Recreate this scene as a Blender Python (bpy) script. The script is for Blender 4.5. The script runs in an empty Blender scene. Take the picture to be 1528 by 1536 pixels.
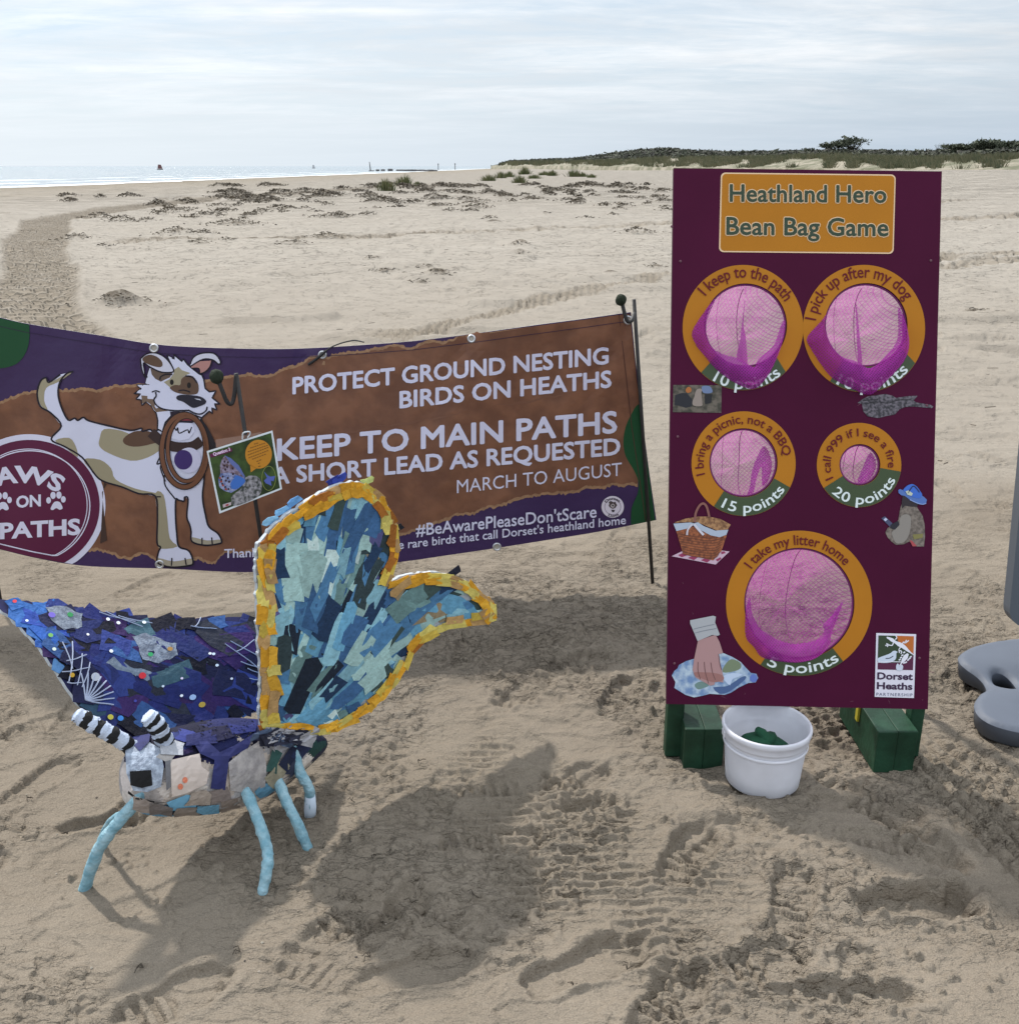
import bpy, math, random
import numpy as np
from mathutils import Vector, Matrix
from mathutils.geometry import delaunay_2d_cdt

random.seed(7)
RNG = np.random.default_rng(11)
R = math.radians
SC = bpy.context.scene
COL = SC.collection

# ------------------------------------------------------------------ camera, sky, sun, exposure
CAM_H, PITCH, FOC = 1.34, R(19.086), 1500.0
cam_d = bpy.data.cameras.new("camera")
cam = bpy.data.objects.new("camera", cam_d)
COL.objects.link(cam)
cam.location = (0, 0, CAM_H)
cam.rotation_euler = (R(90) - PITCH, 0, 0)
cam_d.sensor_fit = 'VERTICAL'
cam_d.sensor_height = 24.0
cam_d.lens = 24.0 * FOC / 1536.0
cam_d.clip_start = 0.05
cam_d.clip_end = 60000
SC.camera = cam

SUN_AZ, SUN_EL = R(-36), R(49)          # azimuth measured from +Y, negative = left
sun_dir = Vector((math.sin(SUN_AZ) * math.cos(SUN_EL), math.cos(SUN_AZ) * math.cos(SUN_EL), math.sin(SUN_EL)))
sl = bpy.data.lights.new("sun", 'SUN')
sl.energy = 3.9
sl.angle = R(2.6)
sl.color = (1.0, 0.95, 0.88)
so = bpy.data.objects.new("sun", sl)
COL.objects.link(so)
so.rotation_euler = sun_dir.to_track_quat('Z', 'Y').to_euler()
so.location = sun_dir * 50

W = bpy.data.worlds.new("World")
SC.world = W
W.use_nodes = True
wn, wl = W.node_tree.nodes, W.node_tree.links
wn.clear()
w_out = wn.new('ShaderNodeOutputWorld')
w_bg = wn.new('ShaderNodeBackground')
w_bg.inputs['Strength'].default_value = 0.118
sky = wn.new('ShaderNodeTexSky')
sky.sky_type = 'NISHITA'
sky.sun_disc = False
sky.sun_elevation = SUN_EL
sky.sun_rotation = SUN_AZ
sky.air_density = 1.0
sky.dust_density = 0.5
sky.ozone_density = 1.5
tc = wn.new('ShaderNodeTexCoord')
sep = wn.new('ShaderNodeSeparateXYZ')
wl.new(tc.outputs['Generated'], sep.inputs[0])
def wmath(op, a, b=None):
    n = wn.new('ShaderNodeMath'); n.operation = op
    for i, v in enumerate((a, b)):
        if v is None: continue
        if isinstance(v, (int, float)): n.inputs[i].default_value = v
        else: wl.new(v, n.inputs[i])
    return n.outputs[0]
zc_ = wmath('ADD', wmath('MAXIMUM', sep.outputs[2], 0.0), 0.07)
cx_ = wmath('DIVIDE', sep.outputs[0], zc_)
cy_ = wmath('DIVIDE', sep.outputs[1], zc_)
comb = wn.new('ShaderNodeCombineXYZ')
wl.new(wmath('MULTIPLY', cx_, 0.55), comb.inputs[0]); wl.new(wmath('MULTIPLY', cy_, 0.95), comb.inputs[1])
def wnoise(scale, detail, rough, off):
    mp = wn.new('ShaderNodeMapping'); mp.inputs['Location'].default_value = (off, off * 1.7, 0)
    wl.new(comb.outputs[0], mp.inputs[0])
    n = wn.new('ShaderNodeTexNoise'); n.inputs['Scale'].default_value = scale
    n.inputs['Detail'].default_value = detail; n.inputs['Roughness'].default_value = rough
    n.inputs['Distortion'].default_value = 0.5
    wl.new(mp.outputs[0], n.inputs['Vector'])
    return n.outputs['Fac']
n1 = wnoise(1.0, 9, 0.66, 3.1)
n2 = wnoise(3.2, 8, 0.66, 9.4)
nn = wmath('ADD', wmath('MULTIPLY', n1, 0.55), wmath('MULTIPLY', n2, 0.45))
ramp = wn.new('ShaderNodeValToRGB')
ramp.color_ramp.elements[0].position = 0.36; ramp.color_ramp.elements[0].color = (0.08, 0.08, 0.08, 1)
ramp.color_ramp.elements[1].position = 0.60; ramp.color_ramp.elements[1].color = (0.90, 0.90, 0.90, 1)
wl.new(nn, ramp.inputs[0])
# thin cloud deck: bright white cloud with greyer cores
n3 = wnoise(0.8, 7, 0.6, 21.0)
cr = wn.new('ShaderNodeValToRGB')
cr.color_ramp.elements[0].position = 0.40; cr.color_ramp.elements[0].color = (5.7, 6.0, 6.3, 1)
cr.color_ramp.elements[1].position = 0.58; cr.color_ramp.elements[1].color = (7.3, 7.5, 7.7, 1)
wl.new(n3, cr.inputs[0])
mixc = wn.new('ShaderNodeMixRGB')
wl.new(ramp.outputs[0], mixc.inputs[0])
pale = wn.new('ShaderNodeMixRGB'); pale.inputs[0].default_value = 0.8; pale.inputs[2].default_value = (4.5, 5.25, 6.05, 1)
wl.new(sky.outputs[0], pale.inputs[1]); wl.new(pale.outputs[0], mixc.inputs[1])
wl.new(cr.outputs[0], mixc.inputs[2])
# pale milky air low over the horizon, brighter under the sun
sdot = wmath('ADD', wmath('MULTIPLY', sep.outputs[0], math.sin(SUN_AZ)), wmath('MULTIPLY', sep.outputs[1], math.cos(SUN_AZ)))
hz = wn.new('ShaderNodeValToRGB')
hz.color_ramp.elements[0].position = 0.55; hz.color_ramp.elements[0].color = (3.9, 4.65, 5.5, 1)
hz.color_ramp.elements[1].position = 1.0; hz.color_ramp.elements[1].color = (5.6, 6.1, 6.5, 1)
wl.new(sdot, hz.inputs[0])
hf = wn.new('ShaderNodeMapRange'); hf.interpolation_type = 'SMOOTHSTEP'
hf.inputs[1].default_value = 0.0; hf.inputs[2].default_value = 0.115; hf.inputs[3].default_value = 0.92; hf.inputs[4].default_value = 0.0
wl.new(sep.outputs[2], hf.inputs[0])
mixh = wn.new('ShaderNodeMixRGB')
wl.new(hf.outputs[0], mixh.inputs[0]); wl.new(mixc.outputs[0], mixh.inputs[1]); wl.new(hz.outputs[0], mixh.inputs[2])
# cloud veil overhead, out of view, brightened to add fill in the shade
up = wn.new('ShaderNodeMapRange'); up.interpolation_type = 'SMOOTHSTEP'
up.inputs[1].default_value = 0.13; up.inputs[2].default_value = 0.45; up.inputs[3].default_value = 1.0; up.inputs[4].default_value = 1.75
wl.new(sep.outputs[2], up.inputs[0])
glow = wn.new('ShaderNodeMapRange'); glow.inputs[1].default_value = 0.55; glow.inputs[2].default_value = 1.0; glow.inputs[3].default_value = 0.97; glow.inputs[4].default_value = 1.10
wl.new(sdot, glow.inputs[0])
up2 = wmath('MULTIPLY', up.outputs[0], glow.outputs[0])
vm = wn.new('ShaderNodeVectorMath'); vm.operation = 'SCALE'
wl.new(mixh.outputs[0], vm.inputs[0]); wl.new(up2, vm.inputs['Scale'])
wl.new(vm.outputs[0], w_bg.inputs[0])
wl.new(w_bg.outputs[0], w_out.inputs[0])

vs = SC.view_settings
vs.view_transform = 'Standard'
vs.look = 'None'
vs.gamma = 1.0
vs.use_curve_mapping = False
vs.exposure = 0.20
SC.cycles.max_bounces = 8
SC.cycles.transparent_max_bounces = 16
SC.cycles.sample_clamp_indirect = 6.0
SC.cycles.use_denoising = True

# ------------------------------------------------------------------ helpers
CP, SP = math.cos(PITCH), math.sin(PITCH)
def rays(px, py):
    a = (np.asarray(px, float) - 764.0) / FOC
    b = (np.asarray(py, float) - 768.0) / FOC
    return a, CP - b * SP, -SP - b * CP
def at_depth(px, py, Y):
    a, f, u = rays(px, py)
    t = np.asarray(Y, float) / f
    return np.stack([a * t, f * t, CAM_H + u * t], -1)
def at_ground(px, py, z=0.0):
    a, f, u = rays(px, py)
    t = (z - CAM_H) / u
    return (float(a * t), float(f * t), z)
def lin(c):
    c = np.asarray(c, float) / 255.0
    return np.where(c <= 0.04045, c / 12.92, ((c + 0.055) / 1.055) ** 2.4)
KSH = 0.80            # how bright a white surface in open shade reads here
def sh(*c):
    """surface colour of a thing whose open-shade appearance is the 8-bit value c"""
    return tuple(np.clip(lin(c) / KSH, 0.003, 0.88))

MATS = {}
def mat(name, color=(0.5, 0.5, 0.5), rough=0.6, var=0.0, vscale=30.0, bump=0.0, bscale=200.0, attr=None,
        spec=0.4, metal=0.0, transl=0.0, coord='Object', bdist=0.002, emission=None, color2=None, detail=5.0):
    if name in MATS: return MATS[name]
    m = bpy.data.materials.new(name); m.use_nodes = True
    n, l = m.node_tree.nodes, m.node_tree.links
    p = n['Principled BSDF']
    p.inputs['Roughness'].default_value = rough
    p.inputs['Metallic'].default_value = metal
    p.inputs['Specular IOR Level'].default_value = spec
    co = n.new('ShaderNodeTexCoord').outputs[coord]
    src = None
    if attr:
        a = n.new('ShaderNodeAttribute'); a.attribute_name = attr; src = a.outputs['Color']
    if var > 0 or color2 is not None:
        t = n.new('ShaderNodeTexNoise'); t.inputs['Scale'].default_value = vscale; t.inputs['Detail'].default_value = detail
        l.new(co, t.inputs['Vector'])
        if color2 is not None:
            rp = n.new('ShaderNodeValToRGB')
            rp.color_ramp.elements[0].position = 0.38; rp.color_ramp.elements[0].color = (*color, 1)
            rp.color_ramp.elements[1].position = 0.62; rp.color_ramp.elements[1].color = (*color2, 1)
            l.new(t.outputs['Fac'], rp.inputs[0]); src = rp.outputs[0]
        if var > 0:
            mr = n.new('ShaderNodeMapRange'); mr.inputs[1].default_value = 0.25; mr.inputs[2].default_value = 0.75
            mr.inputs[3].default_value = 1 - var; mr.inputs[4].default_value = 1 + var
            l.new(t.outputs['Fac'], mr.inputs[0])
            mx = n.new('ShaderNodeMixRGB'); mx.blend_type = 'MULTIPLY'; mx.inputs[0].default_value = 1
            if src is not None: l.new(src, mx.inputs[1])
            else: mx.inputs[1].default_value = (*color, 1)
            l.new(mr.outputs[0], mx.inputs[2]); src = mx.outputs[0]
    if src is not None: l.new(src, p.inputs['Base Color'])
    else: p.inputs['Base Color'].default_value = (*color, 1)
    nrm = None
    if bump > 0:
        t2 = n.new('ShaderNodeTexNoise'); t2.inputs['Scale'].default_value = bscale; t2.inputs['Detail'].default_value = 4
        l.new(co, t2.inputs['Vector'])
        b = n.new('ShaderNodeBump'); b.inputs['Strength'].default_value = bump; b.inputs['Distance'].default_value = bdist
        l.new(t2.outputs['Fac'], b.inputs['Height']); l.new(b.outputs[0], p.inputs['Normal'])
    if transl > 0:
        out = n['Material Output']
        tr = n.new('ShaderNodeBsdfTranslucent')
        if src is not None: l.new(src, tr.inputs[0])
        else: tr.inputs[0].default_value = (*color, 1)
        ms = n.new('ShaderNodeMixShader'); ms.inputs[0].default_value = transl
        l.new(p.outputs[0], ms.inputs[1]); l.new(tr.outputs[0], ms.inputs[2]); l.new(ms.outputs[0], out.inputs[0])
    MATS[name] = m
    return m

def tag(o, label=None, cat=None, group=None, kind=None):
    if label: o['label'] = label
    if cat: o['category'] = cat
    if group: o['group'] = group
    if kind: o['kind'] = kind
    return o
def thing(name, label, cat, loc=(0, 0, 0), group=None):
    o = bpy.data.objects.new(name, None); COL.objects.link(o)
    o.location = loc
    o.empty_display_size = 0.1
    return tag(o, label, cat, group)
def mk(name, verts, faces, m, parent=None, smooth=False, cols=None, midx=None, uv=None):
    """ONE mesh object; verts are world coordinates, kept in place under the parent"""
    V = np.asarray(verts, float).reshape(-1, 3)
    off = np.zeros(3)
    if parent is not None:
        p, q = parent, np.zeros(3)
        while p is not None:
            q += np.array(p.location); p = p.parent
        off = q
    loc = np.zeros(3)
    if parent is None:
        loc = np.array([(V[:, 0].min() + V[:, 0].max()) / 2, (V[:, 1].min() + V[:, 1].max()) / 2, V[:, 2].min()])
    me = bpy.data.meshes.new(name)
    me.from_pydata([tuple(v) for v in (V - off - loc)], [], [tuple(int(i) for i in f) for f in faces])
    for mm in (m if isinstance(m, (list, tuple)) else [m]): me.materials.append(mm)
    if midx is not None: me.polygons.foreach_set('material_index', np.asarray(midx, np.int32))
    if smooth: me.polygons.foreach_set('use_smooth', np.ones(len(me.polygons), bool))
    if cols is not None:
        ca = me.color_attributes.new('Col', 'FLOAT_COLOR', 'CORNER')
        cnt = [len(f) for f in faces]
        C4 = np.concatenate([np.asarray(cols, float), np.ones((len(cols), 1))], 1)
        ca.data.foreach_set('color', np.repeat(C4, cnt, axis=0).ravel().astype(np.float32))
    if uv is not None:
        u = me.uv_layers.new(name='UVMap')
        idx = np.array([i for f in faces for i in f])
        u.data.foreach_set('uv', np.asarray(uv, np.float32)[idx].ravel())
    me.update()
    o = bpy.data.objects.new(name, me); COL.objects.link(o)
    if parent is not None: o.parent = parent
    else: o.location = loc
    return o

class MB:
    """collects shapes for ONE mesh"""
    def __init__(s): s.v = []; s.f = []; s.c = []; s.n = 0
    def add(s, V, F, col=None):
        V = np.asarray(V, float).reshape(-1, 3)
        s.v.append(V); s.f += [tuple(i + s.n for i in f) for f in F]
        s.c += [tuple(col) if col is not None else (0.5, 0.5, 0.5)] * len(F)
        s.n += len(V); return s
    def addc(s, V, F, cols):
        V = np.asarray(V, float).reshape(-1, 3)
        s.v.append(V); s.f += [tuple(i + s.n for i in f) for f in F]; s.c += [tuple(c) for c in cols]; s.n += len(V); return s
    def build(s, name, m, parent=None, smooth=False, colors=False):
        return mk(name, np.concatenate(s.v), s.f, m, parent, smooth, s.c if colors else None)

def tube(pts, rad, sides=10, cap=True):
    P = [Vector(p) for p in pts]
    if not hasattr(rad, '__len__'): rad = [rad] * len(P)
    V, F = [], []
    up = Vector((0.13, 0.21, 0.97))
    prev = None
    for i, p in enumerate(P):
        t = (P[min(i + 1, len(P) - 1)] - P[max(i - 1, 0)]).normalized()
        if prev is None:
            a = t.cross(up)
            if a.length < 0.1: a = t.cross(Vector((1, 0, 0)))
        else:
            a = prev - t * prev.dot(t)
        a.normalize(); prev = a
        b = t.cross(a)
        for k in range(sides):
            w = 2 * math.pi * k / sides
            V.append(p + (a * math.cos(w) + b * math.sin(w)) * rad[i])
    n = len(P)
    for i in range(n - 1):
        for k in range(sides):
            k2 = (k + 1) % sides
            F.append((i * sides + k, i * sides + k2, (i + 1) * sides + k2, (i + 1) * sides + k))
    if cap:
        F.append(tuple(range(sides))[::-1]); F.append(tuple((n - 1) * sides + k for k in range(sides)))
    return [tuple(v) for v in V], F
def catmull(pts, per=6, closed=False):
    P = np.asarray(pts, float); n = len(P); out = []
    rng = range(n) if closed else range(n - 1)
    for i in rng:
        p0 = P[(i - 1) % n] if (closed or i > 0) else P[0]
        p1 = P[i]; p2 = P[(i + 1) % n]
        p3 = P[(i + 2) % n] if (closed or i + 2 < n) else P[-1]
        for k in range(per):
            t = k / per
            out.append(0.5 * ((2 * p1) + (-p0 + p2) * t + (2 * p0 - 5 * p1 + 4 * p2 - p3) * t * t + (-p0 + 3 * p1 - 3 * p2 + p3) * t ** 3))
    if not closed: out.append(P[-1])
    return np.array(out)
def box(cx, cy, cz, sx, sy, sz, bev=0.0):
    import bmesh
    bm = bmesh.new(); bmesh.ops.create_cube(bm, size=1)
    for v in bm.verts: v.co = Vector((v.co.x * sx, v.co.y * sy, v.co.z * sz))
    if bev > 0: bmesh.ops.bevel(bm, geom=bm.edges[:], offset=bev, segments=2, affect='EDGES', profile=0.5)
    bm.verts.index_update()
    V = [(v.co.x + cx, v.co.y + cy, v.co.z + cz) for v in bm.verts]
    F = [[v.index for v in f.verts] for f in bm.faces]
    bm.free(); return V, F
def lathe(prof, cx, cy, cz, n=48):
    V, F = [], []
    for r_, z_ in prof:
        for k in range(n):
            w = 2 * math.pi * k / n
            V.append((cx + r_ * math.cos(w), cy + r_ * math.sin(w), cz + z_))
    for i in range(len(prof) - 1):
        for k in range(n):
            k2 = (k + 1) % n
            F.append((i * n + k, i * n + k2, (i + 1) * n + k2, (i + 1) * n + k))
    return V, F

def pip(P, poly):
    P = np.asarray(P, float); poly = np.asarray(poly, float)
    x, y = P[:, 0], P[:, 1]; ins = np.zeros(len(P), bool)
    x1, y1 = poly[:, 0], poly[:, 1]; x2, y2 = np.roll(x1, -1), np.roll(y1, -1)
    for a, b, c, d in zip(x1, y1, x2, y2):
        if b == d: continue
        cnd = ((b > y) != (d > y)) & (x < (c - a) * (y - b) / (d - b) + a)
        ins ^= cnd
    return ins
def dist_poly(P, poly):
    P = np.asarray(P, float); A = np.asarray(poly, float); B = np.roll(A, -1, 0)
    best = np.full(len(P), 1e9)
    for a, b in zip(A, B):
        d = b - a; L = max(d @ d, 1e-12)
        t = np.clip(((P - a) @ d) / L, 0, 1)
        best = np.minimum(best, np.hypot(*(P - a - t[:, None] * d).T))
    return best
def densify(poly, step, closed=True):
    A = np.asarray(poly, float); out = []
    n = len(A)
    for i in range(n if closed else n - 1):
        a, b = A[i], A[(i + 1) % n]
        k = max(1, int(math.ceil(np.hypot(*(b - a)) / step)))
        for j in range(k): out.append(a + (b - a) * j / k)
    if not closed: out.append(A[-1])
    return np.array(out)
def triang(outline, holes=(), step=None):
    loops = [np.asarray(outline, float)] + [np.asarray(h, float) for h in holes]
    if step: loops = [densify(l_, step) for l_ in loops]
    V, E = [], []
    for l_ in loops:
        b = len(V); n = len(l_)
        V += [tuple(p) for p in l_]; E += [(b + i, b + (i + 1) % n) for i in range(n)]
    if step:
        o = loops[0]
        gx = np.arange(o[:, 0].min(), o[:, 0].max(), step); gy = np.arange(o[:, 1].min(), o[:, 1].max(), step)
        G = np.stack(np.meshgrid(gx, gy), -1).reshape(-1, 2)
        if len(G):
            k = pip(G, o)
            for h in loops[1:]: k &= ~pip(G, h)
            G = G[k]
        for l_ in loops:
            if len(G): G = G[dist_poly(G, l_) > step * 0.35]
        V += [tuple(p) for p in G]
    vo, _, fo, *_ = delaunay_2d_cdt([Vector(v) for v in V], E, [], 0, 1e-5)
    vo = np.array([tuple(v) for v in vo])
    fo = np.array([f for f in fo if len(f) == 3])
    c = vo[fo].mean(1)
    k = pip(c, loops[0])
    for h in loops[1:]: k &= ~pip(c, h)
    fo = fo[k]
    # counter-clockwise in a y-down picture = facing the viewer
    a, b, c = vo[fo[:, 0]], vo[fo[:, 1]], vo[fo[:, 2]]
    ar = (b[:, 0] - a[:, 0]) * (c[:, 1] - a[:, 1]) - (b[:, 1] - a[:, 1]) * (c[:, 0] - a[:, 0])
    fo[ar > 0] = fo[ar > 0][:, ::-1]
    return vo, [tuple(f) for f in fo]
def decal(name, outline, surf, off, m, parent, holes=(), step=None):
    v, f = triang(outline, holes, step)
    return mk(name, surf(v[:, 0], v[:, 1], off), f, m, parent)
def ribbon2(pts, width, closed=False, step=8):
    P = densify(pts, step, closed)
    n = len(P)
    w = np.broadcast_to(np.asarray(width, float), (n,)) if not hasattr(width, '__len__') else np.interp(np.linspace(0, 1, n), np.linspace(0, 1, len(width)), width)
    if closed: t = np.roll(P, -1, 0) - np.roll(P, 1, 0)
    else:
        t = np.gradient(P, axis=0)
    t /= np.maximum(np.hypot(t[:, 0], t[:, 1])[:, None], 1e-9)
    nn_ = np.stack([-t[:, 1], t[:, 0]], 1)
    L, Rr = P + nn_ * w[:, None] / 2, P - nn_ * w[:, None] / 2
    V = np.concatenate([L, Rr]); F = []
    for i in range(n if closed else n - 1):
        j = (i + 1) % n
        F.append((i, j, n + j, n + i))
    return V, F
def slab(name, outline, surf, o_front, o_back, mats, parent, holes=(), step=None, edge_mat=1):
    """a sheet with thickness: front face material 0, back and edges material 1"""
    v, f = triang(outline, holes, step)
    n = len(v)
    A = surf(v[:, 0], v[:, 1], o_front); B = surf(v[:, 0], v[:, 1], o_back)
    F = list(f); mi = [0] * len(f)
    F += [tuple(n + i for i in t[::-1]) for t in f]; mi += [1] * len(f)
    edge = {}
    for t in f:
        for i in range(3):
            a, b = t[i], t[(i + 1) % 3]
            edge[(a, b)] = edge.get((a, b), 0) + 1
    for (a, b) in edge:
        if (b, a) not in edge:
            F.append((b, a, n + a, n + b)); mi.append(edge_mat)
    return mk(name, np.concatenate([A, B]), F, mats, parent, midx=mi)

_text_cache = {}
def text_mesh(s, bold=0.0, spacing=1.0):
    key = (s, bold, spacing)
    if key in _text_cache: return _text_cache[key]
    cu = bpy.data.curves.new('t', 'FONT'); cu.body = s; cu.size = 1.0; cu.offset = bold; cu.resolution_u = 3
    cu.space_character = spacing
    ob = bpy.data.objects.new('t', cu); COL.objects.link(ob)
    dg = bpy.context.evaluated_depsgraph_get()
    me = bpy.data.meshes.new_from_object(ob.evaluated_get(dg))
    V = np.array([v.co[:2] for v in me.vertices]); F = [tuple(p.vertices) for p in me.polygons]
    bpy.data.objects.remove(ob); bpy.data.meshes.remove(me); bpy.data.curves.remove(cu)
    _text_cache[key] = (V, F)
    return V, F
CAP = None
def cap_h(bold):
    V, _ = text_mesh('H', bold)
    return V[:, 1].min(), V[:, 1].max() - V[:, 1].min()
def text_line(name, s, p0, p1, cap, surf, off, m, parent, bold=0.0, spacing=1.0, arch=0.0, slant=None, grow=0.0, thick=0.0):
    """text from pixel p0 to p1 (baseline ends), capital height cap px"""
    V, F = text_mesh(s, bold, spacing)
    if grow: V2, F = text_mesh(s, bold + grow, spacing)
    y0, ch = cap_h(bold)
    x0, x1 = V[:, 0].min(), V[:, 0].max()
    if grow: V = V2
    p0, p1 = np.array(p0, float), np.array(p1, float)
    d = p1 - p0
    e = d / np.hypot(*d)
    up = np.array([e[1], -e[0]]) if slant is None else np.array(slant, float)
    tt = (V[:, 0] - x0) / (x1 - x0)
    P = p0 + tt[:, None] * d + ((V[:, 1] - y0) / ch * cap)[:, None] * up
    P[:, 1] += arch * 4 * tt * (1 - tt)
    if thick:
        s = [(e * math.cos(w_) + up * math.sin(w_)) * cap * thick for w_ in np.arange(8) * math.pi / 4]
        VV = np.concatenate([surf(P[:, 0] + q[0], P[:, 1] + q[1], off + 0.00006 * i) for i, q in enumerate(s)])
        return mk(name, VV, [tuple(a + i * len(P) for a in f) for i in range(8) for f in F], m, parent)
    return mk(name, surf(P[:, 0], P[:, 1], off), F, m, parent)
def text_arc(name, s, c, r, a0, a1, cap, surf, off, m, parent, bold=0.0, inward=False, asp=1.0):
    """text round centre c at baseline radius r px from angle a0 to a1 (degrees, clockwise on the picture, 0 = right, 90 = down)"""
    V, F = text_mesh(s, bold)
    y0, ch = cap_h(bold)
    x0, x1 = V[:, 0].min(), V[:, 0].max()
    tt = (V[:, 0] - x0) / (x1 - x0)
    a = np.radians(a0 + (a1 - a0) * tt)
    h = (V[:, 1] - y0) / ch * cap
    rr = r - h if inward else r + h
    return mk(name, surf(c[0] + rr * np.cos(a), c[1] + rr * np.sin(a) * asp, off), F, m, parent)

# value noise
def _hash(ix, iy, seed):
    h = (ix.astype(np.int64) * 374761393 + iy.astype(np.int64) * 668265263 + seed * 974634777) & 0xFFFFFFFF
    h = ((h ^ (h >> 13)) * 1274126177) & 0xFFFFFFFF
    h = (h ^ (h >> 16)) & 0xFFFFFFFF
    return h.astype(np.float64) / 2147483648.0 - 1.0
def vn(x, y, seed=0):
    ix, iy = np.floor(x), np.floor(y)
    fx, fy = x - ix, y - iy
    ix = ix.astype(np.int64); iy = iy.astype(np.int64)
    u = fx * fx * fx * (fx * (fx * 6 - 15) + 10); v = fy * fy * fy * (fy * (fy * 6 - 15) + 10)
    a, b = _hash(ix, iy, seed), _hash(ix + 1, iy, seed)
    c, d = _hash(ix, iy + 1, seed), _hash(ix + 1, iy + 1, seed)
    return (a + (b - a) * u) * (1 - v) + (c + (d - c) * u) * v
def fbm(x, y, oct=4, seed=0, gain=0.5):
    s = np.zeros_like(x); a = 1.0; t = 0
    for i in range(oct):
        c_, s_ = math.cos(0.6 * i), math.sin(0.6 * i)
        s += a * vn((c_ * x - s_ * y) * 2 ** i, (s_ * x + c_ * y) * 2 ** i, seed + i * 17); t += a; a *= gain
    return s / t
def sst(a, b, x):
    t = np.clip((x - a) / (b - a), 0, 1)
    return t * t * (3 - 2 * t)
# ------------------------------------------------------------------ terrain
SHORE = np.array([(-400, -95.0), (-60, -70.0), (0, -63.5), (118, -57.0), (400, -41.0), (900, -20.0), (1500, 20.0), (4000, 200.0)])
def shore_d(X, Y):
    return X - np.interp(Y, SHORE[:, 0], SHORE[:, 1])
def base_z(X, Y):
    D = shore_d(X, Y)
    z = np.interp(D, [-60, -20, 0, 14, 45, 72, 95, 120, 200, 600], [-3, -1.9, -1.0, -0.62, -0.06, 0.0, 0.45, 1.05, 1.3, 1.5])
    return z
def gpt(px, py):
    z = 0.0
    for _ in range(12):
        g = at_ground(px, py, z)
        z = 0.5 * z + 0.5 * float(base_z(np.array([g[0]]), np.array([g[1]]))[0])
    return at_ground(px, py, z)

# sand mounds: picture position of the foot, width px, height px
MOUNDS = [(182, 458, 78, 22), (116, 360, 36, 9), (268, 352, 48, 12), (305, 352, 26, 7), (160, 372, 26, 6), (238, 309, 26, 10), (262, 318, 40, 7),
          (185, 333, 34, 10), (150, 327, 34, 7), (218, 332, 18, 5), (352, 338, 62, 9), (300, 366, 30, 6), (495, 326, 40, 5), (440, 366, 40, 5), (576, 411, 40, 8),
          (655, 415, 50, 10), (630, 426, 20, 5), (780, 372, 34, 9), (780, 384, 30, 6), (490, 357, 36, 8), (340, 362, 20, 5), (420, 313, 30, 5),
          (400, 300, 30, 8), (410, 302, 14, 6), (375, 298, 22, 6), (330, 310, 26, 4), (445, 296, 24, 6), (480, 296, 24, 6), (500, 295, 20, 6), (510, 326, 24, 8), (550, 323, 20, 4),
          (555, 297, 24, 5), (560, 303, 20, 5), (612, 284, 18, 6), (640, 290, 26, 8), (620, 305, 24, 5), (650, 297, 20, 6), (690, 291, 22, 5), (660, 281, 18, 5), (715, 312, 30, 6),
          (740, 338, 30, 5), (720, 281, 18, 4), (760, 296, 26, 4), (800, 300, 24, 4), (850, 302, 20, 4), (880, 330, 22, 4), (700, 300, 20, 4), (735, 330, 24, 5), (955, 350, 34, 9), (985, 402, 16, 4),
          (1460, 470, 26, 5), (640, 404, 22, 6), (560, 390, 26, 4), (380, 322, 20, 4), (915, 417, 14, 4)]
_r = np.random.default_rng(5)
for _ in range(140):
    MOUNDS.append((_r.uniform(330, 1000), 277 + 48 * _r.beta(1.0, 1.7), _r.uniform(8, 24), _r.uniform(2, 4.5)))
for _ in range(30):
    MOUNDS.append((_r.uniform(100, 420), 292 + 45 * _r.beta(1.0, 1.4), _r.uniform(8, 24), _r.uniform(2, 5)))
MW = []
for px, py, w_, h_ in MOUNDS:
    g = gpt(px, py); sc = g[1] * CP / FOC
    MW.append((g[0], g[1], max(w_ * sc * 0.5, 0.10), max(w_ * sc * 0.42, 0.10), h_ * sc * 1.05))

# footprints: x, y, heading, length, width, depth, tread
FEET = []
def foot_px(px, py, ang, L=0.27, w=0.10, d=0.028, tr=1):
    g = at_ground(px, py); FEET.append((g[0], g[1], R(ang), L, w, d * 0.85, tr))
for a in [(1030, 1275, 60, 0.26, 0.11, 0.035, 1), (760, 1165, 15, 0.27, 0.10, 0.016, 1), (665, 1180, 80, 0.2, 0.1, 0.012, 1), (740, 1250, 10, 0.26, 0.1, 0.018, 1),
          (880, 1195, 10, 0.14, 0.07, 0.03, 0), (1375, 1342, 5, 0.24, 0.12, 0.055, 0), (1190, 1345, 70, 0.25, 0.10, 0.025, 1), (1130, 1440, 20, 0.24, 0.1, 0.022, 1),
          (1310, 1195, -50, 0.3, 0.1, 0.03, 1), (1360, 1240, -55, 0.3, 0.1, 0.028, 1), (860, 1160, 30, 0.2, 0.09, 0.02, 1), (870, 985, 30, 0.26, 0.1, 0.03, 1), (930, 1040, 60, 0.26, 0.1, 0.028, 1),
          (790, 955, 10, 0.26, 0.1, 0.03, 0), (700, 970, 80, 0.26, 0.1, 0.02, 1), (520, 1375, 40, 0.26, 0.1, 0.02, 1), (590, 1370, 60, 0.22, 0.1, 0.03, 0), (150, 1225, 15, 0.2, 0.08, 0.03, 0),
          (60, 1160, 70, 0.25, 0.1, 0.02, 0), (880, 1440, 30, 0.28, 0.11, 0.03, 0), (1000, 1500, 50, 0.24, 0.1, 0.03, 1), (620, 1450, 20, 0.26, 0.1, 0.02, 0), (1250, 1480, 0, 0.34, 0.07, 0.03, 0), (240, 1500, 40, 0.26, 0.1, 0.02, 1)]:
    foot_px(*a)
_r = np.random.default_rng(21)
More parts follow.
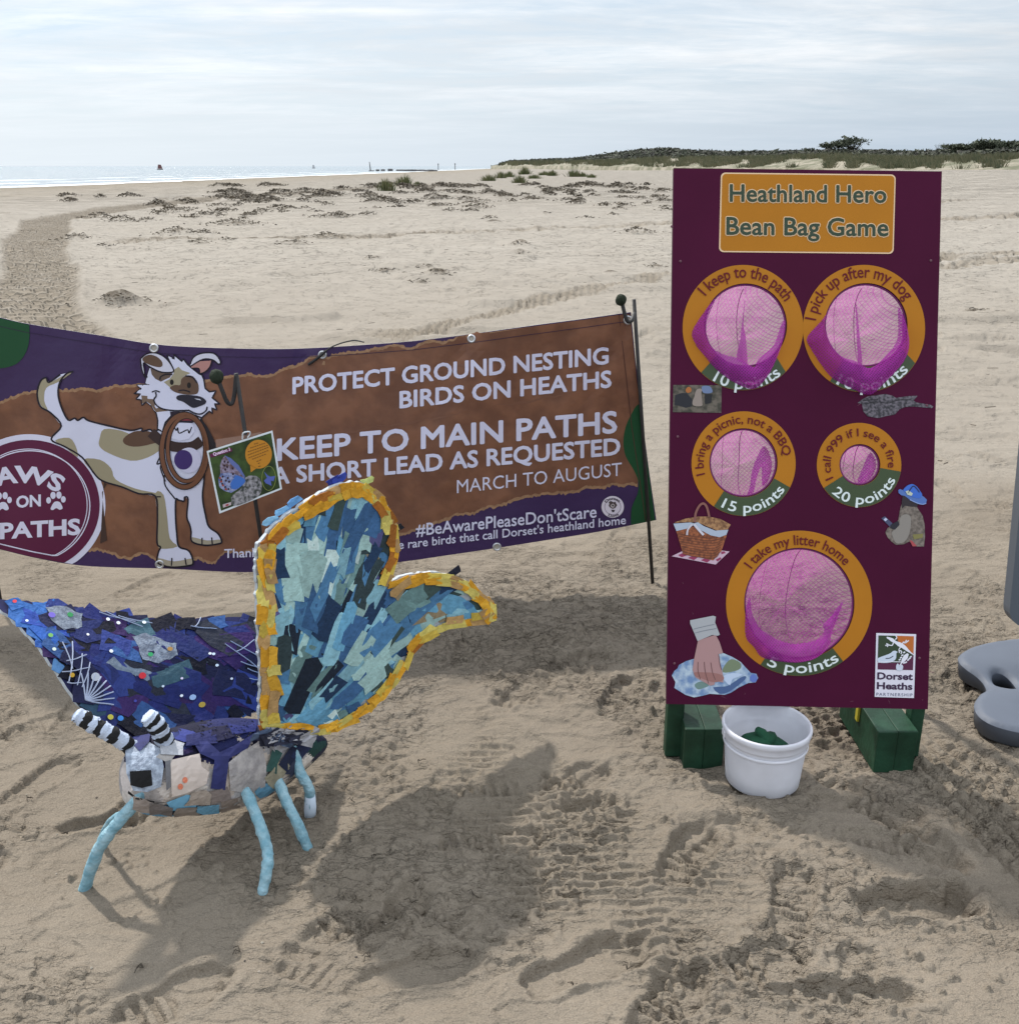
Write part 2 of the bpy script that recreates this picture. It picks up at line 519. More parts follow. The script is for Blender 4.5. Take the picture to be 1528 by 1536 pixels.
for _ in range(120):
    y_ = 1.2 + 3.6 * _r.beta(1.3, 1.2); x_ = _r.uniform(-0.62, 0.62) * (y_ + 0.6)
    FEET.append((x_, y_, _r.uniform(0, math.pi), _r.uniform(0.18, 0.29), _r.uniform(0.075, 0.11), _r.uniform(0.004, 0.014), int(_r.random() < 0.6)))
for _ in range(120):
    y_ = _r.uniform(4.5, 14); x_ = _r.uniform(-0.6, 0.6) * (y_ + 0.6)
    FEET.append((x_, y_, _r.uniform(0, math.pi), 0.3, 0.13, _r.uniform(0.01, 0.03), 0))
# clods: crumbled lumps thrown up beside prints
CLODS = []
for cx_, cy_, n_, s_ in [(1165, 1270, 16, 0.06), (930, 1230, 22, 0.08), (1370, 1385, 26, 0.10), (1050, 1480, 26, 0.08), (1440, 1420, 60, 0.22), (240, 1355, 14, 0.05), (770, 1000, 14, 0.06),
                         (975, 1065, 16, 0.06), (1400, 1250, 30, 0.16), (1290, 1240, 24, 0.12), (580, 1370, 12, 0.05), (1490, 1500, 40, 0.16), (160, 1300, 14, 0.06), (1010, 1520, 20, 0.1), (900, 990, 18, 0.12)]:
    g = at_ground(cx_, cy_)
    for _ in range(n_):
        CLODS.append((g[0] + _r.normal() * s_, g[1] + _r.normal() * s_ * 0.8, _r.uniform(0.004, 0.013), _r.uniform(0.003, 0.010)))
for _ in range(160):
    y_ = 1.2 + 3.2 * _r.random(); x_ = _r.uniform(-0.6, 0.62) * (y_ + 0.5)
    CLODS.append((x_, y_, _r.uniform(0.004, 0.008), _r.uniform(0.002, 0.005)))

TRK = np.array([(5.0, -2.6), (8.5, -3.9), (11, -5.2), (14.5, -6.6), (21.6, -9.9), (28, -12.4), (36, -13.6), (48, -13.4), (70, -10), (110, 0)])
def band(v, w, soft):
    return 1 - sst(w - soft, w + soft, np.abs(v))

def terrain(X, Y):
    """height plus masks (damp, dug, track)"""
    D = shore_d(X, Y)
    z = base_z(X, Y)
    rad = np.hypot(X, Y)
    far = sst(6, 30, rad)
    z += 0.015 * fbm(X / 1.3, Y / 1.3, 2, 3) * (1 - far) + far * (0.09 * fbm(X / 5.0, Y / 7.0, 4, 4) + 0.03 * np.maximum(fbm(X / 1.6, Y / 1.6, 3, 8) - 0.1, 0))
    tramp = (1 - sst(2.9, 5.2, Y + 0.5 * vn(X * 1.3, Y * 1.3, 50))) * sst(-2.2, -1.2, X + 0.1 * Y + 2 * (Y < 0))
    tramp = np.clip(tramp + 0.10, 0, 1)
    dug0 = tramp * sst(-0.02, 0.22, fbm(X * 2.3, Y * 2.3, 3, 60) + 0.25 * sst(0.35, 0.8, X) * (1 - sst(1.9, 2.3, Y)) - 0.05)
    z += (0.0065 * fbm(X * 3.4, Y * 3.4, 3, 5)) * (0.35 + 0.65 * tramp) * (1 - far)
    dug = dug0
    # crusts: little scarps
    q = fbm(X * 2.1 + 0.5 * vn(X, Y, 9), Y * 4.2, 4, 31)
    z += (1 - far) * (0.0045 * sst(0.10, 0.13, q) + 0.004 * sst(-0.22, -0.19, q) - 0.003 * sst(0.30, 0.33, q)) * (1 + 1.3 * sst(3, 6, rad))
    nearm = 1 - sst(4.5, 9, rad)
    fine = fbm(X * 16, Y * 16, 3, 71)
    wx_, wy_ = X + 0.03 * vn(X * 9, Y * 9, 81), Y + 0.03 * vn(X * 9, Y * 9, 82)
    rdg = 1 - np.abs(fbm(wx_ * 8, wy_ * 15, 3, 83)) * 1.6
    ch = sst(-0.35, 0.2, fbm(X * 1.7, Y * 1.7, 2, 84)) * (0.45 + 0.55 * sst(2.0, 2.4, Y))
    crumb = fbm(X * 34 + 0.4 * fine, Y * 34, 2, 72)
    z += nearm * (0.0016 * fine + tramp * (0.25 + 0.75 * ch) * 0.0095 * (rdg - 0.55) + dug * (0.0072 * sst(0.05, 0.22, crumb) + 0.004 * fbm(X * 9, Y * 13, 3, 73)))
    # wind ripple / crumpled crust in the distance
    z += (1 - nearm) * sst(4, 8, rad) * (1 - sst(20, 45, rad)) * 0.05 * sst(0.12, 0.35, fbm(X * 0.9, Y * 1.7, 3, 41))
    # small tyre-tread blocks
    tm = np.zeros_like(X)
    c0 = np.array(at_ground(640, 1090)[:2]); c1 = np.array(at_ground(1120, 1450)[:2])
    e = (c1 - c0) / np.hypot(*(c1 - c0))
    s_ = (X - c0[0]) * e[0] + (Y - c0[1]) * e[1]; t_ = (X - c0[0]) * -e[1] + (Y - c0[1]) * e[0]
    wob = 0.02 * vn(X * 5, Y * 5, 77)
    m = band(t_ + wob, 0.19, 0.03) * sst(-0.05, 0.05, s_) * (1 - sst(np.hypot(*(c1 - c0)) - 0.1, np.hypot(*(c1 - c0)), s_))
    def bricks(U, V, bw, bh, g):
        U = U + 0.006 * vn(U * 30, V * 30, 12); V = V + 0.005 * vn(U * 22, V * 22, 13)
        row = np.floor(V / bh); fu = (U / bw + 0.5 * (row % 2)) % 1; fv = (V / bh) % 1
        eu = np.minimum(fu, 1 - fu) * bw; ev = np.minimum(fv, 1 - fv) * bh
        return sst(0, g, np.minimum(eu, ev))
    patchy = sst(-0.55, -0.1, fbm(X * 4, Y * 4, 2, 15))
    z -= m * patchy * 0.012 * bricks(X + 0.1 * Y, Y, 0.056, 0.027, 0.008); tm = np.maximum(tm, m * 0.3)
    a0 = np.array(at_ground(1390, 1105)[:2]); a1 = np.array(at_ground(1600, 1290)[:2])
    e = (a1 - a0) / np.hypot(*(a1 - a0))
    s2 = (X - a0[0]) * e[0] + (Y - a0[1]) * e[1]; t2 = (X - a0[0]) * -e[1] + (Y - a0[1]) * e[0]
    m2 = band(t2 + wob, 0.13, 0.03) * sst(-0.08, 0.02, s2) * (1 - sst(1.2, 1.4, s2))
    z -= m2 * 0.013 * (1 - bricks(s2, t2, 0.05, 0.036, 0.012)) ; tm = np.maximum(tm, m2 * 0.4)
    b0 = np.array(at_ground(1240, 1065)[:2])
    m3 = band(np.hypot(X - b0[0], (Y - b0[1]) * 1.0) - 0.0, 0.14, 0.04)
    z -= m3 * 0.013 * bricks(X + Y * 0.6, Y - X * 0.5, 0.045, 0.035, 0.010)
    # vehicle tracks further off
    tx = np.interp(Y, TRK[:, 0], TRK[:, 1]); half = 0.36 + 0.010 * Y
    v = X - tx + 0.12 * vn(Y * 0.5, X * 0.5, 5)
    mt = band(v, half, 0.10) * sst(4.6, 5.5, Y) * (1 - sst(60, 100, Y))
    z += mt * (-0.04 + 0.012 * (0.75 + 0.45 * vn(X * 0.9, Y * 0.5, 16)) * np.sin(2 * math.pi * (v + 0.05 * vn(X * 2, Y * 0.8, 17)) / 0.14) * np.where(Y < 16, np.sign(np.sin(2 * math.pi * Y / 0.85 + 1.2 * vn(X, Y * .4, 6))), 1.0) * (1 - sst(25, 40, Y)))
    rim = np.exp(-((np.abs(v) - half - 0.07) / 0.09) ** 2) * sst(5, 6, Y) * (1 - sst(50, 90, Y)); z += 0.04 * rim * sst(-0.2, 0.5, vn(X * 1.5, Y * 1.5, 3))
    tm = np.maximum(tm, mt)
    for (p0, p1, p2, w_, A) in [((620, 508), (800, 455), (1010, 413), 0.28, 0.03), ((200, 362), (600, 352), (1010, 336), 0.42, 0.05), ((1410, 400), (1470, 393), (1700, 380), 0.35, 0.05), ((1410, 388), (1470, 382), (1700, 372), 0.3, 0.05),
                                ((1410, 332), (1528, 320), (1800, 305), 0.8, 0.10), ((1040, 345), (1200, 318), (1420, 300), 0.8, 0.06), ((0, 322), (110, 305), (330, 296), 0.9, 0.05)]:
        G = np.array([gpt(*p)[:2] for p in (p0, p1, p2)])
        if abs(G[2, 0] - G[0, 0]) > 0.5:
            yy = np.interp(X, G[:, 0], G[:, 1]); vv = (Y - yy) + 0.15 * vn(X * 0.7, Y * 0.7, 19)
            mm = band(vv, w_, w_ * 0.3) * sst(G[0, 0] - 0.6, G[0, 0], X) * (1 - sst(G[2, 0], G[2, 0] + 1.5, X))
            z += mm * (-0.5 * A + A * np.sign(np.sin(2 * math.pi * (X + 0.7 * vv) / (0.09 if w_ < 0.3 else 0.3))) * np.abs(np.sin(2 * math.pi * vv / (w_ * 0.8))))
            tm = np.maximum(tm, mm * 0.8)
    # sand heaped round things that stand in it
    for (hx, hy, r0, w0, h0) in ((0.585, 1.992, 0.100, 0.022, 0.007), (0.457, 2.02, 0.05, 0.02, 0.004), (0.905, 2.01, 0.05, 0.02, 0.004)):
        q_ = np.hypot(X - hx, Y - hy); z += h0 * np.exp(-((q_ - r0) / w0) ** 2) * (0.7 + 0.5 * vn(X * 25, Y * 25, 88))
    # mounds
    deb = np.zeros_like(X)
    for (mx, my, sx, sy, h) in MW:
        k = np.nonzero((np.abs(X - mx) < 2.4 * sx) & (np.abs(Y - my) < 2.6 * sy))[0]
        if len(k) == 0: continue
        x_, y_ = (X[k] - mx) / sx, (Y[k] - my) / sy
        n_ = 0.35 * fbm(X[k] / sx * 1.6, Y[k] / sy * 1.6, 3, int(abs(mx * 7)) % 91)
        r2 = (x_ ** 2 + np.where(y_ < 0, (y_ * 2.6) ** 2, (y_ * 0.9) ** 2)) * (1 + n_)
        b_ = np.exp(-r2 * 1.4)
        z[k] += h * b_ * (1 + 0.8 * n_)
        deb[k] = np.maximum(deb[k], b_)
    # feet
    for (fx, fy, a, L, w_, d, tr) in FEET:
        k = np.nonzero((np.abs(X - fx) < L * 0.85) & (np.abs(Y - fy) < L * 0.85))[0]
        if len(k) == 0: continue
        x_, y_ = X[k] - fx, Y[k] - fy
        u = x_ * math.cos(a) + y_ * math.sin(a); v = -x_ * math.sin(a) + y_ * math.cos(a)
        uu = u / (L / 2)
        wl_ = w_ * (0.86 + 0.16 * np.sin(uu * 2.4 + 0.5) - 0.1 * np.cos(uu * 3.0))
        r_ = (np.abs(uu) ** 2.6 + np.abs(v / (wl_ / 2)) ** 2.6) ** (1 / 2.6) + 0.09 * vn(x_ * 28 + fx * 9, y_ * 28, 4) + 0.07 * vn(x_ * 80, y_ * 80, 6)
        inn = 1 - sst(0.78, 1.0, r_)
        dz = -d * inn * (0.75 + 0.25 * uu)
        if tr: dz += inn * 0.3 * min(d, 0.022) * np.sign(np.sin(u * 2 * math.pi / 0.026 + 40 * v * v / w_)) * sst(-0.5, 0.1, vn(x_ * 20, y_ * 20, 8))
        dz += 0.26 * d * np.exp(-((r_ - 1.16) / 0.17) ** 2) * (0.4 + 0.9 * sst(-0.4, 0.6, vn(x_ * 22 + fx, y_ * 22, 9)))
        z[k] += dz
    for (cx, cy, r_, h_) in CLODS:
        k = np.nonzero((np.abs(X - cx) < 1.4 * r_) & (np.abs(Y - cy) < 1.4 * r_))[0]
        if len(k) == 0: continue
        q2 = ((X[k] - cx) ** 2 + (Y[k] - cy) ** 2) / r_ ** 2 + 0.35 * vn(X[k] * 90, Y[k] * 90, 5)
        z[k] += h_ * np.sqrt(np.clip(1 - q2, 0, 1))
    dug = np.clip(0.55 * dug0 + 0.75 * tramp * ch * sst(-0.3, 0.3, fbm(X * 3.1, Y * 3.1, 2, 66)), 0, 1)
    return z, np.clip(0.97 * tramp + 0.42 * (1 - sst(6, 18, rad)), 0, 1), dug, tm, deb
def gz(x, y):
    return float(terrain(np.array([float(x)]), np.array([float(y)]))[0][0])

# ground sheet: rows even in picture angle, a fan of columns
py_rows = np.arange(1640, 262, -1.45)
ang = np.arctan((py_rows - 768) / FOC) + PITCH
rows = CAM_H / np.tan(ang)
rows = np.concatenate([np.linspace(-6, rows[0] - 0.1, 14), rows, np.geomspace(rows[-1] * 1.02, 3500, 110)])
tcol = np.concatenate([-np.geomspace(4.0, 0.74, 40)[:-1], np.linspace(-0.72, 0.72, 960), np.geomspace(0.74, 4.0, 40)[1:]])
GX = np.empty((len(rows), len(tcol))); GY = np.repeat(rows[:, None], len(tcol), 1)
GX[:] = tcol[None] * (np.maximum(rows, 0.2) + 0.45)[:, None]
gx, gy = GX.ravel(), GY.ravel()
gzv, g_tr, g_dug, g_tm, g_deb = terrain(gx, gy)
nr, ncl = GX.shape
me = bpy.data.meshes.new("sand_ground")
me.vertices.add(nr * ncl)
me.vertices.foreach_set('co', np.stack([gx, gy, gzv], 1).astype(np.float32).ravel())
i0 = (np.arange(nr - 1)[:, None] * ncl + np.arange(ncl - 1)[None]).ravel()
Q = np.stack([i0, i0 + 1, i0 + 1 + ncl, i0 + ncl], 1).astype(np.int32)
me.loops.add(Q.size); me.loops.foreach_set('vertex_index', Q.ravel())
me.polygons.add(len(Q)); me.polygons.foreach_set('loop_start', np.arange(0, Q.size, 4, dtype=np.int32))
me.polygons.foreach_set('loop_total', np.full(len(Q), 4, np.int32))
me.polygons.foreach_set('use_smooth', np.ones(len(Q), bool))
ca = me.color_attributes.new('Col', 'FLOAT_COLOR', 'POINT')
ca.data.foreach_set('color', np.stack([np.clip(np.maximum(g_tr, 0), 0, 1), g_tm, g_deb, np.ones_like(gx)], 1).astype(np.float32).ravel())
dgat = me.attributes.new('Dug', 'FLOAT', 'POINT'); dgat.data.foreach_set('value', np.clip(g_dug, 0, 1).astype(np.float32))
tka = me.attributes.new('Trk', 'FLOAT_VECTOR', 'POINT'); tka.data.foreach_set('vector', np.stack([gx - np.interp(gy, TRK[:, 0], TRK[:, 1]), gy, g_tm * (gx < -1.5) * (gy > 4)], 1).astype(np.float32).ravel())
me.update(calc_edges=True)
ground = bpy.data.objects.new("sand_beach", me); COL.objects.link(ground)
tag(ground, kind='structure')

def sand_material():
    m = bpy.data.materials.new("sand"); m.use_nodes = True
    n, l = m.node_tree.nodes, m.node_tree.links
    p = n['Principled BSDF']; p.inputs['Roughness'].default_value = 0.95; p.inputs['Specular IOR Level'].default_value = 0.12
    geo = n.new('ShaderNodeNewGeometry'); at = n.new('ShaderNodeAttribute'); at.attribute_name = 'Col'
    sp = n.new('ShaderNodeSeparateColor'); l.new(at.outputs['Color'], sp.inputs[0])
    def noise(scale, det, rough=0.55, scl=(1, 1, 1)):
        mp = n.new('ShaderNodeMapping'); mp.inputs['Scale'].default_value = scl; l.new(geo.outputs['Position'], mp.inputs[0])
        t = n.new('ShaderNodeTexNoise'); t.inputs['Scale'].default_value = scale; t.inputs['Detail'].default_value = det; t.inputs['Roughness'].default_value = rough
        l.new(mp.outputs[0], t.inputs['Vector']); return t.outputs['Fac']
    def M(op, a, b=None, c=None):
        q = n.new('ShaderNodeMath'); q.operation = op
        for i, v in enumerate((a, b, c)):
            if v is None: continue
            if isinstance(v, (int, float)): q.inputs[i].default_value = v
            else: l.new(v, q.inputs[i])
        return q.outputs[0]
    def mixc(f, a, b, mode='MIX'):
        q = n.new('ShaderNodeMixRGB'); q.blend_type = mode
        if isinstance(f, (int, float)): q.inputs[0].default_value = f
        else: l.new(f, q.inputs[0])
        for i, v in ((1, a), (2, b)):
            if isinstance(v, tuple): q.inputs[i].default_value = (*v, 1)
            else: l.new(v, q.inputs[i])
        return q.outputs[0]
    def rng(x, a, b, c, d):
        q = n.new('ShaderNodeMapRange'); l.new(x, q.inputs[0])
        for i, v in enumerate((a, b, c, d)): q.inputs[i + 1].default_value = v
        return q.outputs[0]
    dry = mixc(rng(noise(0.9, 5), 0.3, 0.7, 0, 1), (0.284, 0.256, 0.219), (0.324, 0.294, 0.254))
    moist = mixc(rng(noise(2.2, 5), 0.3, 0.7, 0, 1), (0.180, 0.151, 0.118), (0.224, 0.190, 0.150))
    c = mixc(M('MULTIPLY', sp.outputs[0], 1.0), dry, moist)
    c = mixc(M('MULTIPLY', sp.outputs[1], rng(noise(3.2, 6, 0.7), 0.35, 0.62, 0.35, 0.95)), c, (0.19, 0.16, 0.122))  # tracks tinted darker: self-shadow of the treads put into the colour
    c = mixc(M('MULTIPLY', rng(noise(7, 6, 0.75), 0.40, 0.54, 0, 1.0), rng(sp.outputs[2], 0.12, 0.6, 0, 0.95)), c, (0.115, 0.096, 0.074))
    # speckle of shell and dark grains
    c = mixc(rng(noise(420, 2), 0.25, 0.75, 0.75, 1.25), (0, 0, 0), c, 'MIX') if False else c
    sp1 = rng(noise(380, 3, 0.7), 0.3, 0.7, 0.74, 1.24)
    c = mixc(1.0, c, sp1, 'MULTIPLY')
    # wet margin by the water
    sx = n.new('ShaderNodeSeparateXYZ'); l.new(geo.outputs['Position'], sx.inputs[0])
    margin = rng(sx.outputs[2], -0.80, -0.01, 1.0, 0.0)
    c = mixc(M('MULTIPLY', margin, rng(noise(0.35, 7, 0.7, (0.5, 1, 1)), 0.3, 0.62, 0.45, 1.0)), c, (0.245, 0.205, 0.150))
    wet = rng(sx.outputs[2], -0.95, -0.60, 1.0, 0.0)
    c = mixc(M('MULTIPLY', wet, 0.75), c, (0.17, 0.14, 0.10))
    l.new(c, p.inputs['Base Color'])
    b1 = n.new('ShaderNodeBump'); b1.inputs['Distance'].default_value = 0.0022; b1.inputs['Strength'].default_value = 0.9
    l.new(M('ADD', noise(330, 3, 0.6), M('MULTIPLY', noise(95, 3, 0.6), 1.4)), b1.inputs['Height'])
    b4 = n.new('ShaderNodeBump'); b4.inputs['Distance'].default_value = 0.010
    ad = n.new('ShaderNodeAttribute'); ad.attribute_name = 'Dug'
    l.new(M('ADD', M('MULTIPLY', ad.outputs['Fac'], 0.30), 0.05), b4.inputs['Strength'])
    l.new(M('ADD', rng(noise(34, 6, 0.72), 0.35, 0.65, 0, 1), M('MULTIPLY', rng(noise(17, 5, 0.7), 0.52, 0.56, 0, 1), 0.35)), b4.inputs['Height']); l.new(b1.outputs[0], b4.inputs['Normal'])
    # crisp little ledges of broken crust
    b5 = n.new('ShaderNodeBump'); b5.inputs['Distance'].default_value = 0.010
    l.new(M('MULTIPLY', sp.outputs[0], M('ADD', M('MULTIPLY', ad.outputs['Fac'], 0.55), 0.30)), b5.inputs['Strength'])
    l1 = rng(noise(6.5, 6, 0.62, (0.65, 1.25, 1)), 0.49, 0.515, 0, 1); l2 = rng(noise(13, 5, 0.62, (0.7, 1.2, 1)), 0.53, 0.56, 0, 0.8); l3 = rng(noise(27, 4, 0.6, (0.75, 1.15, 1)), 0.48, 0.56, 0, 0.7)
    l.new(M('ADD', M('ADD', l1, l2), l3), b5.inputs['Height']); l.new(b4.outputs[0], b5.inputs['Normal'])
    # treads of the far vehicle track
    at3 = n.new('ShaderNodeAttribute'); at3.attribute_name = 'Trk'; s3 = n.new('ShaderNodeSeparateXYZ'); l.new(at3.outputs['Vector'], s3.inputs[0])
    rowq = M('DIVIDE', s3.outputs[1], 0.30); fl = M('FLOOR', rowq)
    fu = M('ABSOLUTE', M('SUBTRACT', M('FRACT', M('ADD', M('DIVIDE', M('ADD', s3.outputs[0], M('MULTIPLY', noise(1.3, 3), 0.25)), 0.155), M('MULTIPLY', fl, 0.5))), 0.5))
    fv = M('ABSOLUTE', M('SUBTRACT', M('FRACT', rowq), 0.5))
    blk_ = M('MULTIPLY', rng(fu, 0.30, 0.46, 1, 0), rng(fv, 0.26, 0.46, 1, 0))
    b6 = n.new('ShaderNodeBump'); b6.inputs['Distance'].default_value = 0.05; l.new(M('MULTIPLY', s3.outputs[2], 0.9), b6.inputs['Strength'])
    l.new(M('SUBTRACT', 1.0, blk_), b6.inputs['Height']); l.new(b5.outputs[0], b6.inputs['Normal'])
    c = mixc(M('MULTIPLY', M('MULTIPLY', s3.outputs[2], blk_), 0.6), c, (0.15, 0.125, 0.095)); l.new(c, p.inputs['Base Color'])  # tread cells painted darker, standing in for their own shade
    b2 = n.new('ShaderNodeBump'); b2.inputs['Distance'].default_value = 0.05; 
    ds = M('SUBTRACT', 1.0, sp.outputs[0])
    l.new(M('MULTIPLY', ds, 0.85), b2.inputs['Strength'])
    hh = M('ADD', rng(noise(5.0, 6, 0.62, (0.6, 1.0, 1.0)), 0.50, 0.525, 0, 1.0), M('MULTIPLY', noise(16, 5, 0.65), 0.30))
    l.new(hh, b2.inputs['Height']); l.new(b6.outputs[0], b2.inputs['Normal'])
    b3 = n.new('ShaderNodeBump'); b3.inputs['Distance'].default_value = 0.35; b3.inputs['Strength'].default_value = 0.5
    far = rng(sx.outputs[1], 14, 45, 0, 1)
    l.new(M('MULTIPLY', far, 0.6), b3.inputs['Strength'])
    l.new(rng(noise(0.9, 7, 0.68, (0.6, 1, 1)), 0.50, 0.62, 0, 1), b3.inputs['Height']); l.new(b2.outputs[0], b3.inputs['Normal'])
    l.new(b3.outputs[0], p.inputs['Normal'])
    return m
SAND = sand_material()
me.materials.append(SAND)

# ------------------------------------------------------------------ sea
def sea_material():
    m = bpy.data.materials.new("sea_water"); m.use_nodes = True
    n, l = m.node_tree.nodes, m.node_tree.links
    p = n['Principled BSDF']; p.inputs['Base Color'].default_value = (0.195, 0.24, 0.27, 1)
    p.inputs['Roughness'].default_value = 0.22; p.inputs['IOR'].default_value = 1.33
    geo = n.new('ShaderNodeNewGeometry')
    def nz(s, scl, det):
        mp = n.new('ShaderNodeMapping'); mp.inputs['Scale'].default_value = scl; mp.inputs['Rotation'].default_value = (0, 0, R(20)); l.new(geo.outputs['Position'], mp.inputs[0])
        t = n.new('ShaderNodeTexNoise'); t.inputs['Scale'].default_value = s; t.inputs['Detail'].default_value = det; t.inputs['Roughness'].default_value = 0.6; l.new(mp.outputs[0], t.inputs['Vector'])
        return t.outputs['Fac']
    b = n.new('ShaderNodeBump'); b.inputs['Distance'].default_value = 1.1; b.inputs['Strength'].default_value = 1.0
    l.new(nz(0.55, (1, 0.7, 1), 6), b.inputs['Height'])
    b2 = n.new('ShaderNodeBump'); b2.inputs['Distance'].default_value = 0.16; b2.inputs['Strength'].default_value = 0.9
    l.new(nz(3.0, (1, 0.8, 1), 4), b2.inputs['Height']); l.new(b.outputs[0], b2.inputs['Normal'])
    l.new(b2.outputs[0], p.inputs['Normal'])
    # breaking foam in the shallows
    at = n.new('ShaderNodeAttribute'); at.attribute_name = 'Col'
    sp = n.new('ShaderNodeSeparateColor'); l.new(at.outputs['Color'], sp.inputs[0])
    th = n.new('ShaderNodeMath'); th.operation = 'ADD'; l.new(nz(0.12, (0.5, 1, 1), 5), th.inputs[0]); l.new(sp.outputs[0], th.inputs[1])
    mr = n.new('ShaderNodeMapRange'); mr.inputs[1].default_value = 0.98; mr.inputs[2].default_value = 1.12; l.new(th.outputs[0], mr.inputs[0])
    mx = n.new('ShaderNodeMixRGB'); mx.inputs[1].default_value = (0.195, 0.24, 0.27, 1); mx.inputs[2].default_value = (0.8, 0.82, 0.83, 1); l.new(mr.outputs[0], mx.inputs[0])
    l.new(mx.outputs[0], p.inputs['Base Color'])
    rr = n.new('ShaderNodeMapRange'); rr.inputs[3].default_value = 0.22; rr.inputs[4].default_value = 0.8; l.new(mr.outputs[0], rr.inputs[0]); l.new(rr.outputs[0], p.inputs['Roughness'])
    return m
sy = np.concatenate([np.linspace(-400, 1500, 240), np.geomspace(1560, 45000, 30)])
sdist = np.array([12, 6, 3, 0, -3, -6, -10, -15, -22, -32, -50, -90, -200, -500, -1500, -6000, -40000.0])
SX = np.interp(sy, SHORE[:, 0], SHORE[:, 1])[:, None] + sdist[None]
far_r = sst(1200, 4000, sy)[:, None]
SX = SX + far_r * (sdist[None] > -100) * 0
SYv = np.repeat(sy[:, None], len(sdist), 1)
sv = np.stack([SX.ravel(), SYv.ravel(), np.full(SX.size, -1.0)], 1)
sf = [(i * len(sdist) + j, i * len(sdist) + j + 1, (i + 1) * len(sdist) + j + 1, (i + 1) * len(sdist) + j)[::-1] for i in range(len(sy) - 1) for j in range(len(sdist) - 1)]
sea = mk("sea", sv, sf, sea_material(), smooth=True)
sca = sea.data.color_attributes.new('Col', 'FLOAT_COLOR', 'POINT')
foam = np.interp(-sdist, [-12, 0, 3, 6, 9, 10, 16, 22, 32, 50, 90], [0.6, 0.62, 0.72, 0.3, 0.25, 0.35, 0.62, 0.25, 0.5, 0.2, 0.05])
fa = np.repeat(foam[None], len(sy), 0).ravel()
sca.data.foreach_set('color', np.stack([fa, fa, fa, fa * 0 + 1], 1).astype(np.float32).ravel())
tag(sea, kind='structure')

# ------------------------------------------------------------------ dunes and heath behind the beach
DPX = np.array([735, 752, 765, 800, 850, 880, 920, 960, 1000, 1040, 1100, 1180, 1260, 1320, 1360, 1400, 1450, 1500, 1560, 1700, 2000, 2600])
FOOT = np.array([250, 250, 249, 249, 249, 250, 250, 251, 251, 251, 252, 252, 253, 253, 254, 254, 254, 254, 254, 255, 256, 258])
GTOP = np.array([250, 248.5, 246, 245, 244.5, 244, 243, 241, 239, 239, 239, 237, 235, 238, 240, 239, 237, 236, 236, 235, 233, 230])
HTOP = np.array([250, 246, 242.5, 240.5, 239, 236, 230, 225, 223, 227, 229, 228, 227, 227, 229, 227, 223, 220, 219, 217, 214, 205])
def dune_dist(px):
    return 72.9 / ((np.asarray(px, float) - 764) / 1587.0 + 0.124)
def at_px_dist(px, y, Y):      # point on the vertical through column px at distance Y whose height matches row y
    p = at_depth(px, y, Y); return p
dpx = np.arange(736, 2600, 3.0)
df = dune_dist(dpx)
def prof(u):
    """u 0..1: dune face ; 1..2 heath; returns (Y, z) arrays"""
    yf = np.interp(dpx, DPX, FOOT); yg = np.interp(dpx, DPX, GTOP); yh = np.interp(dpx, DPX, HTOP)
    zf = at_depth(dpx, yf, df)[:, 2]; Yg = df * 1.14; zg = at_depth(dpx, yg, Yg)[:, 2]; Yh = df * 1.5; zh = at_depth(dpx, yh, Yh)[:, 2]
    if u <= 1:
        t = u; s = sst(0, 1, t) * 0.6 + 0.4 * t
        return df + (Yg - df) * t, zf + (zg - zf) * s
    t = u - 1
    return Yg + (Yh - Yg) * t, zg + (zh - zg) * (t ** 0.8)
def wall_mesh(us, seed, amp):
    V = []
    for u in us:
        Y, z = prof(min(u, 2.0))
        if u > 2: Y = Y * (1 + 0.3 * (u - 2)); z = z - 6 * (u - 2)
        a, f, _ = rays(dpx, 250.0)
        X = a / f * Y
        nz_ = fbm(X / 5.0, Y / 5.0, 4, seed)
        k = df / 150.0
        z = z + amp * k * nz_ * (0 if u <= 0 else 1)
        if u < 0: z = z * 0 - 3.0
        V.append(np.stack([X, Y, z], 1))
    n = len(dpx); V = np.concatenate(V)
    F = [(i * n + j, i * n + j + 1, (i + 1) * n + j + 1, (i + 1) * n + j) for i in range(len(us) - 1) for j in range(n - 1)]
    return V, F
dm = mat("dune_sand", (0.27, 0.24, 0.185), 0.95, color2=(0.11, 0.11, 0.065), vscale=0.30, bump=0.8, bscale=1.2, bdist=0.5)
Vd, Fd = wall_mesh([-0.15, 0, 0.12, 0.25, 0.4, 0.55, 0.7, 0.85, 1.0, 1.1], 91, 0.35)
dunes = mk("sand_dunes", Vd, Fd, dm, smooth=True); tag(dunes, kind='structure')
hm = mat("heath", (0.062, 0.068, 0.05), 0.95, color2=(0.08, 0.084, 0.06), vscale=0.25, bump=1.0, bscale=0.8, bdist=0.8)
Vh, Fh = wall_mesh([0.98, 1.1, 1.25, 1.4, 1.6, 1.8, 2.0, 2.3, 3.0], 92, 0.5)
hb = MB(); hb.addc(Vh, Fh, [(0.035, 0.040, 0.022)] * len(Fh))
rg = np.random.default_rng(77)
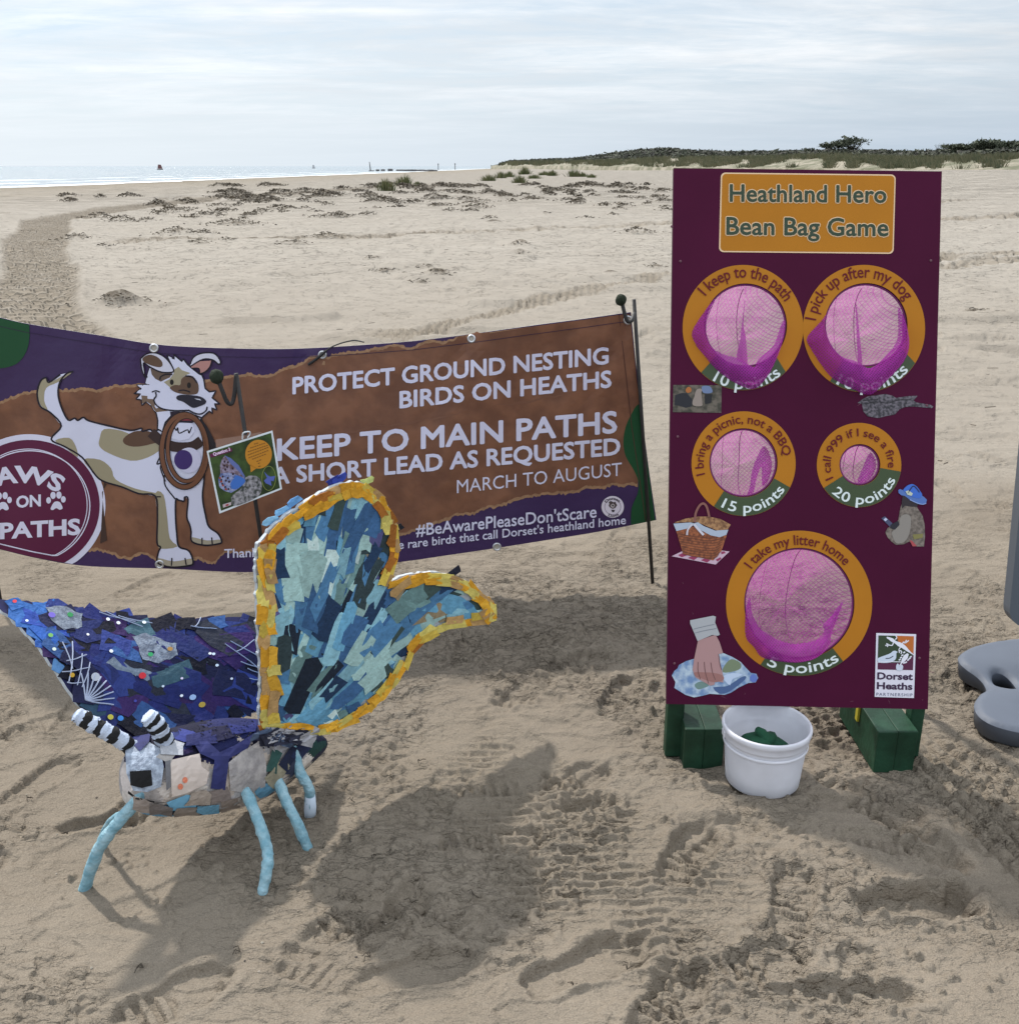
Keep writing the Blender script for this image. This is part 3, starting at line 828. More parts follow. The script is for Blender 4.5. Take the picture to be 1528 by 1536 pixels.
def clumps(n, ulo, uhi, smin, smax, cols, lift=0.3):
    px_ = 748 + (1640 - 748) * rg.random(n) ** 0.9
    us = rg.uniform(ulo, uhi, n)
    V, F, C = [], [], []
    yf = np.interp(px_, DPX, FOOT); yg = np.interp(px_, DPX, GTOP); yh = np.interp(px_, DPX, HTOP)
    d0 = dune_dist(px_)
    zf = at_depth(px_, yf, d0)[:, 2]; zg = at_depth(px_, yg, d0 * 1.14)[:, 2]; zh = at_depth(px_, yh, d0 * 1.5)[:, 2]
    t = np.where(us <= 1, us, us - 1)
    Y = np.where(us <= 1, d0 * (1 + 0.14 * t), d0 * (1.14 + 0.36 * t))
    z = np.where(us <= 1, zf + (zg - zf) * t, zg + (zh - zg) * t ** 0.8)
    X = (px_ - 764) / 1587.0 * Y
    for i in range(n):
        s = rg.uniform(smin, smax) * (d0[i] / 200.0 * 0.6 + 0.4)
        c = np.array([X[i], Y[i], z[i] + s * lift])
        q = rg.normal(size=(4, 3)) * s * np.array([0.8, 0.8, 0.5])
        b = len(V); V += [c + q[0], c + q[1], c + q[2], c + q[3]]
        F += [(b, b + 1, b + 2), (b, b + 2, b + 3)]
        cc = cols[rg.integers(len(cols))]; C += [cc, cc]
    return V, F, C
hb.addc(*clumps(26000, 1.03, 2.0, 0.22, 0.62, [(0.062, 0.068, 0.048), (0.074, 0.080, 0.056), (0.066, 0.064, 0.054), (0.082, 0.088, 0.062), (0.080, 0.076, 0.066)]))  # scrub colours lifted and greyed to carry the distance haze
heath = hb.build("heath_scrub", mat("heath_leaves", attr='Col', rough=0.95, var=0.3, vscale=0.4), colors=True)
tag(heath, "dark heath scrub covering the low hill behind the dunes", "scrub", kind='stuff')
gb = MB()
def grass_tufts(n, ulo, uhi):
    px_ = 752 + (1640 - 752) * rg.random(n); us = rg.uniform(ulo, uhi, n)
    yf = np.interp(px_, DPX, FOOT); yg = np.interp(px_, DPX, GTOP); d0 = dune_dist(px_)
    keep = vn(px_ / 18.0, us * 3.0, 33) + us * 0.9 > 0.25
    for p, u, a, b, d in zip(px_[keep], us[keep], yf[keep], yg[keep], d0[keep]):
        Y = d * (1 + 0.14 * u); z0 = at_depth(p, a, d)[2]; z1 = at_depth(p, b, d * 1.14)[2]
        z = z0 + (z1 - z0) * (0.6 * sst(0, 1, u) + 0.4 * u); X = (p - 764) / 1587.0 * Y
        s = rg.uniform(0.35, 0.8) * (0.5 + d / 250.0)
        col = [(0.11, 0.115, 0.062), (0.14, 0.135, 0.078), (0.085, 0.095, 0.055), (0.17, 0.155, 0.095)][rg.integers(4)]
        for k in range(5):
            dx, dy = rg.normal(size=2) * s * 0.35; h = s * rg.uniform(0.7, 1.2); w_ = s * 0.09
            gb.add([(X + dx - w_, Y + dy, z - 0.1), (X + dx + w_, Y + dy, z - 0.1), (X + dx * 2.0, Y + dy * 1.5, z + h)], [(0, 1, 2)], col)
grass_tufts(9500, 0.10, 1.15)
dg_ = gb.build("dune_grass", mat("dune_grass", attr='Col', rough=0.9), colors=True)
tag(dg_, "rough green grass growing over the dune front", "grass", kind='stuff')

# trees standing out above the heath
bark = mat("bark", (0.06, 0.05, 0.04), 0.9, var=0.3, vscale=6)
leafm = mat("tree_leaves", attr='Col', rough=0.9, var=0.25, vscale=1.5)
def tree(name, label, px, ybase, ytop, wpx, Y, group, flat=0.7, n=700, stems=2, seed=1, trunk_show=0.35):
    r = np.random.default_rng(seed)
    b = at_depth(px, ybase, Y); hgt = at_depth(px, ytop, Y)[2] - b[2]; wid = wpx / 1587.0 * Y
    base = (b[0], b[1], b[2] - 1.5)
    t = thing(name, label, 'tree', base, group)
    tr = MB()
    tips = []
    for s in range(stems):
        x = (s - (stems - 1) / 2) * wid * 0.16 / max(1, stems - 1) * 2
        P = [(b[0] + x * 0.5, Y, b[2] - 1.5), (b[0] + x * 0.8, Y, b[2] + hgt * 0.25), (b[0] + x * 1.6, Y, b[2] + hgt * 0.6)]
        tr.add(*tube(P, [hgt * 0.045, hgt * 0.035, hgt * 0.015], 6))
        for k in range(5):
            a = r.uniform(0, 2 * math.pi); q = np.array([b[0] + x * 1.2 + math.cos(a) * wid * 0.38 * r.random(), Y + math.sin(a) * wid * 0.3, b[2] + hgt * r.uniform(0.6, 0.92)])
            tr.add(*tube([P[1], (np.array(P[1]) * 0.4 + q * 0.6 + np.array([0, 0, -0.05 * hgt])), q], [hgt * 0.02, hgt * 0.014, hgt * 0.006], 5)); tips.append(q)
    tr.build('trunk', bark, t)
    lf = MB()
    cl = [(q[0] + r.normal() * wid * 0.05, q[1], q[2]) for q in tips] + [(b[0] + r.uniform(-0.42, 0.42) * wid, Y + r.uniform(-0.3, 0.3) * wid, b[2] + hgt * r.uniform(trunk_show + 0.1, 0.9)) for _ in range(8)]
    for i in range(n):
        c = np.array(cl[r.integers(len(cl))]) + r.normal(size=3) * np.array([wid * 0.085, wid * 0.085, hgt * 0.075])
        if c[2] < b[2] + hgt * trunk_show: c[2] = b[2] + hgt * (trunk_show + 0.2 * r.random())
        s = wid * r.uniform(0.018, 0.045)
        q = c + r.normal(size=(4, 3)) * s
        g = r.uniform(0.6, 1.4); lf.add(q, [(0, 1, 2), (0, 2, 3)], (0.062 * g, 0.072 * g, 0.046 * g))
    lf.build('crown', leafm, t, colors=True)
    return t
G_T = "trees on the heath skyline"
tree("heath_tree", "dense rounded dark tree on the skyline, left half of the pair above the board", 1252, 231, 212, 36, 230, G_T, seed=1, n=900, trunk_show=0.05)
tree("heath_tree", "taller airy dark tree on the skyline, right half of the pair above the board", 1277, 231, 206.5, 40, 232, G_T, seed=2, n=620, stems=3, trunk_show=0.15)
tree("heath_tree", "low dark bush on the skyline just left of the tree pair", 1211, 231, 222, 20, 235, G_T, seed=3, n=300, trunk_show=0.0)
tree("heath_tree", "thin spindly sapling on the skyline right of the board", 1404, 230, 216, 9, 190, G_T, seed=4, n=60, stems=1, trunk_show=0.6)
tree("heath_tree", "small wind-bent tree on the skyline beside the spindly sapling", 1418, 230, 214.5, 14, 188, G_T, seed=5, n=130, stems=1, trunk_show=0.4)
tree("heath_tree", "broad low dark tree on the skyline nearest the spindly sapling", 1445, 232, 216.5, 48, 170, G_T, seed=6, n=1300, stems=2, trunk_show=0.0)
tree("heath_tree", "broad dark tree standing highest at the right end of the skyline", 1484, 232, 211.5, 50, 165, G_T, seed=7, n=1500, stems=3, trunk_show=0.0)
tree("heath_tree", "dark tree cut by the right edge of the photo on the skyline", 1521, 232, 212.5, 46, 160, G_T, seed=8, n=1500, stems=3, trunk_show=0.0)

# marram tufts on the open sand
marram = mat("marram", attr='Col', rough=0.8, transl=0.25)
def tuft(px, py, wpx, hpx, label, seed):
    r = np.random.default_rng(seed); g = gpt(px, py); k = g[1] / 1587.0
    z0 = gz(g[0], g[1]) - 0.05
    b = MB(); W_, H_ = wpx * k, hpx * k
    for i in range(170):
        x = g[0] + r.normal() * W_ * 0.26; y = g[1] + r.normal() * W_ * 0.26; h = H_ * r.uniform(0.45, 1.08) * (1 - 0.35 * abs(x - g[0]) / (W_ * 0.5 + 1e-6)); w_ = max(0.016, 0.30 * k) * r.uniform(0.7, 1.3)
        lean = np.array([(x - g[0]) * 0.5 + r.normal() * 0.1 * H_, r.normal() * 0.12 * H_])
        q = r.uniform(0.6, 1.35); c = [(0.055, 0.075, 0.028), (0.085, 0.095, 0.04), (0.13, 0.12, 0.06)][r.integers(3)]
        P0 = np.array([x, y, z0]); P1 = P0 + [lean[0] * .35, lean[1] * .35, h * 0.6]; P2 = P0 + [lean[0], lean[1], h]
        wv = np.array([w_, 0, 0])
        b.add([P0 - wv, P0 + wv, P1 + wv * 0.8, P1 - wv * 0.8, P2], [(0, 1, 2, 3), (3, 2, 4)], np.array(c) * q)
    o = b.build("marram_tuft", marram, colors=True)
    tag(o, label, "grass tuft", "marram tufts on the open sand")
TU = [(580, 286, 24, 22, "dark marram tuft leftmost of the row on the open sand"), (607, 277, 22, 18, "marram tuft right beside the leftmost one, slightly further off"),
      (626, 279, 10, 8, "very small marram tuft just right of the two left ones"),
      (733, 271, 18, 12, "olive marram tuft at the left end of the middle cluster"), (751, 267, 14, 12, "upright marram tuft second in the middle cluster"),
      (764, 266, 14, 10, "low marram tuft just left of the pointed one"), (779, 274, 16, 14, "squat dark marram tuft in front of the pointed one"), (787, 262, 14, 13, "pointed marram tuft standing tallest in the middle cluster"),
      (801, 268, 16, 7, "thin pale marram tuft right of the squat dark one"), (816, 263, 12, 8, "small round marram tuft right of the middle cluster"), (828, 264, 12, 10, "compact dark marram tuft next to the small round one"),
      (861, 265, 18, 13, "large marram tuft near the right end of the row"), (873, 265, 14, 8, "low marram tuft touching the large right-hand one"), (887, 267, 10, 7, "last small marram tuft at the right end of the row")]
for i, a in enumerate(TU): tuft(*a, seed=100 + i)
_r2 = np.random.default_rng(9)

# dead weed and straw on the sand
dw = MB()
for (mx, my, sx, sy_, h) in MW:
    n_ = int(np.clip(90 * (sx / 0.3) ** 0.5 * (h / 0.12), 18, 170))
    for _ in range(n_):
        x = mx + _r2.normal() * sx * 0.8; y = my + (_r2.normal() * 0.7 - 0.1) * sy_; 
        L = _r2.uniform(0.02, 0.085) * (0.6 + my / 50.0); a = _r2.uniform(0, 2 * math.pi); w_ = max(0.004, 0.00030 * my) * _r2.uniform(0.7, 1.5)
        zz = float(base_z(np.array([x]), np.array([y]))[0]) + 0.75 * h * math.exp(-1.0 * (((x - mx) / sx) ** 2 + ((y - my) / sy_) ** 2)) + _r2.uniform(0.0, 0.03) * (0.5 + my / 20)
        d = np.array([math.cos(a), math.sin(a), _r2.uniform(-0.3, 0.35)]) * L
        p = np.array([x, y, zz]); s = np.array([-math.sin(a) * w_, math.cos(a) * w_, w_])
        c = [(0.10, 0.084, 0.064), (0.14, 0.118, 0.09), (0.075, 0.063, 0.05), (0.20, 0.17, 0.13)][_r2.integers(4)]
        m_ = p + d * 0.5 + np.array([0, 0, L * 0.15])
        dw.add([p - s, p + s, m_ + s, m_ - s, p + d + s * 0.5, p + d - s * 0.5], [(0, 1, 2, 3), (3, 2, 4, 5)], c)
for _ in range(170):
    y = 4 + 22 * _r2.beta(1, 1.4); x = _r2.uniform(-0.6, 0.6) * y
    L = _r2.uniform(0.02, 0.08) * (0.6 + y / 20); a = _r2.uniform(-0.9, 0.9); w_ = max(0.002, 0.00018 * y)
    zz = gz(x, y) + 0.006
    d = np.array([math.cos(a), math.sin(a), 0.05]) * L; p = np.array([x, y, zz]); s = np.array([0, w_, w_])
    dw.add([p - s, p + s, p + d + s, p + d - s], [(0, 1, 2, 3)], (0.10, 0.08, 0.06))
for (px_, py_) in [(45, 1188), (548, 893), (700, 1415), (940, 1452), (860, 1470), (555, 1432), (630, 1134), (527, 1193), (1255, 830), (360, 1425), (215, 1448), (1560, 1300), (560, 1280), (617, 1340), (710, 1338), (100, 1240), (1480, 570)]:
    g = at_ground(px_, py_); z_ = gz(g[0], g[1]) + 0.004
    for _ in range(3):
        a = _r2.uniform(0, 2 * math.pi); L = _r2.uniform(0.004, 0.010)
        P = [(g[0], g[1], z_), (g[0] + math.cos(a) * L, g[1] + math.sin(a) * L, z_ + 0.006), (g[0] + math.cos(a + 0.5) * L * 1.8, g[1] + math.sin(a + 0.5) * L * 1.8, z_ + 0.002)]
        dw.add(*tube(P, 0.0009, 5), (0.05, 0.04, 0.03))
o = dw.build("dead_weed", mat("dead_weed", attr='Col', rough=0.9), colors=True)
tag(o, "dark dried weed and twigs scattered over the sand", "dried weed", kind='stuff')

# flecks of shell and grit near the camera
sh_ = MB()
for _ in range(150):
    y = 1.25 + 3.0 * _r2.random(); x = _r2.uniform(-0.6, 0.6) * (y + 0.4); z_ = gz(x, y) + 0.001; r_ = _r2.uniform(0.0012, 0.0034)
    c = [(0.30, 0.27, 0.22), (0.06, 0.05, 0.045), (0.10, 0.08, 0.065), (0.35, 0.30, 0.25)][_r2.integers(4)]; w0 = _r2.uniform(0, 6.28)
    rim = [(x + r_ * math.cos(w0 + k * 1.2566) * _r2.uniform(0.7, 1.2), y + r_ * math.sin(w0 + k * 1.2566), z_) for k in range(5)]
    sh_.add(rim + [(x, y, z_ + r_ * 0.7)], [(k, (k + 1) % 5, 5) for k in range(5)], c)
tag(sh_.build("shell_grit", mat("shell_grit", attr='Col', rough=0.7), colors=True), "tiny flecks of shell and grit on the near sand", "shell grit", kind='stuff')
# ------------------------------------------------------------------ out on the water
def boat(px, py, wpx, hpx, Y, sailcol, label, name="sailing_boat"):
    b = at_depth(px, py, Y); k = Y / 1587.0; w_, h_ = wpx * k, hpx * k
    t = thing(name, label, "boat", (b[0], Y, -1.0), "boats out on the water")
    hz = -1.0
    hull = MB(); L = w_ * 1.1
    hull.add([(b[0] - L / 2, Y, hz - 0.3), (b[0] + L * 0.42, Y, hz - 0.3), (b[0] + L * 0.56, Y, hz + h_ * 0.16), (b[0] - L / 2, Y - w_ * 0.16, hz + h_ * 0.13), (b[0] - L / 2, Y + w_ * 0.16, hz + h_ * 0.13),
              (b[0] + L * 0.2, Y - w_ * 0.18, hz + h_ * 0.14), (b[0] + L * 0.2, Y + w_ * 0.18, hz + h_ * 0.14)], [(0, 1, 5, 3), (1, 2, 5), (0, 4, 6, 1), (1, 6, 2), (3, 5, 2, 6, 4), (0, 3, 4)])
    hull.build('hull', mat('boat_hull', (0.12, 0.10, 0.10), 0.5), t)
    sb = MB()
    n = 8
    for s_ in (-1, 1):
        pass
    G = []
    for i in range(n + 1):
        v = i / n
        for j in range(n + 1):
            u = j / n
            x = b[0] + w_ * ((-0.48 + 0.16 * v) + u * (0.96 - 0.40 * v)); G.append((x, Y - 0.12 * w_ * math.sin(math.pi * u) * (1 - 0.4 * v), hz + h_ * (0.18 + 0.80 * v - 0.05 * u * v)))
    sb.add(G, [(i * (n + 1) + j, i * (n + 1) + j + 1, (i + 1) * (n + 1) + j + 1, (i + 1) * (n + 1) + j) for i in range(n) for j in range(n)])
    sb.build('sail', mat('sail_' + str(int(sailcol[0] * 100)), sailcol, 0.8), t)
    mb = MB(); mb.add(*tube([(b[0] - w_ * 0.05, Y + 0.1, hz), (b[0] - w_ * 0.05, Y + 0.1, hz + h_ * 1.03)], w_ * 0.02, 6)); mb.build('mast', mat('boat_hull', (0.12, 0.10, 0.10)), t)
boat(240.5, 253.6, 8, 7.6, 700, (0.16, 0.075, 0.075), "boat under a square dark red sail far out on the bright water")
boat(470.5, 251, 4, 5.0, 1100, (0.45, 0.45, 0.47), "tiny pale sailing boat on the horizon between the red sail and the post")
# posts of the groyne
gm = mat("groyne_rock", (0.14, 0.14, 0.145), 0.9, var=0.4, vscale=0.6)
grb = MB()
rr_ = np.random.default_rng(3)
for i in range(90):
    t_ = i / 89.0
    px_ = 596 + 58 * t_; Yg_ = 520 - 40 * t_; p = at_depth(px_, 253.2 - 1.6 * t_, Yg_)
    s = rr_.uniform(0.35, 0.8)
    V, F = box(p[0], Yg_ + rr_.normal() * 1.2, -1.0 + s * 0.3, s * 2.0, s * 1.6, s * 1.1 + 0.3, 0.15); grb.add(V, F)
gro = grb.build("rock_groyne", gm); tag(gro, "low dark rock groyne running out from the far beach", "groyne")
for px_, s in ((566.5, 0.55), (574.5, 0.6), (585.5, 0.75)):
    p = at_depth(px_, 254.6, 500)
    V, F = box(p[0], 500, -0.85, s * 3.2, s * 2, s * 2.6, 0.3)
    tag(mk("groyne_rock", V, F, gm), {566.5: "dark rock in the sea next to the tall post", 574.5: "dark rock in the sea, middle of three before the groyne", 585.5: "largest dark rock in the sea next to the groyne tip"}[px_], "rock", "rocks off the groyne tip")
p = at_depth(556, 254, 500)
t = thing("marker_post", "tall leaning dark post standing in the sea off the groyne", "post", (p[0], 500, -1.0))
a = MB(); a.add(*tube([(p[0], 500, -1.6), (p[0] - 0.25, 500, 1.0), (p[0] - 0.45, 500, 3.2)], [0.30, 0.24, 0.16], 8)); a.build('pole', gm, t)
a = MB(); a.add(*box(p[0] + 0.4, 500, -0.95, 2.6, 1.6, 0.7, 0.2)); a.build('footing', gm, t)
for px_, y0, y1, lab in ((657.3, 250.6, 245.2, "slim grey post on the far beach, left of two by the water"), (682.5, 250.6, 244.8, "dark post on the far beach, right of two by the water")):
    p0 = at_depth(px_, y0, 600); p1 = at_depth(px_, y1, 600)
    t = thing("beach_post", lab, "post", (p0[0], 600, p0[2]), "posts on the far beach")
    a = MB(); a.add(*tube([(p0[0], 600, p0[2] - 1.5), (p0[0], 600, p1[2])], [0.24, 0.2], 8)); a.build('pole', gm, t)
    a = MB(); a.add(*tube([(p0[0], 600, p1[2] - 0.7), (p0[0], 600, p1[2] - 0.1)], [0.38, 0.30], 8)); a.build('topmark', gm, t)
# ------------------------------------------------------------------ bean bag game board
B_UP = np.array([0, 0.349, 1.185]) / math.hypot(0.349, 1.185)
B_N = np.array([0, -1.185, 0.349]) / math.hypot(0.349, 1.185)
B_P0 = np.array([0.55, 2.057, 0.147])
def board(px, py, off=0.0):
    a, f, u = rays(px, py)
    D = np.stack([a, f, u], -1)
    t = ((B_P0 - np.array([0, 0, CAM_H])) @ B_N) / (D @ B_N)
    P = np.array([0, 0, CAM_H]) + D * t[..., None]
    return P + np.asarray(off, float)[..., None] * B_N if np.ndim(off) else P + off * B_N
def ell(c, rx, ry=None, n=72, a0=0, a1=360):
    ry = rx if ry is None else ry
    a = np.radians(np.linspace(a0, a1, n, endpoint=(a1 - a0) % 360 != 0))
    return np.stack([c[0] + rx * np.cos(a), c[1] + ry * np.sin(a)], 1)
def sector(c, rin, rx, ry, a0, a1, n=28):
    a = np.radians(np.linspace(a0, a1, n))
    o = np.stack([c[0] + rx * np.cos(a), c[1] + ry * np.sin(a)], 1); i = np.stack([c[0] + rin[0] * np.cos(a[::-1]), c[1] + rin[1] * np.sin(a[::-1])], 1)
    return np.concatenate([o, i])
def TF(ox, oy, s):
    return lambda pts: np.asarray(pts, float) / s + np.array([ox, oy])

maroon = mat("maroon_board_paint", sh(62, 12, 40), 0.6, var=0.16, vscale=3.5, bump=0.25, bscale=40, bdist=0.0015, spec=0.10, detail=9)
m_edge = mat("board_edge", sh(48, 18, 30), 0.8, var=0.2, vscale=40)
orange = mat("orange_vinyl", sh(158, 102, 26), 0.55, spec=0.15, var=0.05, vscale=8)
cream = mat("cream_vinyl", sh(205, 175, 140), 0.5)
dkgreen = mat("dark_green_vinyl", sh(48, 62, 34), 0.4, var=0.05)
t_green = mat("title_green", sh(34, 52, 34), 0.5)
t_maroon = mat("maroon_ink", sh(88, 24, 32), 0.6, spec=0.15)
t_white = mat("white_ink", sh(196, 205, 205), 0.5)
post_green = mat("green_timber_paint", sh(17, 44, 29), 0.55, color2=sh(24, 54, 38), vscale=16, detail=9, var=0.2, bump=0.5, bscale=70, bdist=0.003, spec=0.3)

RING = dict(
 A=dict(c=(1113.6, 491.5), rx=90.4, ry=94, hc=(1117.5, 488), h=61.5, g=(45, 134), top="I keep to the path", ta=(-141, -31), tr=72, cap=17, pts="10 points", pa=(121, 50), pr=89, pcap=17),
 B=dict(c=(1294.8, 493), rx=91.5, ry=95.5, hc=(1298, 487.5), h=61.5, g=(33, 124), top="I pick up after my dog", ta=(-171, -33), tr=73, cap=17, pts="10 points", pa=(118, 42), pr=90, pcap=17),
 C=dict(c=(1114.6, 695.5), rx=78, ry=78.5, hc=(1114.4, 694), h=50.5, g=(27, 125), top="I bring a picnic, not a BBQ", ta=(-195, -11), tr=60, cap=13, pts="15 points", pa=(118, 32), pr=73, pcap=15),
 D=dict(c=(1287.5, 697.6), rx=63.3, ry=63.3, hc=(1288.7, 697), h=30, g=(9, 147), top="I call 999 if I see a fire", ta=(-206, 5), tr=43, cap=12, pts="20 points", pa=(135, 22), pr=59, pcap=15),
 E=dict(c=(1197.7, 904.8), rx=109.5, ry=109, hc=(1198, 905), h=82, g=(53, 122), top="I take my litter home", ta=(-144, -40), tr=88, cap=15, pts="5 points", pa=(118, 55), pr=105, pcap=16))
game = thing("bean_bag_game_board", "tall maroon bean bag game board with five netted holes leaning on green timbers", "game board", tuple(board(np.array(1195.0), np.array(1060.0)) * [1, 1, 0]))
holes = [ell(r['hc'], r['h'], r['h'] * 1.01, 80) for r in RING.values()]
bo = [(1010, 252), (1412, 257), (1391, 1064), (999, 1056)]
slab("panel", bo, board, 0.0, -0.012, [maroon, m_edge], game, holes, step=None)

# title plate
def rrect(pts, r, n=6):
    P = np.asarray(pts, float); out = []
    for i in range(4):
        a, b, c = P[i - 1], P[i], P[(i + 1) % 4]
        u = (a - b) / np.hypot(*(a - b)); v = (c - b) / np.hypot(*(c - b))
        for k in range(n + 1):
            w_ = k / n * math.pi / 2
            out.append(b + u * r * (1 - math.sin(w_)) + v * r * (1 - math.cos(w_)))
    return np.array(out)
tp = [(1080.6, 259), (1342.5, 262), (1339.2, 381), (1077.6, 378.3)]
plate = decal("title_plate", rrect(tp, 7), board, 0.0012, cream, game)
decal("title_face", rrect([(1082.6, 261), (1340.6, 264), (1337.2, 378.8), (1079.8, 376.3)], 6), board, 0.0018, orange, plate)
for s, p0, p1, cap in (("Heathland Hero", (1094, 302.5), (1327.5, 304.3), 25), ("Bean Bag Game", (1089, 352), (1330.5, 354.3), 25.5)):
    text_line("lettering", s, p0, p1, cap, board, 0.0022, cream, plate, thick=0.085)
    text_line("lettering", s, p0, p1, cap, board, 0.0034, t_green, plate, thick=0.028)
ring_objs = {}
for k, r in RING.items():
    o = decal("target_ring", ell(r['c'], r['rx'], r['ry'], 96), board, 0.0012 + (0.0005 if k == 'B' else 0), orange, game, [ell(r['hc'], r['h'] + 0.6, r['h'] * 1.01 + 0.6, 80)])
    hr = (r['h'] + 0.8)
    i_ = sector(r['c'], (hr, hr), r['rx'] - 0.4, r['ry'] - 0.4, *r['g'])
    # inner arc follows the hole's own centre
    n = len(i_) // 2; a = np.radians(np.linspace(*r['g'], n))[::-1]
    i_[n:] = np.stack([r['hc'][0] + hr * np.cos(a), r['hc'][1] + hr * 1.01 * np.sin(a)], 1)
    decal("points_label", i_, board, 0.0022, dkgreen, o)
    asp = r['ry'] / r['rx']
    text_arc("lettering", r['top'], r['c'], r['tr'], r['ta'][0], r['ta'][1], r['cap'], board, 0.003, t_maroon, o, bold=0.008, asp=asp)
    text_arc("lettering", r['pts'], r['c'], r['pr'], r['pa'][0], r['pa'][1], r['pcap'], board, 0.003, t_white, o, bold=0.012, inward=True, asp=asp)
    ring_objs[k] = o

def net_material(name, col, cover, cell, soft=0.12, alpha_line=0.95, fill=0.12):
    m = bpy.data.materials.new(name); m.use_nodes = True
    n, l = m.node_tree.nodes, m.node_tree.links
    n.clear()
    out = n.new('ShaderNodeOutputMaterial'); uv = n.new('ShaderNodeUVMap'); sp = n.new('ShaderNodeSeparateXYZ'); l.new(uv.outputs[0], sp.inputs[0])
    def M(op, a, b=None):
        q = n.new('ShaderNodeMath'); q.operation = op
        for i, v in enumerate((a, b)):
            if v is None: continue
            if isinstance(v, (int, float)): q.inputs[i].default_value = v
            else: l.new(v, q.inputs[i])
        return q.outputs[0]
    s = M('DIVIDE', M('ADD', sp.outputs[0], sp.outputs[1]), cell); d = M('DIVIDE', M('SUBTRACT', sp.outputs[0], M('MULTIPLY', sp.outputs[1], 1.0)), cell)
    def line(x):
        f = M('ABSOLUTE', M('SUBTRACT', M('FRACT', x), 0.5))
        q = n.new('ShaderNodeMapRange'); l.new(f, q.inputs[0]); q.inputs[1].default_value = 0.5 - cover; q.inputs[2].default_value = 0.5 - cover + soft; q.inputs[3].default_value = 0; q.inputs[4].default_value = 1
        return q.outputs[0]
    a = M('MAXIMUM', line(s), line(d))
    fac = M('ADD', M('MULTIPLY', a, alpha_line - fill), fill)
    df = n.new('ShaderNodeBsdfDiffuse'); df.inputs[0].default_value = (*col, 1)
    tr = n.new('ShaderNodeBsdfTranslucent'); tr.inputs[0].default_value = (*col, 1)
    mx = n.new('ShaderNodeMixShader'); mx.inputs[0].default_value = 0.5; l.new(df.outputs[0], mx.inputs[1]); l.new(tr.outputs[0], mx.inputs[2])
    tp_ = n.new('ShaderNodeBsdfTransparent')
    m2 = n.new('ShaderNodeMixShader'); l.new(fac, m2.inputs[0]); l.new(tp_.outputs[0], m2.inputs[1]); l.new(mx.outputs[0], m2.inputs[2])
    l.new(m2.outputs[0], out.inputs[0])
    return m
net_back = net_material("pink_net", (0.50, 0.055, 0.42), 0.16, 6.6, fill=0.40, alpha_line=0.72)
net_fold = net_material("pink_net_folded", (0.44, 0.055, 0.40), 0.26, 4.6, fill=0.52, alpha_line=0.9)
hem = mat("net_hem", (0.16, 0.02, 0.12), 0.8)
seam_m = mat("net_seam", (0.30, 0.045, 0.25), 0.8)
def pouch(k, depth, sag, seed):
    r = RING[k]; n = 72; rings = 14
    V, F, U = [], [], []
    for i in range(rings + 1):
        q = 1 - i / rings
        for j in range(n):
            w_ = 2 * math.pi * j / n
            px = r['hc'][0] + (r['h'] - 0.4) * q * math.cos(w_); py = r['hc'][1] + (r['h'] - 0.4) * 1.01 * q * math.sin(w_)
            d = depth * math.sqrt(max(0, 1 - q ** 2.4))
            d *= 1 + 0.12 * math.sin(3 * w_ + seed) * q + 0.05 * math.sin(9 * w_ + 2 * seed) * q
            P = board(np.array(px), np.array(py), -0.004 - d); P = P + np.array([0, 0, -sag * (1 - q) * 1.0])
            V.append(P); U.append((px, py))
    for i in range(rings):
        for j in range(n):
            j2 = (j + 1) % n
            F.append((i * n + j, (i + 1) * n + j, (i + 1) * n + j2, i * n + j2))
    F.append(tuple(rings * n + j for j in range(n)))
    o = mk("net", V, F, net_back, game, smooth=True, uv=U)
    rim = [board(np.array(p[0]), np.array(p[1]), -0.004) for p in ell(r['hc'], r['h'] - 1.0, (r['h'] - 1.0) * 1.01, 64)]
    Vr, Fr = tube(list(rim) + [rim[0]], 0.0022, 6, cap=False)
    mk("hem", Vr, Fr, hem, o)
    # seam gathered down the middle of the pouch
    for (dx, w_) in ((0.06, 0.0009), (-0.45, 0.0006)):
        S = []
        for t_ in np.linspace(-0.96, 0.93, 20):
            q = abs(t_); px = r['hc'][0] + r['h'] * (dx + 0.05 * math.sin(2.5 * t_ + seed)) ; py = r['hc'][1] + r['h'] * t_
            d = depth * math.sqrt(max(0, 1 - q ** 2.4)) * 0.97
            P = board(np.array(px), np.array(py), -0.002 - d); S.append(P + np.array([0, 0, -sag * (1 - q)]))
        Vs, Fs = tube(S, w_, 5); mk("seam", Vs, Fs, seam_m, o)
    return o
nets = {k: pouch(k, d, s, i) for i, (k, d, s) in enumerate((('A', 0.10, 0.02), ('B', 0.10, 0.02), ('C', 0.08, 0.01), ('D', 0.05, 0.005), ('E', 0.12, 0.02)))}
def drape(k, pts, base, bulge, seed, step=4.0, holes=()):
    P = catmull(pts, 4, closed=True)
    v, f = triang(P, [], step)
    dd = dist_poly(v, P)
    off = base + bulge * (1 - np.exp(-dd / 9.0)) + 0.004 * np.sin(v[:, 0] / 5.0 + v[:, 1] / 14.0 + seed) * (1 - np.exp(-dd / 5.0))
    o = mk("folded_net", board(v[:, 0], v[:, 1], off), f, net_fold, nets[k], smooth=True, uv=v)
    return o
c5 = TF(990, 240, 3.5535); c6 = TF(990, 560, 3.5535); c7 = TF(980, 780, 3.4727)
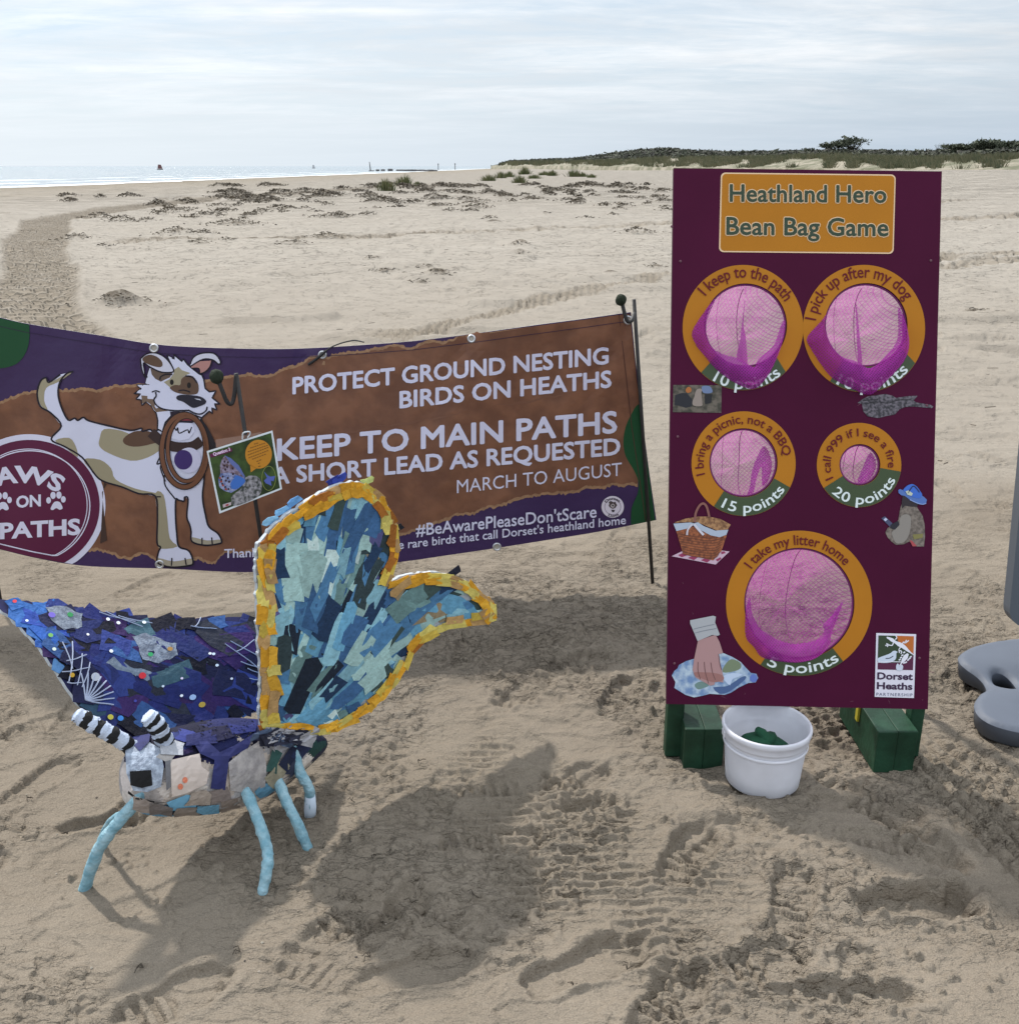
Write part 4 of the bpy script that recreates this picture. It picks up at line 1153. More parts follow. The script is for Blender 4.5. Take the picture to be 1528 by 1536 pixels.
drape('A', c5([(290, 745), (240, 800), (168, 915), (185, 980), (205, 1010), (290, 1110), (380, 1180), (490, 1222), (560, 1165), (610, 1075), (650, 960), (662, 860), (640, 880), (600, 990), (520, 1060), (495, 1105), (420, 1060), (330, 1035), (262, 985), (240, 880)]), 0.004, 0.030, 1)
drape('A', c5([(478, 720), (470, 860), (482, 930), (492, 1080), (470, 1070), (432, 1045), (452, 940), (462, 850)]), -0.05, 0.01, 2)
drape('B', c5([(930, 735), (870, 840), (783, 940), (795, 1000), (900, 1150), (1010, 1215), (1110, 1252), (1180, 1200), (1290, 1080), (1322, 980), (1300, 860), (1262, 790), (1260, 950), (1200, 1040), (1115, 1110), (1040, 1075), (950, 1040), (890, 950), (875, 850)]), 0.004, 0.032, 3)
drape('B', c5([(1080, 720), (1100, 900), (1118, 1100), (1095, 1090), (1085, 900)]), -0.05, 0.01, 4)
drape('C', c6([(570, 385), (535, 440), (505, 520), (494, 600), (478, 655), (512, 640), (530, 560), (556, 500), (560, 600), (590, 580), (612, 500), (604, 440)]), -0.03, 0.008, 5)
#drape('C', c6([(405, 420), (415, 560), (420, 650), (400, 650), (398, 560)]), -0.05, 0.004, 5)
drape('D', c6([(1135, 420), (1095, 500), (1065, 585), (1110, 580), (1150, 540), (1166, 480)]), -0.02, 0.006, 6)
drape('E', c7([(478, 470), (478, 605), (520, 660), (560, 712), (640, 735), (760, 742), (850, 715), (915, 650), (925, 590), (985, 425), (930, 490), (880, 540), (862, 490), (880, 600), (750, 645), (650, 625), (590, 590), (550, 560), (510, 480), (500, 400)]), 0.002, 0.022, 7)
#drape('E', c7([(790, 330), (805, 480), (775, 640), (765, 640), (780, 480)]), -0.06, 0.003, 8)

# printed cut-out pictures
def pic(name, label=None):
    pass
def shape(name, tf, pts, off, col, parent, smooth=0, m=None, noise=None):
    P = tf(pts)
    if smooth: P = catmull(P, smooth, closed=True)
    mm = m or mat("print_%d_%d_%d" % tuple(int(c) for c in col), sh(*col), 0.5)
    return decal(name, P, board, off, mm, parent)
def sline(name, tf, pts, w, off, col, parent, closed=False, surf=None, per=5):
    P = catmull(tf(pts), per, closed)
    V, F = ribbon2(P, w, closed, 3)
    mm = mat("print_%d_%d_%d" % tuple(int(c) for c in col), sh(*col), 0.5)
    s = surf or board
    return mk(name, s(V[:, 0], V[:, 1], off), F, mm, parent)
# photograph of a person and dog by bins
tf = TF(1000, 560, 15.28)
ph = decal("bin_photo", tf([(140, 265), (1250, 275), (1240, 905), (130, 890)]), board, 0.0012, mat("leafy_print", sh(48, 46, 36), 0.5, color2=sh(92, 84, 74), vscale=90), game)
shape("picture_person", tf, [(180, 500), (340, 450), (450, 455), (540, 560), (590, 640), (560, 760), (430, 790), (270, 740), (170, 730)], 0.0018, (20, 20, 28), ph)
shape("picture_hair", tf, [(430, 360), (490, 310), (550, 350), (545, 420), (480, 450), (430, 420)], 0.0024, (150, 88, 36), ph, 4)
shape("picture_dog", tf, [(640, 450), (680, 370), (760, 350), (800, 390), (780, 450), (800, 640), (790, 750), (600, 740), (580, 640), (620, 540)], 0.0024, (128, 116, 108), ph, 3)
shape("picture_bin", tf, [(860, 480), (1035, 475), (1010, 660), (980, 690), (865, 705)], 0.0018, (16, 16, 20), ph)
shape("picture_bag", tf, [(790, 310), (900, 285), (990, 310), (1040, 420), (960, 460), (820, 440)], 0.0024, (92, 108, 140), ph, 3)
# bird
tf = TF(1280, 580, 11.754)
bd = shape("bird_picture", tf, [(60, 290), (150, 220), (240, 172), (400, 150), (550, 130), (680, 160), (740, 200), (860, 180), (980, 165), (1120, 160), (1050, 245), (1100, 280), (1350, 320), (1397, 350), (1370, 380), (1050, 350), (900, 360), (800, 400), (720, 490), (560, 520), (430, 555), (240, 525), (160, 430), (140, 300)], 0.0012, (60, 56, 62), game,
           m=mat("bird_print", sh(36, 34, 40), 0.5, color2=sh(96, 90, 98), vscale=160, detail=3))
sline("wing_line", tf, [(200, 300), (400, 270), (600, 290), (760, 240), (1000, 230)], 1.2, 0.0018, (24, 22, 26), bd)
sline("eye_line", tf, [(150, 250), (280, 235), (420, 230)], 1.4, 0.0018, (20, 18, 22), bd)
# picnic basket
tf = TF(1000, 740, 13.89)
bk = shape("basket_picture", tf, [(95, 1310), (300, 1210), (1130, 1190), (1300, 1210), (1010, 1482)], 0.0012, (176, 150, 166), game)
for a in ([(230, 1285), (330, 1240), (420, 1290), (300, 1330)], [(430, 1345), (530, 1300), (640, 1330), (560, 1390)], [(700, 1390), (790, 1350), (900, 1390), (830, 1440)], [(1120, 1220), (1190, 1205), (1220, 1240), (1130, 1270)], [(1010, 1380), (1110, 1330), (1130, 1360), (1050, 1420)]):
    shape("check", tf, a, 0.0016, (128, 40, 76), bk)
shape("basket_side", tf, [(185, 770), (530, 690), (900, 860), (1240, 870), (1130, 1200), (960, 1395), (330, 1260)], 0.002, (120, 66, 40), bk, m=mat("wicker_print", sh(98, 52, 32), 0.6, color2=sh(146, 84, 50), vscale=150))
shape("basket_lid", tf, [(140, 610), (380, 525), (640, 482), (860, 482), (1100, 530), (1320, 650), (1260, 750), (1040, 775), (840, 690), (640, 605), (480, 600)], 0.0026, (116, 80, 52), bk, m=mat("lid_print", sh(96, 64, 42), 0.6, color2=sh(150, 112, 76), vscale=150))
shape("basket_cloth", tf, [(128, 630), (480, 605), (560, 622), (640, 600), (760, 680), (1000, 775), (1270, 755), (1230, 860), (1090, 912), (900, 872), (700, 765), (560, 655), (420, 730), (190, 785)], 0.0032, (150, 160, 176), bk)
sline("basket_handle", tf, [(575, 600), (590, 420), (660, 270), (740, 210), (810, 260), (850, 380), (872, 490)], 3.4, 0.0036, (116, 74, 66), bk)
sline("ribbon", tf, [(520, 640), (430, 750), (410, 865)], 2.6, 0.004, (176, 172, 182), bk)
sline("ribbon", tf, [(555, 640), (650, 750), (755, 865)], 3.6, 0.004, (180, 178, 190), bk)
for y_ in np.linspace(860, 1280, 9):
    sline("weave_line", tf, [(215 + (y_ - 780) * 0.23, y_ - 20), (600, y_ + 40), (960, y_ + 70), (1190 - (y_ - 880) * 0.3, y_ - 10)], 0.8, 0.0026, (82, 44, 28), bk)
# fire fighter
tf = TF(1300, 700, 10.97)
ff = shape("firefighter_picture", tf, [(560, 620), (540, 690), (520, 800), (510, 880), (430, 940), (330, 1010), (296, 1080), (330, 1160), (390, 1225), (470, 1285), (600, 1275), (690, 1230), (760, 1312), (930, 1314), (946, 1150), (940, 950), (905, 800), (830, 690), (800, 640), (660, 610)], 0.0012, (98, 88, 82), game, m=mat("coat_print", sh(80, 72, 66), 0.6, color2=sh(116, 106, 98), vscale=120))
shape("sleeve", tf, [(540, 830), (640, 780), (715, 850), (690, 1090), (610, 1230), (480, 1262), (420, 1170), (400, 1080), (460, 1020), (520, 960)], 0.0018, (122, 116, 110), ff, 3)
shape("hose_nozzle", tf, [(228, 850), (285, 815), (410, 930), (365, 985)], 0.0018, (60, 64, 92), ff)
shape("nozzle_band", tf, [(262, 868), (300, 840), (330, 868), (292, 898)], 0.0022, (170, 176, 200), ff)
shape("glove", tf, [(380, 955), (500, 890), (525, 955), (450, 1035), (370, 1010)], 0.0024, (24, 22, 34), ff)
shape("reflective_strip", tf, [(740, 1115), (915, 1100), (905, 1170), (760, 1195)], 0.0022, (112, 106, 62), ff)
shape("red_strap", tf, [(690, 1205), (735, 1220), (810, 1305), (740, 1312)], 0.0022, (150, 62, 66), ff)
shape("face", tf, [(578, 470), (660, 480), (740, 545), (840, 590), (815, 660), (700, 655), (620, 640), (568, 690), (562, 590)], 0.0018, (34, 26, 32), ff)
shape("helmet_brim", tf, [(505, 385), (530, 368), (610, 395), (700, 450), (890, 470), (930, 500), (975, 545), (960, 600), (905, 617), (820, 592), (700, 545), (610, 480), (555, 470), (508, 430)], 0.0024, (70, 100, 160), ff)
shape("helmet", tf, [(585, 385), (640, 320), (700, 290), (750, 290), (815, 335), (865, 405), (895, 465), (850, 520), (740, 500), (660, 445)], 0.003, (48, 92, 176), ff, 3)
shape("helmet_badge", tf, [(620, 405), (670, 390), (740, 440), (720, 480), (650, 460)], 0.0036, (170, 178, 160), ff)
sline("helmet_ridge", tf, [(660, 440), (700, 370), (760, 320), (850, 420)], 1.6, 0.0036, (20, 28, 70), ff)
sline("brim_edge", tf, [(690, 540), (820, 600), (905, 617), (960, 600)], 1.3, 0.0034, (120, 140, 186), ff)
# hand picking up a bottle
tf = TF(1000, 910, 10.187)
hp = shape("litter_picture", tf, [(72, 1050), (110, 980), (160, 940), (180, 890), (290, 830), (410, 795), (780, 722), (860, 708), (1000, 768), (1130, 850), (1200, 930), (1280, 1010), (1365, 1025), (1388, 1090), (1350, 1155), (1240, 1165), (1090, 1235), (980, 1310), (880, 1345), (650, 1330), (540, 1360), (410, 1385), (280, 1345), (110, 1240), (128, 1150)], 0.0012, (130, 150, 172), game, m=mat("bottle_print", sh(96, 122, 160), 0.4, color2=sh(160, 176, 190), vscale=55, detail=8))
shape("bottle_green", tf, [(850, 1000), (880, 890), (980, 800), (1110, 850), (1120, 940), (1000, 990)], 0.0016, (104, 116, 92), hp, 3)
shape("bottle_green", tf, [(420, 1190), (520, 1140), (640, 1195), (560, 1240), (470, 1260)], 0.0016, (96, 120, 116), hp, 3)
shape("bottle_crease", tf, [(700, 1230), (860, 1220), (960, 1190), (1120, 1080), (1200, 1060), (1180, 1120), (960, 1290), (800, 1330)], 0.0016, (62, 84, 124), hp, 2)
shape("bottle_shine", tf, [(850, 1060), (1000, 1010), (1160, 1040), (1000, 1100), (960, 1200), (880, 1130)], 0.0018, (168, 182, 204), hp, 2)
shape("bottle_cap", tf, ell((1318, 1092), 58, 62, 20), 0.002, (84, 104, 168), hp)
hand = shape("picture_hand", tf, [(470, 515), (440, 660), (410, 800), (388, 960), (430, 1075), (510, 1120), (590, 1165), (660, 1205), (720, 1190), (736, 1110), (770, 1140), (855, 1155), (855, 1060), (815, 880), (790, 720), (852, 705), (800, 540), (740, 425)], 0.0024, (152, 118, 118), hp)
for a in ([(470, 840), (470, 980), (505, 1100)], [(565, 840), (580, 990), (630, 1170)], [(665, 850), (690, 1000), (735, 1115)], [(785, 720), (800, 860), (830, 960)]):
    sline("finger_line", tf, a, 1.0, 0.003, (92, 62, 62), hand)
shape("knuckles", tf, [(415, 1000), (560, 1000), (720, 1010), (850, 1050), (850, 1120), (700, 1150), (520, 1090), (430, 1060)], 0.0027, (136, 96, 92), hand, 3)
shape("sleeve_cuff", tf, [(348, 205), (700, 135), (742, 150), (730, 240), (803, 425), (770, 442), (690, 428), (462, 522), (420, 420), (350, 255)], 0.003, (150, 152, 156), hp)
for a in ([(400, 340), (560, 300), (720, 265)], [(420, 400), (580, 360), (750, 330)]): sline("cuff_fold", tf, a, 0.8, 0.0036, (104, 108, 118), hp)
# partnership emblem
tf = TF(1300, 940, 12.8)
em = shape("emblem", tf, [(170, 120), (935, 142), (893, 1368), (140, 1345)], 0.0012, (198, 196, 208), game)
shape("emblem_field", tf, [(210, 165), (560, 172), (600, 330), (885, 540), (640, 690), (195, 680)], 0.0018, (40, 56, 34), em)
shape("emblem_field", tf, [(550, 172), (890, 182), (882, 540), (600, 330)], 0.0018, (166, 92, 34), em)
shape("emblem_field", tf, [(197, 690), (640, 690), (884, 545), (872, 832), (195, 818)], 0.0018, (74, 22, 54), em)
V, F = ribbon2(catmull(tf([(365, 200), (450, 240), (560, 310), (680, 375), (780, 460), (885, 540)]), 6), [1.5, 5.5, 3.6, 6.5, 6.0, 4.5, 2.2, 0.8], False, 1.5)
WH = mat("print_205_206_216", sh(205, 206, 216), 0.5)
mk("lizard", board(V[:, 0], V[:, 1], 0.0026), F, WH, em)
for a in ([(500, 290), (470, 355), (390, 345), (340, 360)], [(400, 340), (360, 320)], [(400, 340), (375, 385)], [(530, 245), (560, 205), (540, 170)], [(660, 340), (690, 290), (720, 310), (790, 260)], [(720, 310), (745, 250)], [(640, 380), (600, 440), (650, 470), (640, 520)], [(600, 440), (610, 500)]):
    sline("lizard_leg", tf, a, 1.5, 0.0024, (205, 206, 216), em)
shape("emblem_bird", tf, [(200, 600), (330, 550), (440, 505), (490, 462), (545, 462), (575, 485), (550, 510), (548, 600), (490, 660), (380, 690), (260, 690), (200, 670)], 0.0024, (180, 190, 205), em, 2)
sline("bird_wing", tf, [(345, 605), (420, 600), (490, 560)], 1.2, 0.003, (40, 40, 60), em)
sline("branch", tf, [(200, 680), (420, 668), (640, 672)], 1.0, 0.0026, (205, 206, 216), em)
V, F = ribbon2(catmull(tf([(775, 515), (720, 590), (650, 690), (610, 760)]), 5), [3, 7, 6, 2, 1.6], False, 1.5)
mk("fern", board(V[:, 0], V[:, 1], 0.0026), F, WH, em)
for (x, y) in ((700, 490), (665, 545), (640, 590), (615, 630), (825, 575), (805, 605), (775, 635), (735, 680), (700, 690)):
    sline("fern_leaf", tf, [(x - 18, y + 10), (x + 18, y - 10)], 2.0, 0.0026, (205, 206, 216), em)
shape("berry", tf, [(545, 760), (575, 700), (610, 735), (660, 725), (682, 770), (655, 832), (565, 832)], 0.0026, (182, 190, 204), em, 3)
inkp = mat("emblem_ink", sh(44, 18, 52), 0.5)
c3 = lambda x, y: tuple(tf([(x, y)])[0])
text_line("lettering", "Dorset", c3(185, 1008), c3(868, 1024), 10.6, board, 0.002, inkp, em, bold=0.03)
text_line("lettering", "Heaths", c3(178, 1196), c3(860, 1212), 10.6, board, 0.002, inkp, em, bold=0.03)
text_line("lettering", "PARTNERSHIP", c3(170, 1322), c3(862, 1338), 4.6, board, 0.002, mat("print_74_78_104", sh(74, 78, 104), 0.5), em, spacing=1.25)
# screws
for (x, y) in ((1007, 340), (1020, 392), (1395, 391), (1389, 608), (1016, 655), (1011, 995), (1378, 987)):
    P = board(np.array(float(x)), np.array(float(y)), 0.0)
    rim = [board(np.array(x + 2.0 * math.cos(w_)), np.array(y + 2.0 * math.sin(w_)), 0.0015) for w_ in np.linspace(0, 2 * math.pi, 12, endpoint=False)]
    mk("screw", rim + [board(np.array(float(x)), np.array(float(y)), 0.0028)], [(i, 12, (i + 1) % 12)[::1] for i in range(12)], mat("screw_paint", sh(86, 50, 62), 0.4), game)

# scuffs and dried sand on the paint
_sc = np.random.default_rng(44)
for i in range(34):
    x0, y0 = _sc.uniform(1008, 1400), _sc.choice([_sc.uniform(260, 1055), _sc.uniform(985, 1055)])
    if any(np.hypot(x0 - r['c'][0], y0 - r['c'][1]) < r['rx'] + 16 for r in RING.values()) or (1070 < x0 < 1350 and y0 < 390): continue
    a = _sc.uniform(0, 6.28); L = _sc.uniform(2, 12)
    V, F = ribbon2([(x0, y0), (x0 + L * 0.5 * math.cos(a) + 1, y0 + L * 0.5 * math.sin(a)), (np.clip(x0 + L * math.cos(a), 1006, 1388), np.clip(y0 + L * math.sin(a), 258, 1056))], [0.2, _sc.uniform(0.5, 1.3), 0.2], False, 2)
    mk("scuff_mark", board(V[:, 0], V[:, 1], 0.0007), F, mat("scuff", sh(92, 52, 68), 0.8), game)
# support timbers
def timber_along(p0, p1, wx, wd, name, parent):
    """board-plane batten from p0 to p1 (world), width wx in X, depth wd away from the board face"""
    b = MB(); p0, p1 = np.array(p0), np.array(p1)
    n_ = -B_N * wd
    e = 0.0
    V = []
    for p in (p0, p1):
        V += [p, p + [wx, 0, 0], p + [wx, 0, 0] + n_, p + n_]
    b.add(V, [(0, 1, 5, 4), (1, 2, 6, 5), (2, 3, 7, 6), (3, 0, 4, 7), (3, 2, 1, 0), (4, 5, 6, 7)])
    return b.build(name, post_green, parent)
bl = board(np.array(1000.5), np.array(1056.0), -0.0125); br = board(np.array(1372.0), np.array(1064.0), -0.0125)
for pb, wx, ins in ((bl, 0.040, 0.045), (br, 0.028, -0.03)):
    k = pb[2] / B_UP[2]
    V, F = box(pb[0] + wx / 2 + (0.008 if wx > 0.035 else 0.013), 2.112, 0.074, wx + (0.0 if wx > 0.035 else 0.004), 0.036, 0.172, 0.003); mk("upright_foot", V, F, post_green, game)
    timber_along(pb + B_UP * 0.14 + [ins, 0, 0], pb + B_UP * 1.12 + [ins, 0, 0], wx, 0.03, "upright", game)
for (x0, x1, yf, hgt, yb) in ((0.411, 0.456, 2.042, 0.098, 2.28), (0.4575, 0.503, 2.042, 0.098, 2.29), (0.858, 0.9035, 2.030, 0.098, 2.29), (0.905, 0.951, 2.032, 0.098, 2.28)):
    V, F = box((x0 + x1) / 2, (yf + yb) / 2, hgt / 2 - 0.008, x1 - x0 + 0.0012, yb - yf, hgt + 0.012, 0.0022)
    mk("timber_foot", V, F, post_green, game)
# rear props
for x, x2 in ((0.43, 0.475), (0.965, 1.0)):
    b = MB(); V, F = tube([(x, 2.30, 0.74), (x2, 2.45, 0.0)], 0.020, 4); b.add(V, F); b.build("rear_prop", post_green, game)
V, F = box(0.8545, 2.16, 0.075, 0.006, 0.016, 0.05, 0.001)
mk("yellow_strap", V, F, mat("yellow_strap", sh(150, 140, 40), 0.5), game)

# ------------------------------------------------------------------ bucket and bean bag
BX, BY = 0.585, 1.992
bz = 0.0
tub = thing("plastic_tub", "round white plastic tub standing in the sand before the maroon board", "bucket", (BX, BY, bz))
tubm = mat("white_plastic", sh(206, 207, 214), 0.38, var=0.08, vscale=16, detail=10, bump=0.05, bscale=40, transl=0.25)
prof = [(0.0, -0.006), (0.078, -0.006), (0.0835, 0.0), (0.086, 0.03), (0.0925, 0.108), (0.0925, 0.110), (0.0955, 0.112), (0.0965, 0.116), (0.0963, 0.127), (0.0985, 0.129), (0.1005, 0.134), (0.1005, 0.141), (0.0985, 0.1445), (0.0955, 0.1445), (0.0938, 0.141), (0.0915, 0.12), (0.083, 0.012), (0.078, 0.006), (0.0, 0.005)]
V, F = lathe(prof, BX, BY, bz, 72); mk("tub_body", V, F, tubm, tub, smooth=True)
V, F = lathe([(0.0935, 0.094), (0.0955, 0.096), (0.0955, 0.100), (0.0937, 0.102)], BX, BY, bz, 72); mk("tub_rim_band", V, F, tubm, tub, smooth=True)
for s in (-1, 1):
    V, F = box(BX + s * 0.097, BY - 0.004, 0.121, 0.006, 0.022, 0.016, 0.002); mk("handle_lug", V, F, tubm, tub)
bag = thing("bean_bag", "dark green cloth bean bag lying inside the white tub", "bean bag", (BX - 0.004, BY - 0.02, 0.03))
gcl = mat("green_cloth", sh(14, 60, 40), 0.85, var=0.2, vscale=60, bump=0.5, bscale=500, bdist=0.001)
import bmesh
bm = bmesh.new(); bmesh.ops.create_uvsphere(bm, u_segments=40, v_segments=24, radius=1)
for v in bm.verts:
    c = v.co; n_ = 0.10 * math.sin(5 * math.atan2(c.y, c.x) + 3 * c.z) * (1 - abs(c.z)) + 0.06 * math.sin(9 * c.x + 4 * c.y)
    r_ = 1 + n_
    v.co = Vector((c.x * 0.056 * r_, c.y * 0.048 * r_, (abs(c.z) ** 0.8) * (1 if c.z > 0 else -1) * 0.042 * (1 - 0.25 * c.x)))
bm.verts.index_update(); V = [(v.co.x + BX - 0.004, v.co.y + BY - 0.012, v.co.z + 0.076) for v in bm.verts]; F = [[v.index for v in f.verts] for f in bm.faces]; bm.free()
mk("cloth_body", V, F, gcl, bag, smooth=True)
b = MB()
kp = np.array([BX - 0.010, BY - 0.012, 0.112])
b.add(*tube([kp + [0.006, 0, -0.008], kp, kp + [-0.004, 0.002, 0.012], kp + [-0.014, 0.0, 0.021]], [0.030, 0.018, 0.012, 0.008], 12)); b.build("gathered_neck", gcl, bag, smooth=True)

# ------------------------------------------------------------------ grey pavement sign at the right
PX0 = 1.645
psign = thing("pavement_sign", "grey pavement sign with moulded plastic foot at the right edge of the photo", "sign", (PX0, 2.375, 0))
greyp = mat("grey_plastic", sh(76, 82, 93), 0.6, var=0.06, vscale=10, bump=0.25, bscale=350, bdist=0.0008)
half = [(1.64, 2.045), (1.40, 2.04), (1.24, 2.045), (1.165, 2.075), (1.135, 2.125), (1.145, 2.19), (1.185, 2.25), (1.222, 2.295), (1.236, 2.338), (1.230, 2.37), (1.214, 2.40), (1.207, 2.435), (1.222, 2.48), (1.285, 2.535), (1.40, 2.575), (1.64, 2.60)]
hc_ = catmull(np.array(half) + [0.036, 0.04], 5)
other = np.stack([2 * 1.676 - hc_[::-1, 0], hc_[::-1, 1]], 1)[1:-1]
outl = np.concatenate([hc_, other]); outl[:, 1] = 2.38 + (outl[:, 1] - 2.375) * 0.94
hole = ell((1.325, 2.385), 0.026, 0.045, 24)
def base_h(x, y):
    # ridged feet: higher along the two lobes, dished between
    w_ = np.exp(-((y - 2.375) / 0.055) ** 2) * sst(1.20, 1.25, x) 
    return 0.052 - 0.018 * w_ + 0.006 * sst(1.3, 1.6, x)
v, f = triang(outl, [hole], 0.009)
dd = np.minimum(dist_poly(v, outl), dist_poly(v, hole))
top = base_h(v[:, 0], v[:, 1]) - 0.011 * (1 - np.minimum(dd / 0.014, 1)) ** 2
n_ = len(v)
f = [t[::-1] if False else t for t in f]
# plan view: x right, y away = counter-clockwise from above
def ccw(t):
    a, b_, c = v[list(t)]
    return t if (b_[0] - a[0]) * (c[1] - a[1]) - (b_[1] - a[1]) * (c[0] - a[0]) > 0 else t[::-1]
f = [ccw(t) for t in f]
cen = np.array([1.676, 2.375])
bot = np.stack([cen[0] + (v[:, 0] - cen[0]) * 0.985, cen[1] + (v[:, 1] - cen[1]) * 0.97, np.zeros(n_) - 0.004], 1)
V3 = np.concatenate([np.c_[v, top], bot, np.c_[v, top]]); F3 = list(f) + [tuple(n_ + i for i in t[::-1]) for t in f]
ed = {}
for t in f:
    for i in range(3): ed[(t[i], t[(i + 1) % 3])] = 1
for (a, b_) in ed:
    if (b_, a) not in ed: F3.append((2 * n_ + a, n_ + a, n_ + b_, 2 * n_ + b_))
mk("moulded_foot", V3, F3, greyp, psign, smooth=True)
# panel: frame with rounded corners around a pale face, tilted slightly
fr = mat("grey_frame", sh(78, 84, 92), 0.4)
def panel_pts(x0, x1, z0, z1, r):
    return rrect([(x0, z1), (x1, z1), (x1, z0), (x0, z0)], r, 6)
def psurf(x, z, off=0.0):
    lean = 0.06
    return np.stack([x - 0.043 * (z - 0.2), 2.39 + lean * (z - 0.2) - off + np.zeros_like(x), z], -1)
po, pi_ = panel_pts(1.302, 2.02, 0.20, 1.16, 0.05), panel_pts(1.329, 1.993, 0.227, 1.133, 0.03)
def tri_xz(o, holes=()):
    v_, f_ = triang(o, holes); return v_, [t[::-1] for t in f_]
slab_v, slab_f = tri_xz(po, [pi_])
def slab2(name, o, holes, y0, y1, m):
    v_, f_ = tri_xz(o, holes); A = psurf(v_[:, 0], v_[:, 1], y0); B = psurf(v_[:, 0], v_[:, 1], y1); n2 = len(v_)
    F_ = list(f_) + [tuple(n2 + i for i in t[::-1]) for t in f_]; ed_ = {}
    for t in f_:
        for i in range(3): ed_[(t[i], t[(i + 1) % 3])] = 1
    for (a, b_) in ed_:
        if (b_, a) not in ed_: F_.append((b_, a, n2 + a, n2 + b_))
    return mk(name, np.concatenate([A, B]), F_, m, psign)
slab2("frame", po, [pi_], 0.018, -0.018, fr)
slab2("poster_panel", panel_pts(1.327, 1.995, 0.225, 1.135, 0.03), [], 0.008, -0.008, mat("pale_panel", sh(150, 152, 152), 0.3))
for x in (1.41, 1.90):
    V, F = box(x, 2.39, 0.135, 0.05, 0.04, 0.15, 0.006); mk("spring_post", V, F, mat("dark_post", sh(40, 42, 48), 0.5), psign)
# ------------------------------------------------------------------ banner
def ban_depth(X, Z):
    d = 2.985 + (X + 1.68) * 0.088
    d = d + 0.014 * np.sin(3.1 * X + 0.6) + 0.006 * np.sin(7.3 * X + 2.0 * Z) - 0.02 * np.sin(np.clip((X + 1.85) / 2.3, 0, 1) * math.pi) * (1.1 - Z) 
    for xe in (-1.16, -0.60, -0.12, 0.36):
        d = d + 0.0045 * np.cos(42 * (X - xe) + 14 * (Z - 0.85)) * np.exp(-((X - xe) / 0.10) ** 2) * sst(0.45, 0.85, Z) + 0.006 * np.exp(-((X - xe + 0.5 * (0.85 - Z)) / 0.03) ** 2) * sst(0.35, 0.8, Z)
    d = d + 0.004 * np.sin(16 * X - 9 * Z) * sst(-0.2, 0.3, np.sin(4 * X + 1))
    return d
def banner(px, py, off=0.0):
    a, f, u = rays(px, py)
    d = np.full(np.shape(a), 3.05)
    for _ in range(8):
        X = a / f * d; Z = CAM_H + u / f * d; d = ban_depth(X, Z)
    X = a / f * d; Z = CAM_H + u / f * d
    e = 0.004
    gx_ = (ban_depth(X + e, Z) - ban_depth(X - e, Z)) / (2 * e); gz_ = (ban_depth(X, Z + e) - ban_depth(X, Z - e)) / (2 * e)
    nrm = np.stack([gx_, -np.ones_like(gx_), gz_], -1); nrm /= np.linalg.norm(nrm, axis=-1, keepdims=True)
    return np.stack([X, d, Z], -1) + nrm * off
B_TOP = np.array([(-98, 454), (-40, 468), (0, 476), (44, 486), (150, 503), (230, 516), (300, 521), (400, 523.5), (470, 522), (550, 517), (620, 511.5), (707, 501), (800, 488), (880, 477.5), (946, 468)], float)
B_BOT = np.array([(984, 780), (900, 797), (830, 808.5), (745, 822), (670, 833), (600, 843), (500, 853), (420, 857), (350, 858), (250, 853), (170, 851), (110, 847), (50, 836), (0, 824), (-100, 800)], float)
b_out = np.concatenate([catmull(B_TOP, 4), catmull([(946, 468), (953, 540), (960, 600), (971, 690), (984, 780)], 4)[1:-1], catmull(B_BOT, 4)])
def top_y(x): return np.interp(x, B_TOP[:, 0], B_TOP[:, 1])
def bot_y(x): return np.interp(x, B_BOT[::-1, 0], B_BOT[::-1, 1])
bp = banner(np.array(430.0), np.array(858.0))
ban = thing("event_banner", "long purple and brown printed banner strung between steel stakes on the sand", "banner", (float(bp[0]), float(bp[1]), 0.0))
purple = mat("banner_purple", sh(56, 38, 76), 0.4, var=0.08, vscale=4, transl=0.12, bump=0.5, bscale=7, bdist=0.02)
bback = mat("banner_back", (0.7, 0.7, 0.72), 0.6, transl=0.12)
slab("vinyl_sheet", b_out, banner, 0.0, -0.0012, [purple, bback], ban, step=11)
LAY = 0.0006
white = mat("banner_white", sh(202, 200, 222), 0.45, transl=0.12)
def bmat(*c): return mat("banner_%d_%d_%d" % c, sh(*c), 0.45, transl=0.12)
_tr = np.random.default_rng(4)
def torn(pts, amp=2.2, step=3.0):
    P = densify(pts, step, closed=False)
    t = np.arange(len(P)) * step
    j = amp * (0.55 * vn(t / 9.0, t * 0 + 3, 5) + 0.35 * vn(t / 3.0, t * 0, 6) + 0.9 * vn(t / 26.0, t * 0 + 1, 7))
    P[:, 1] += j
    return P
ktop = torn([(-97, 640), (-40, 618), (0, 605), (39, 592.5), (98, 587), (157, 586), (203, 580), (308, 573), (360, 565), (400, 564), (442, 549), (474, 538), (498, 536), (565, 524), (620, 522), (675, 511), (714, 502.5), (735, 498.5)], 3.0)
kbot = torn([(956, 725), (922, 722), (871, 732), (812, 740), (773, 748), (714, 764), (667, 777), (608, 795), (550, 808), (450, 822), (337, 826), (321, 842), (295, 833), (236, 836), (213, 830), (183, 833), (144, 825), (60, 812), (0, 800), (-98, 776)], 3.0)
kmid = np.concatenate([ktop, [(800, 489.5), (880, 479), (944.5, 470)], [(951.5, 540), (958, 600), (960, 660)]])
kraft = mat("kraft_print", sh(106, 70, 52), 0.5, color2=sh(122, 82, 60), vscale=14, detail=9, transl=0.12, var=0.06, bump=0.5, bscale=7, bdist=0.02)
kedge = mat("kraft_torn_edge", sh(146, 112, 84), 0.6, var=0.25, vscale=90, transl=0.12)
kl = kmid.copy(); 
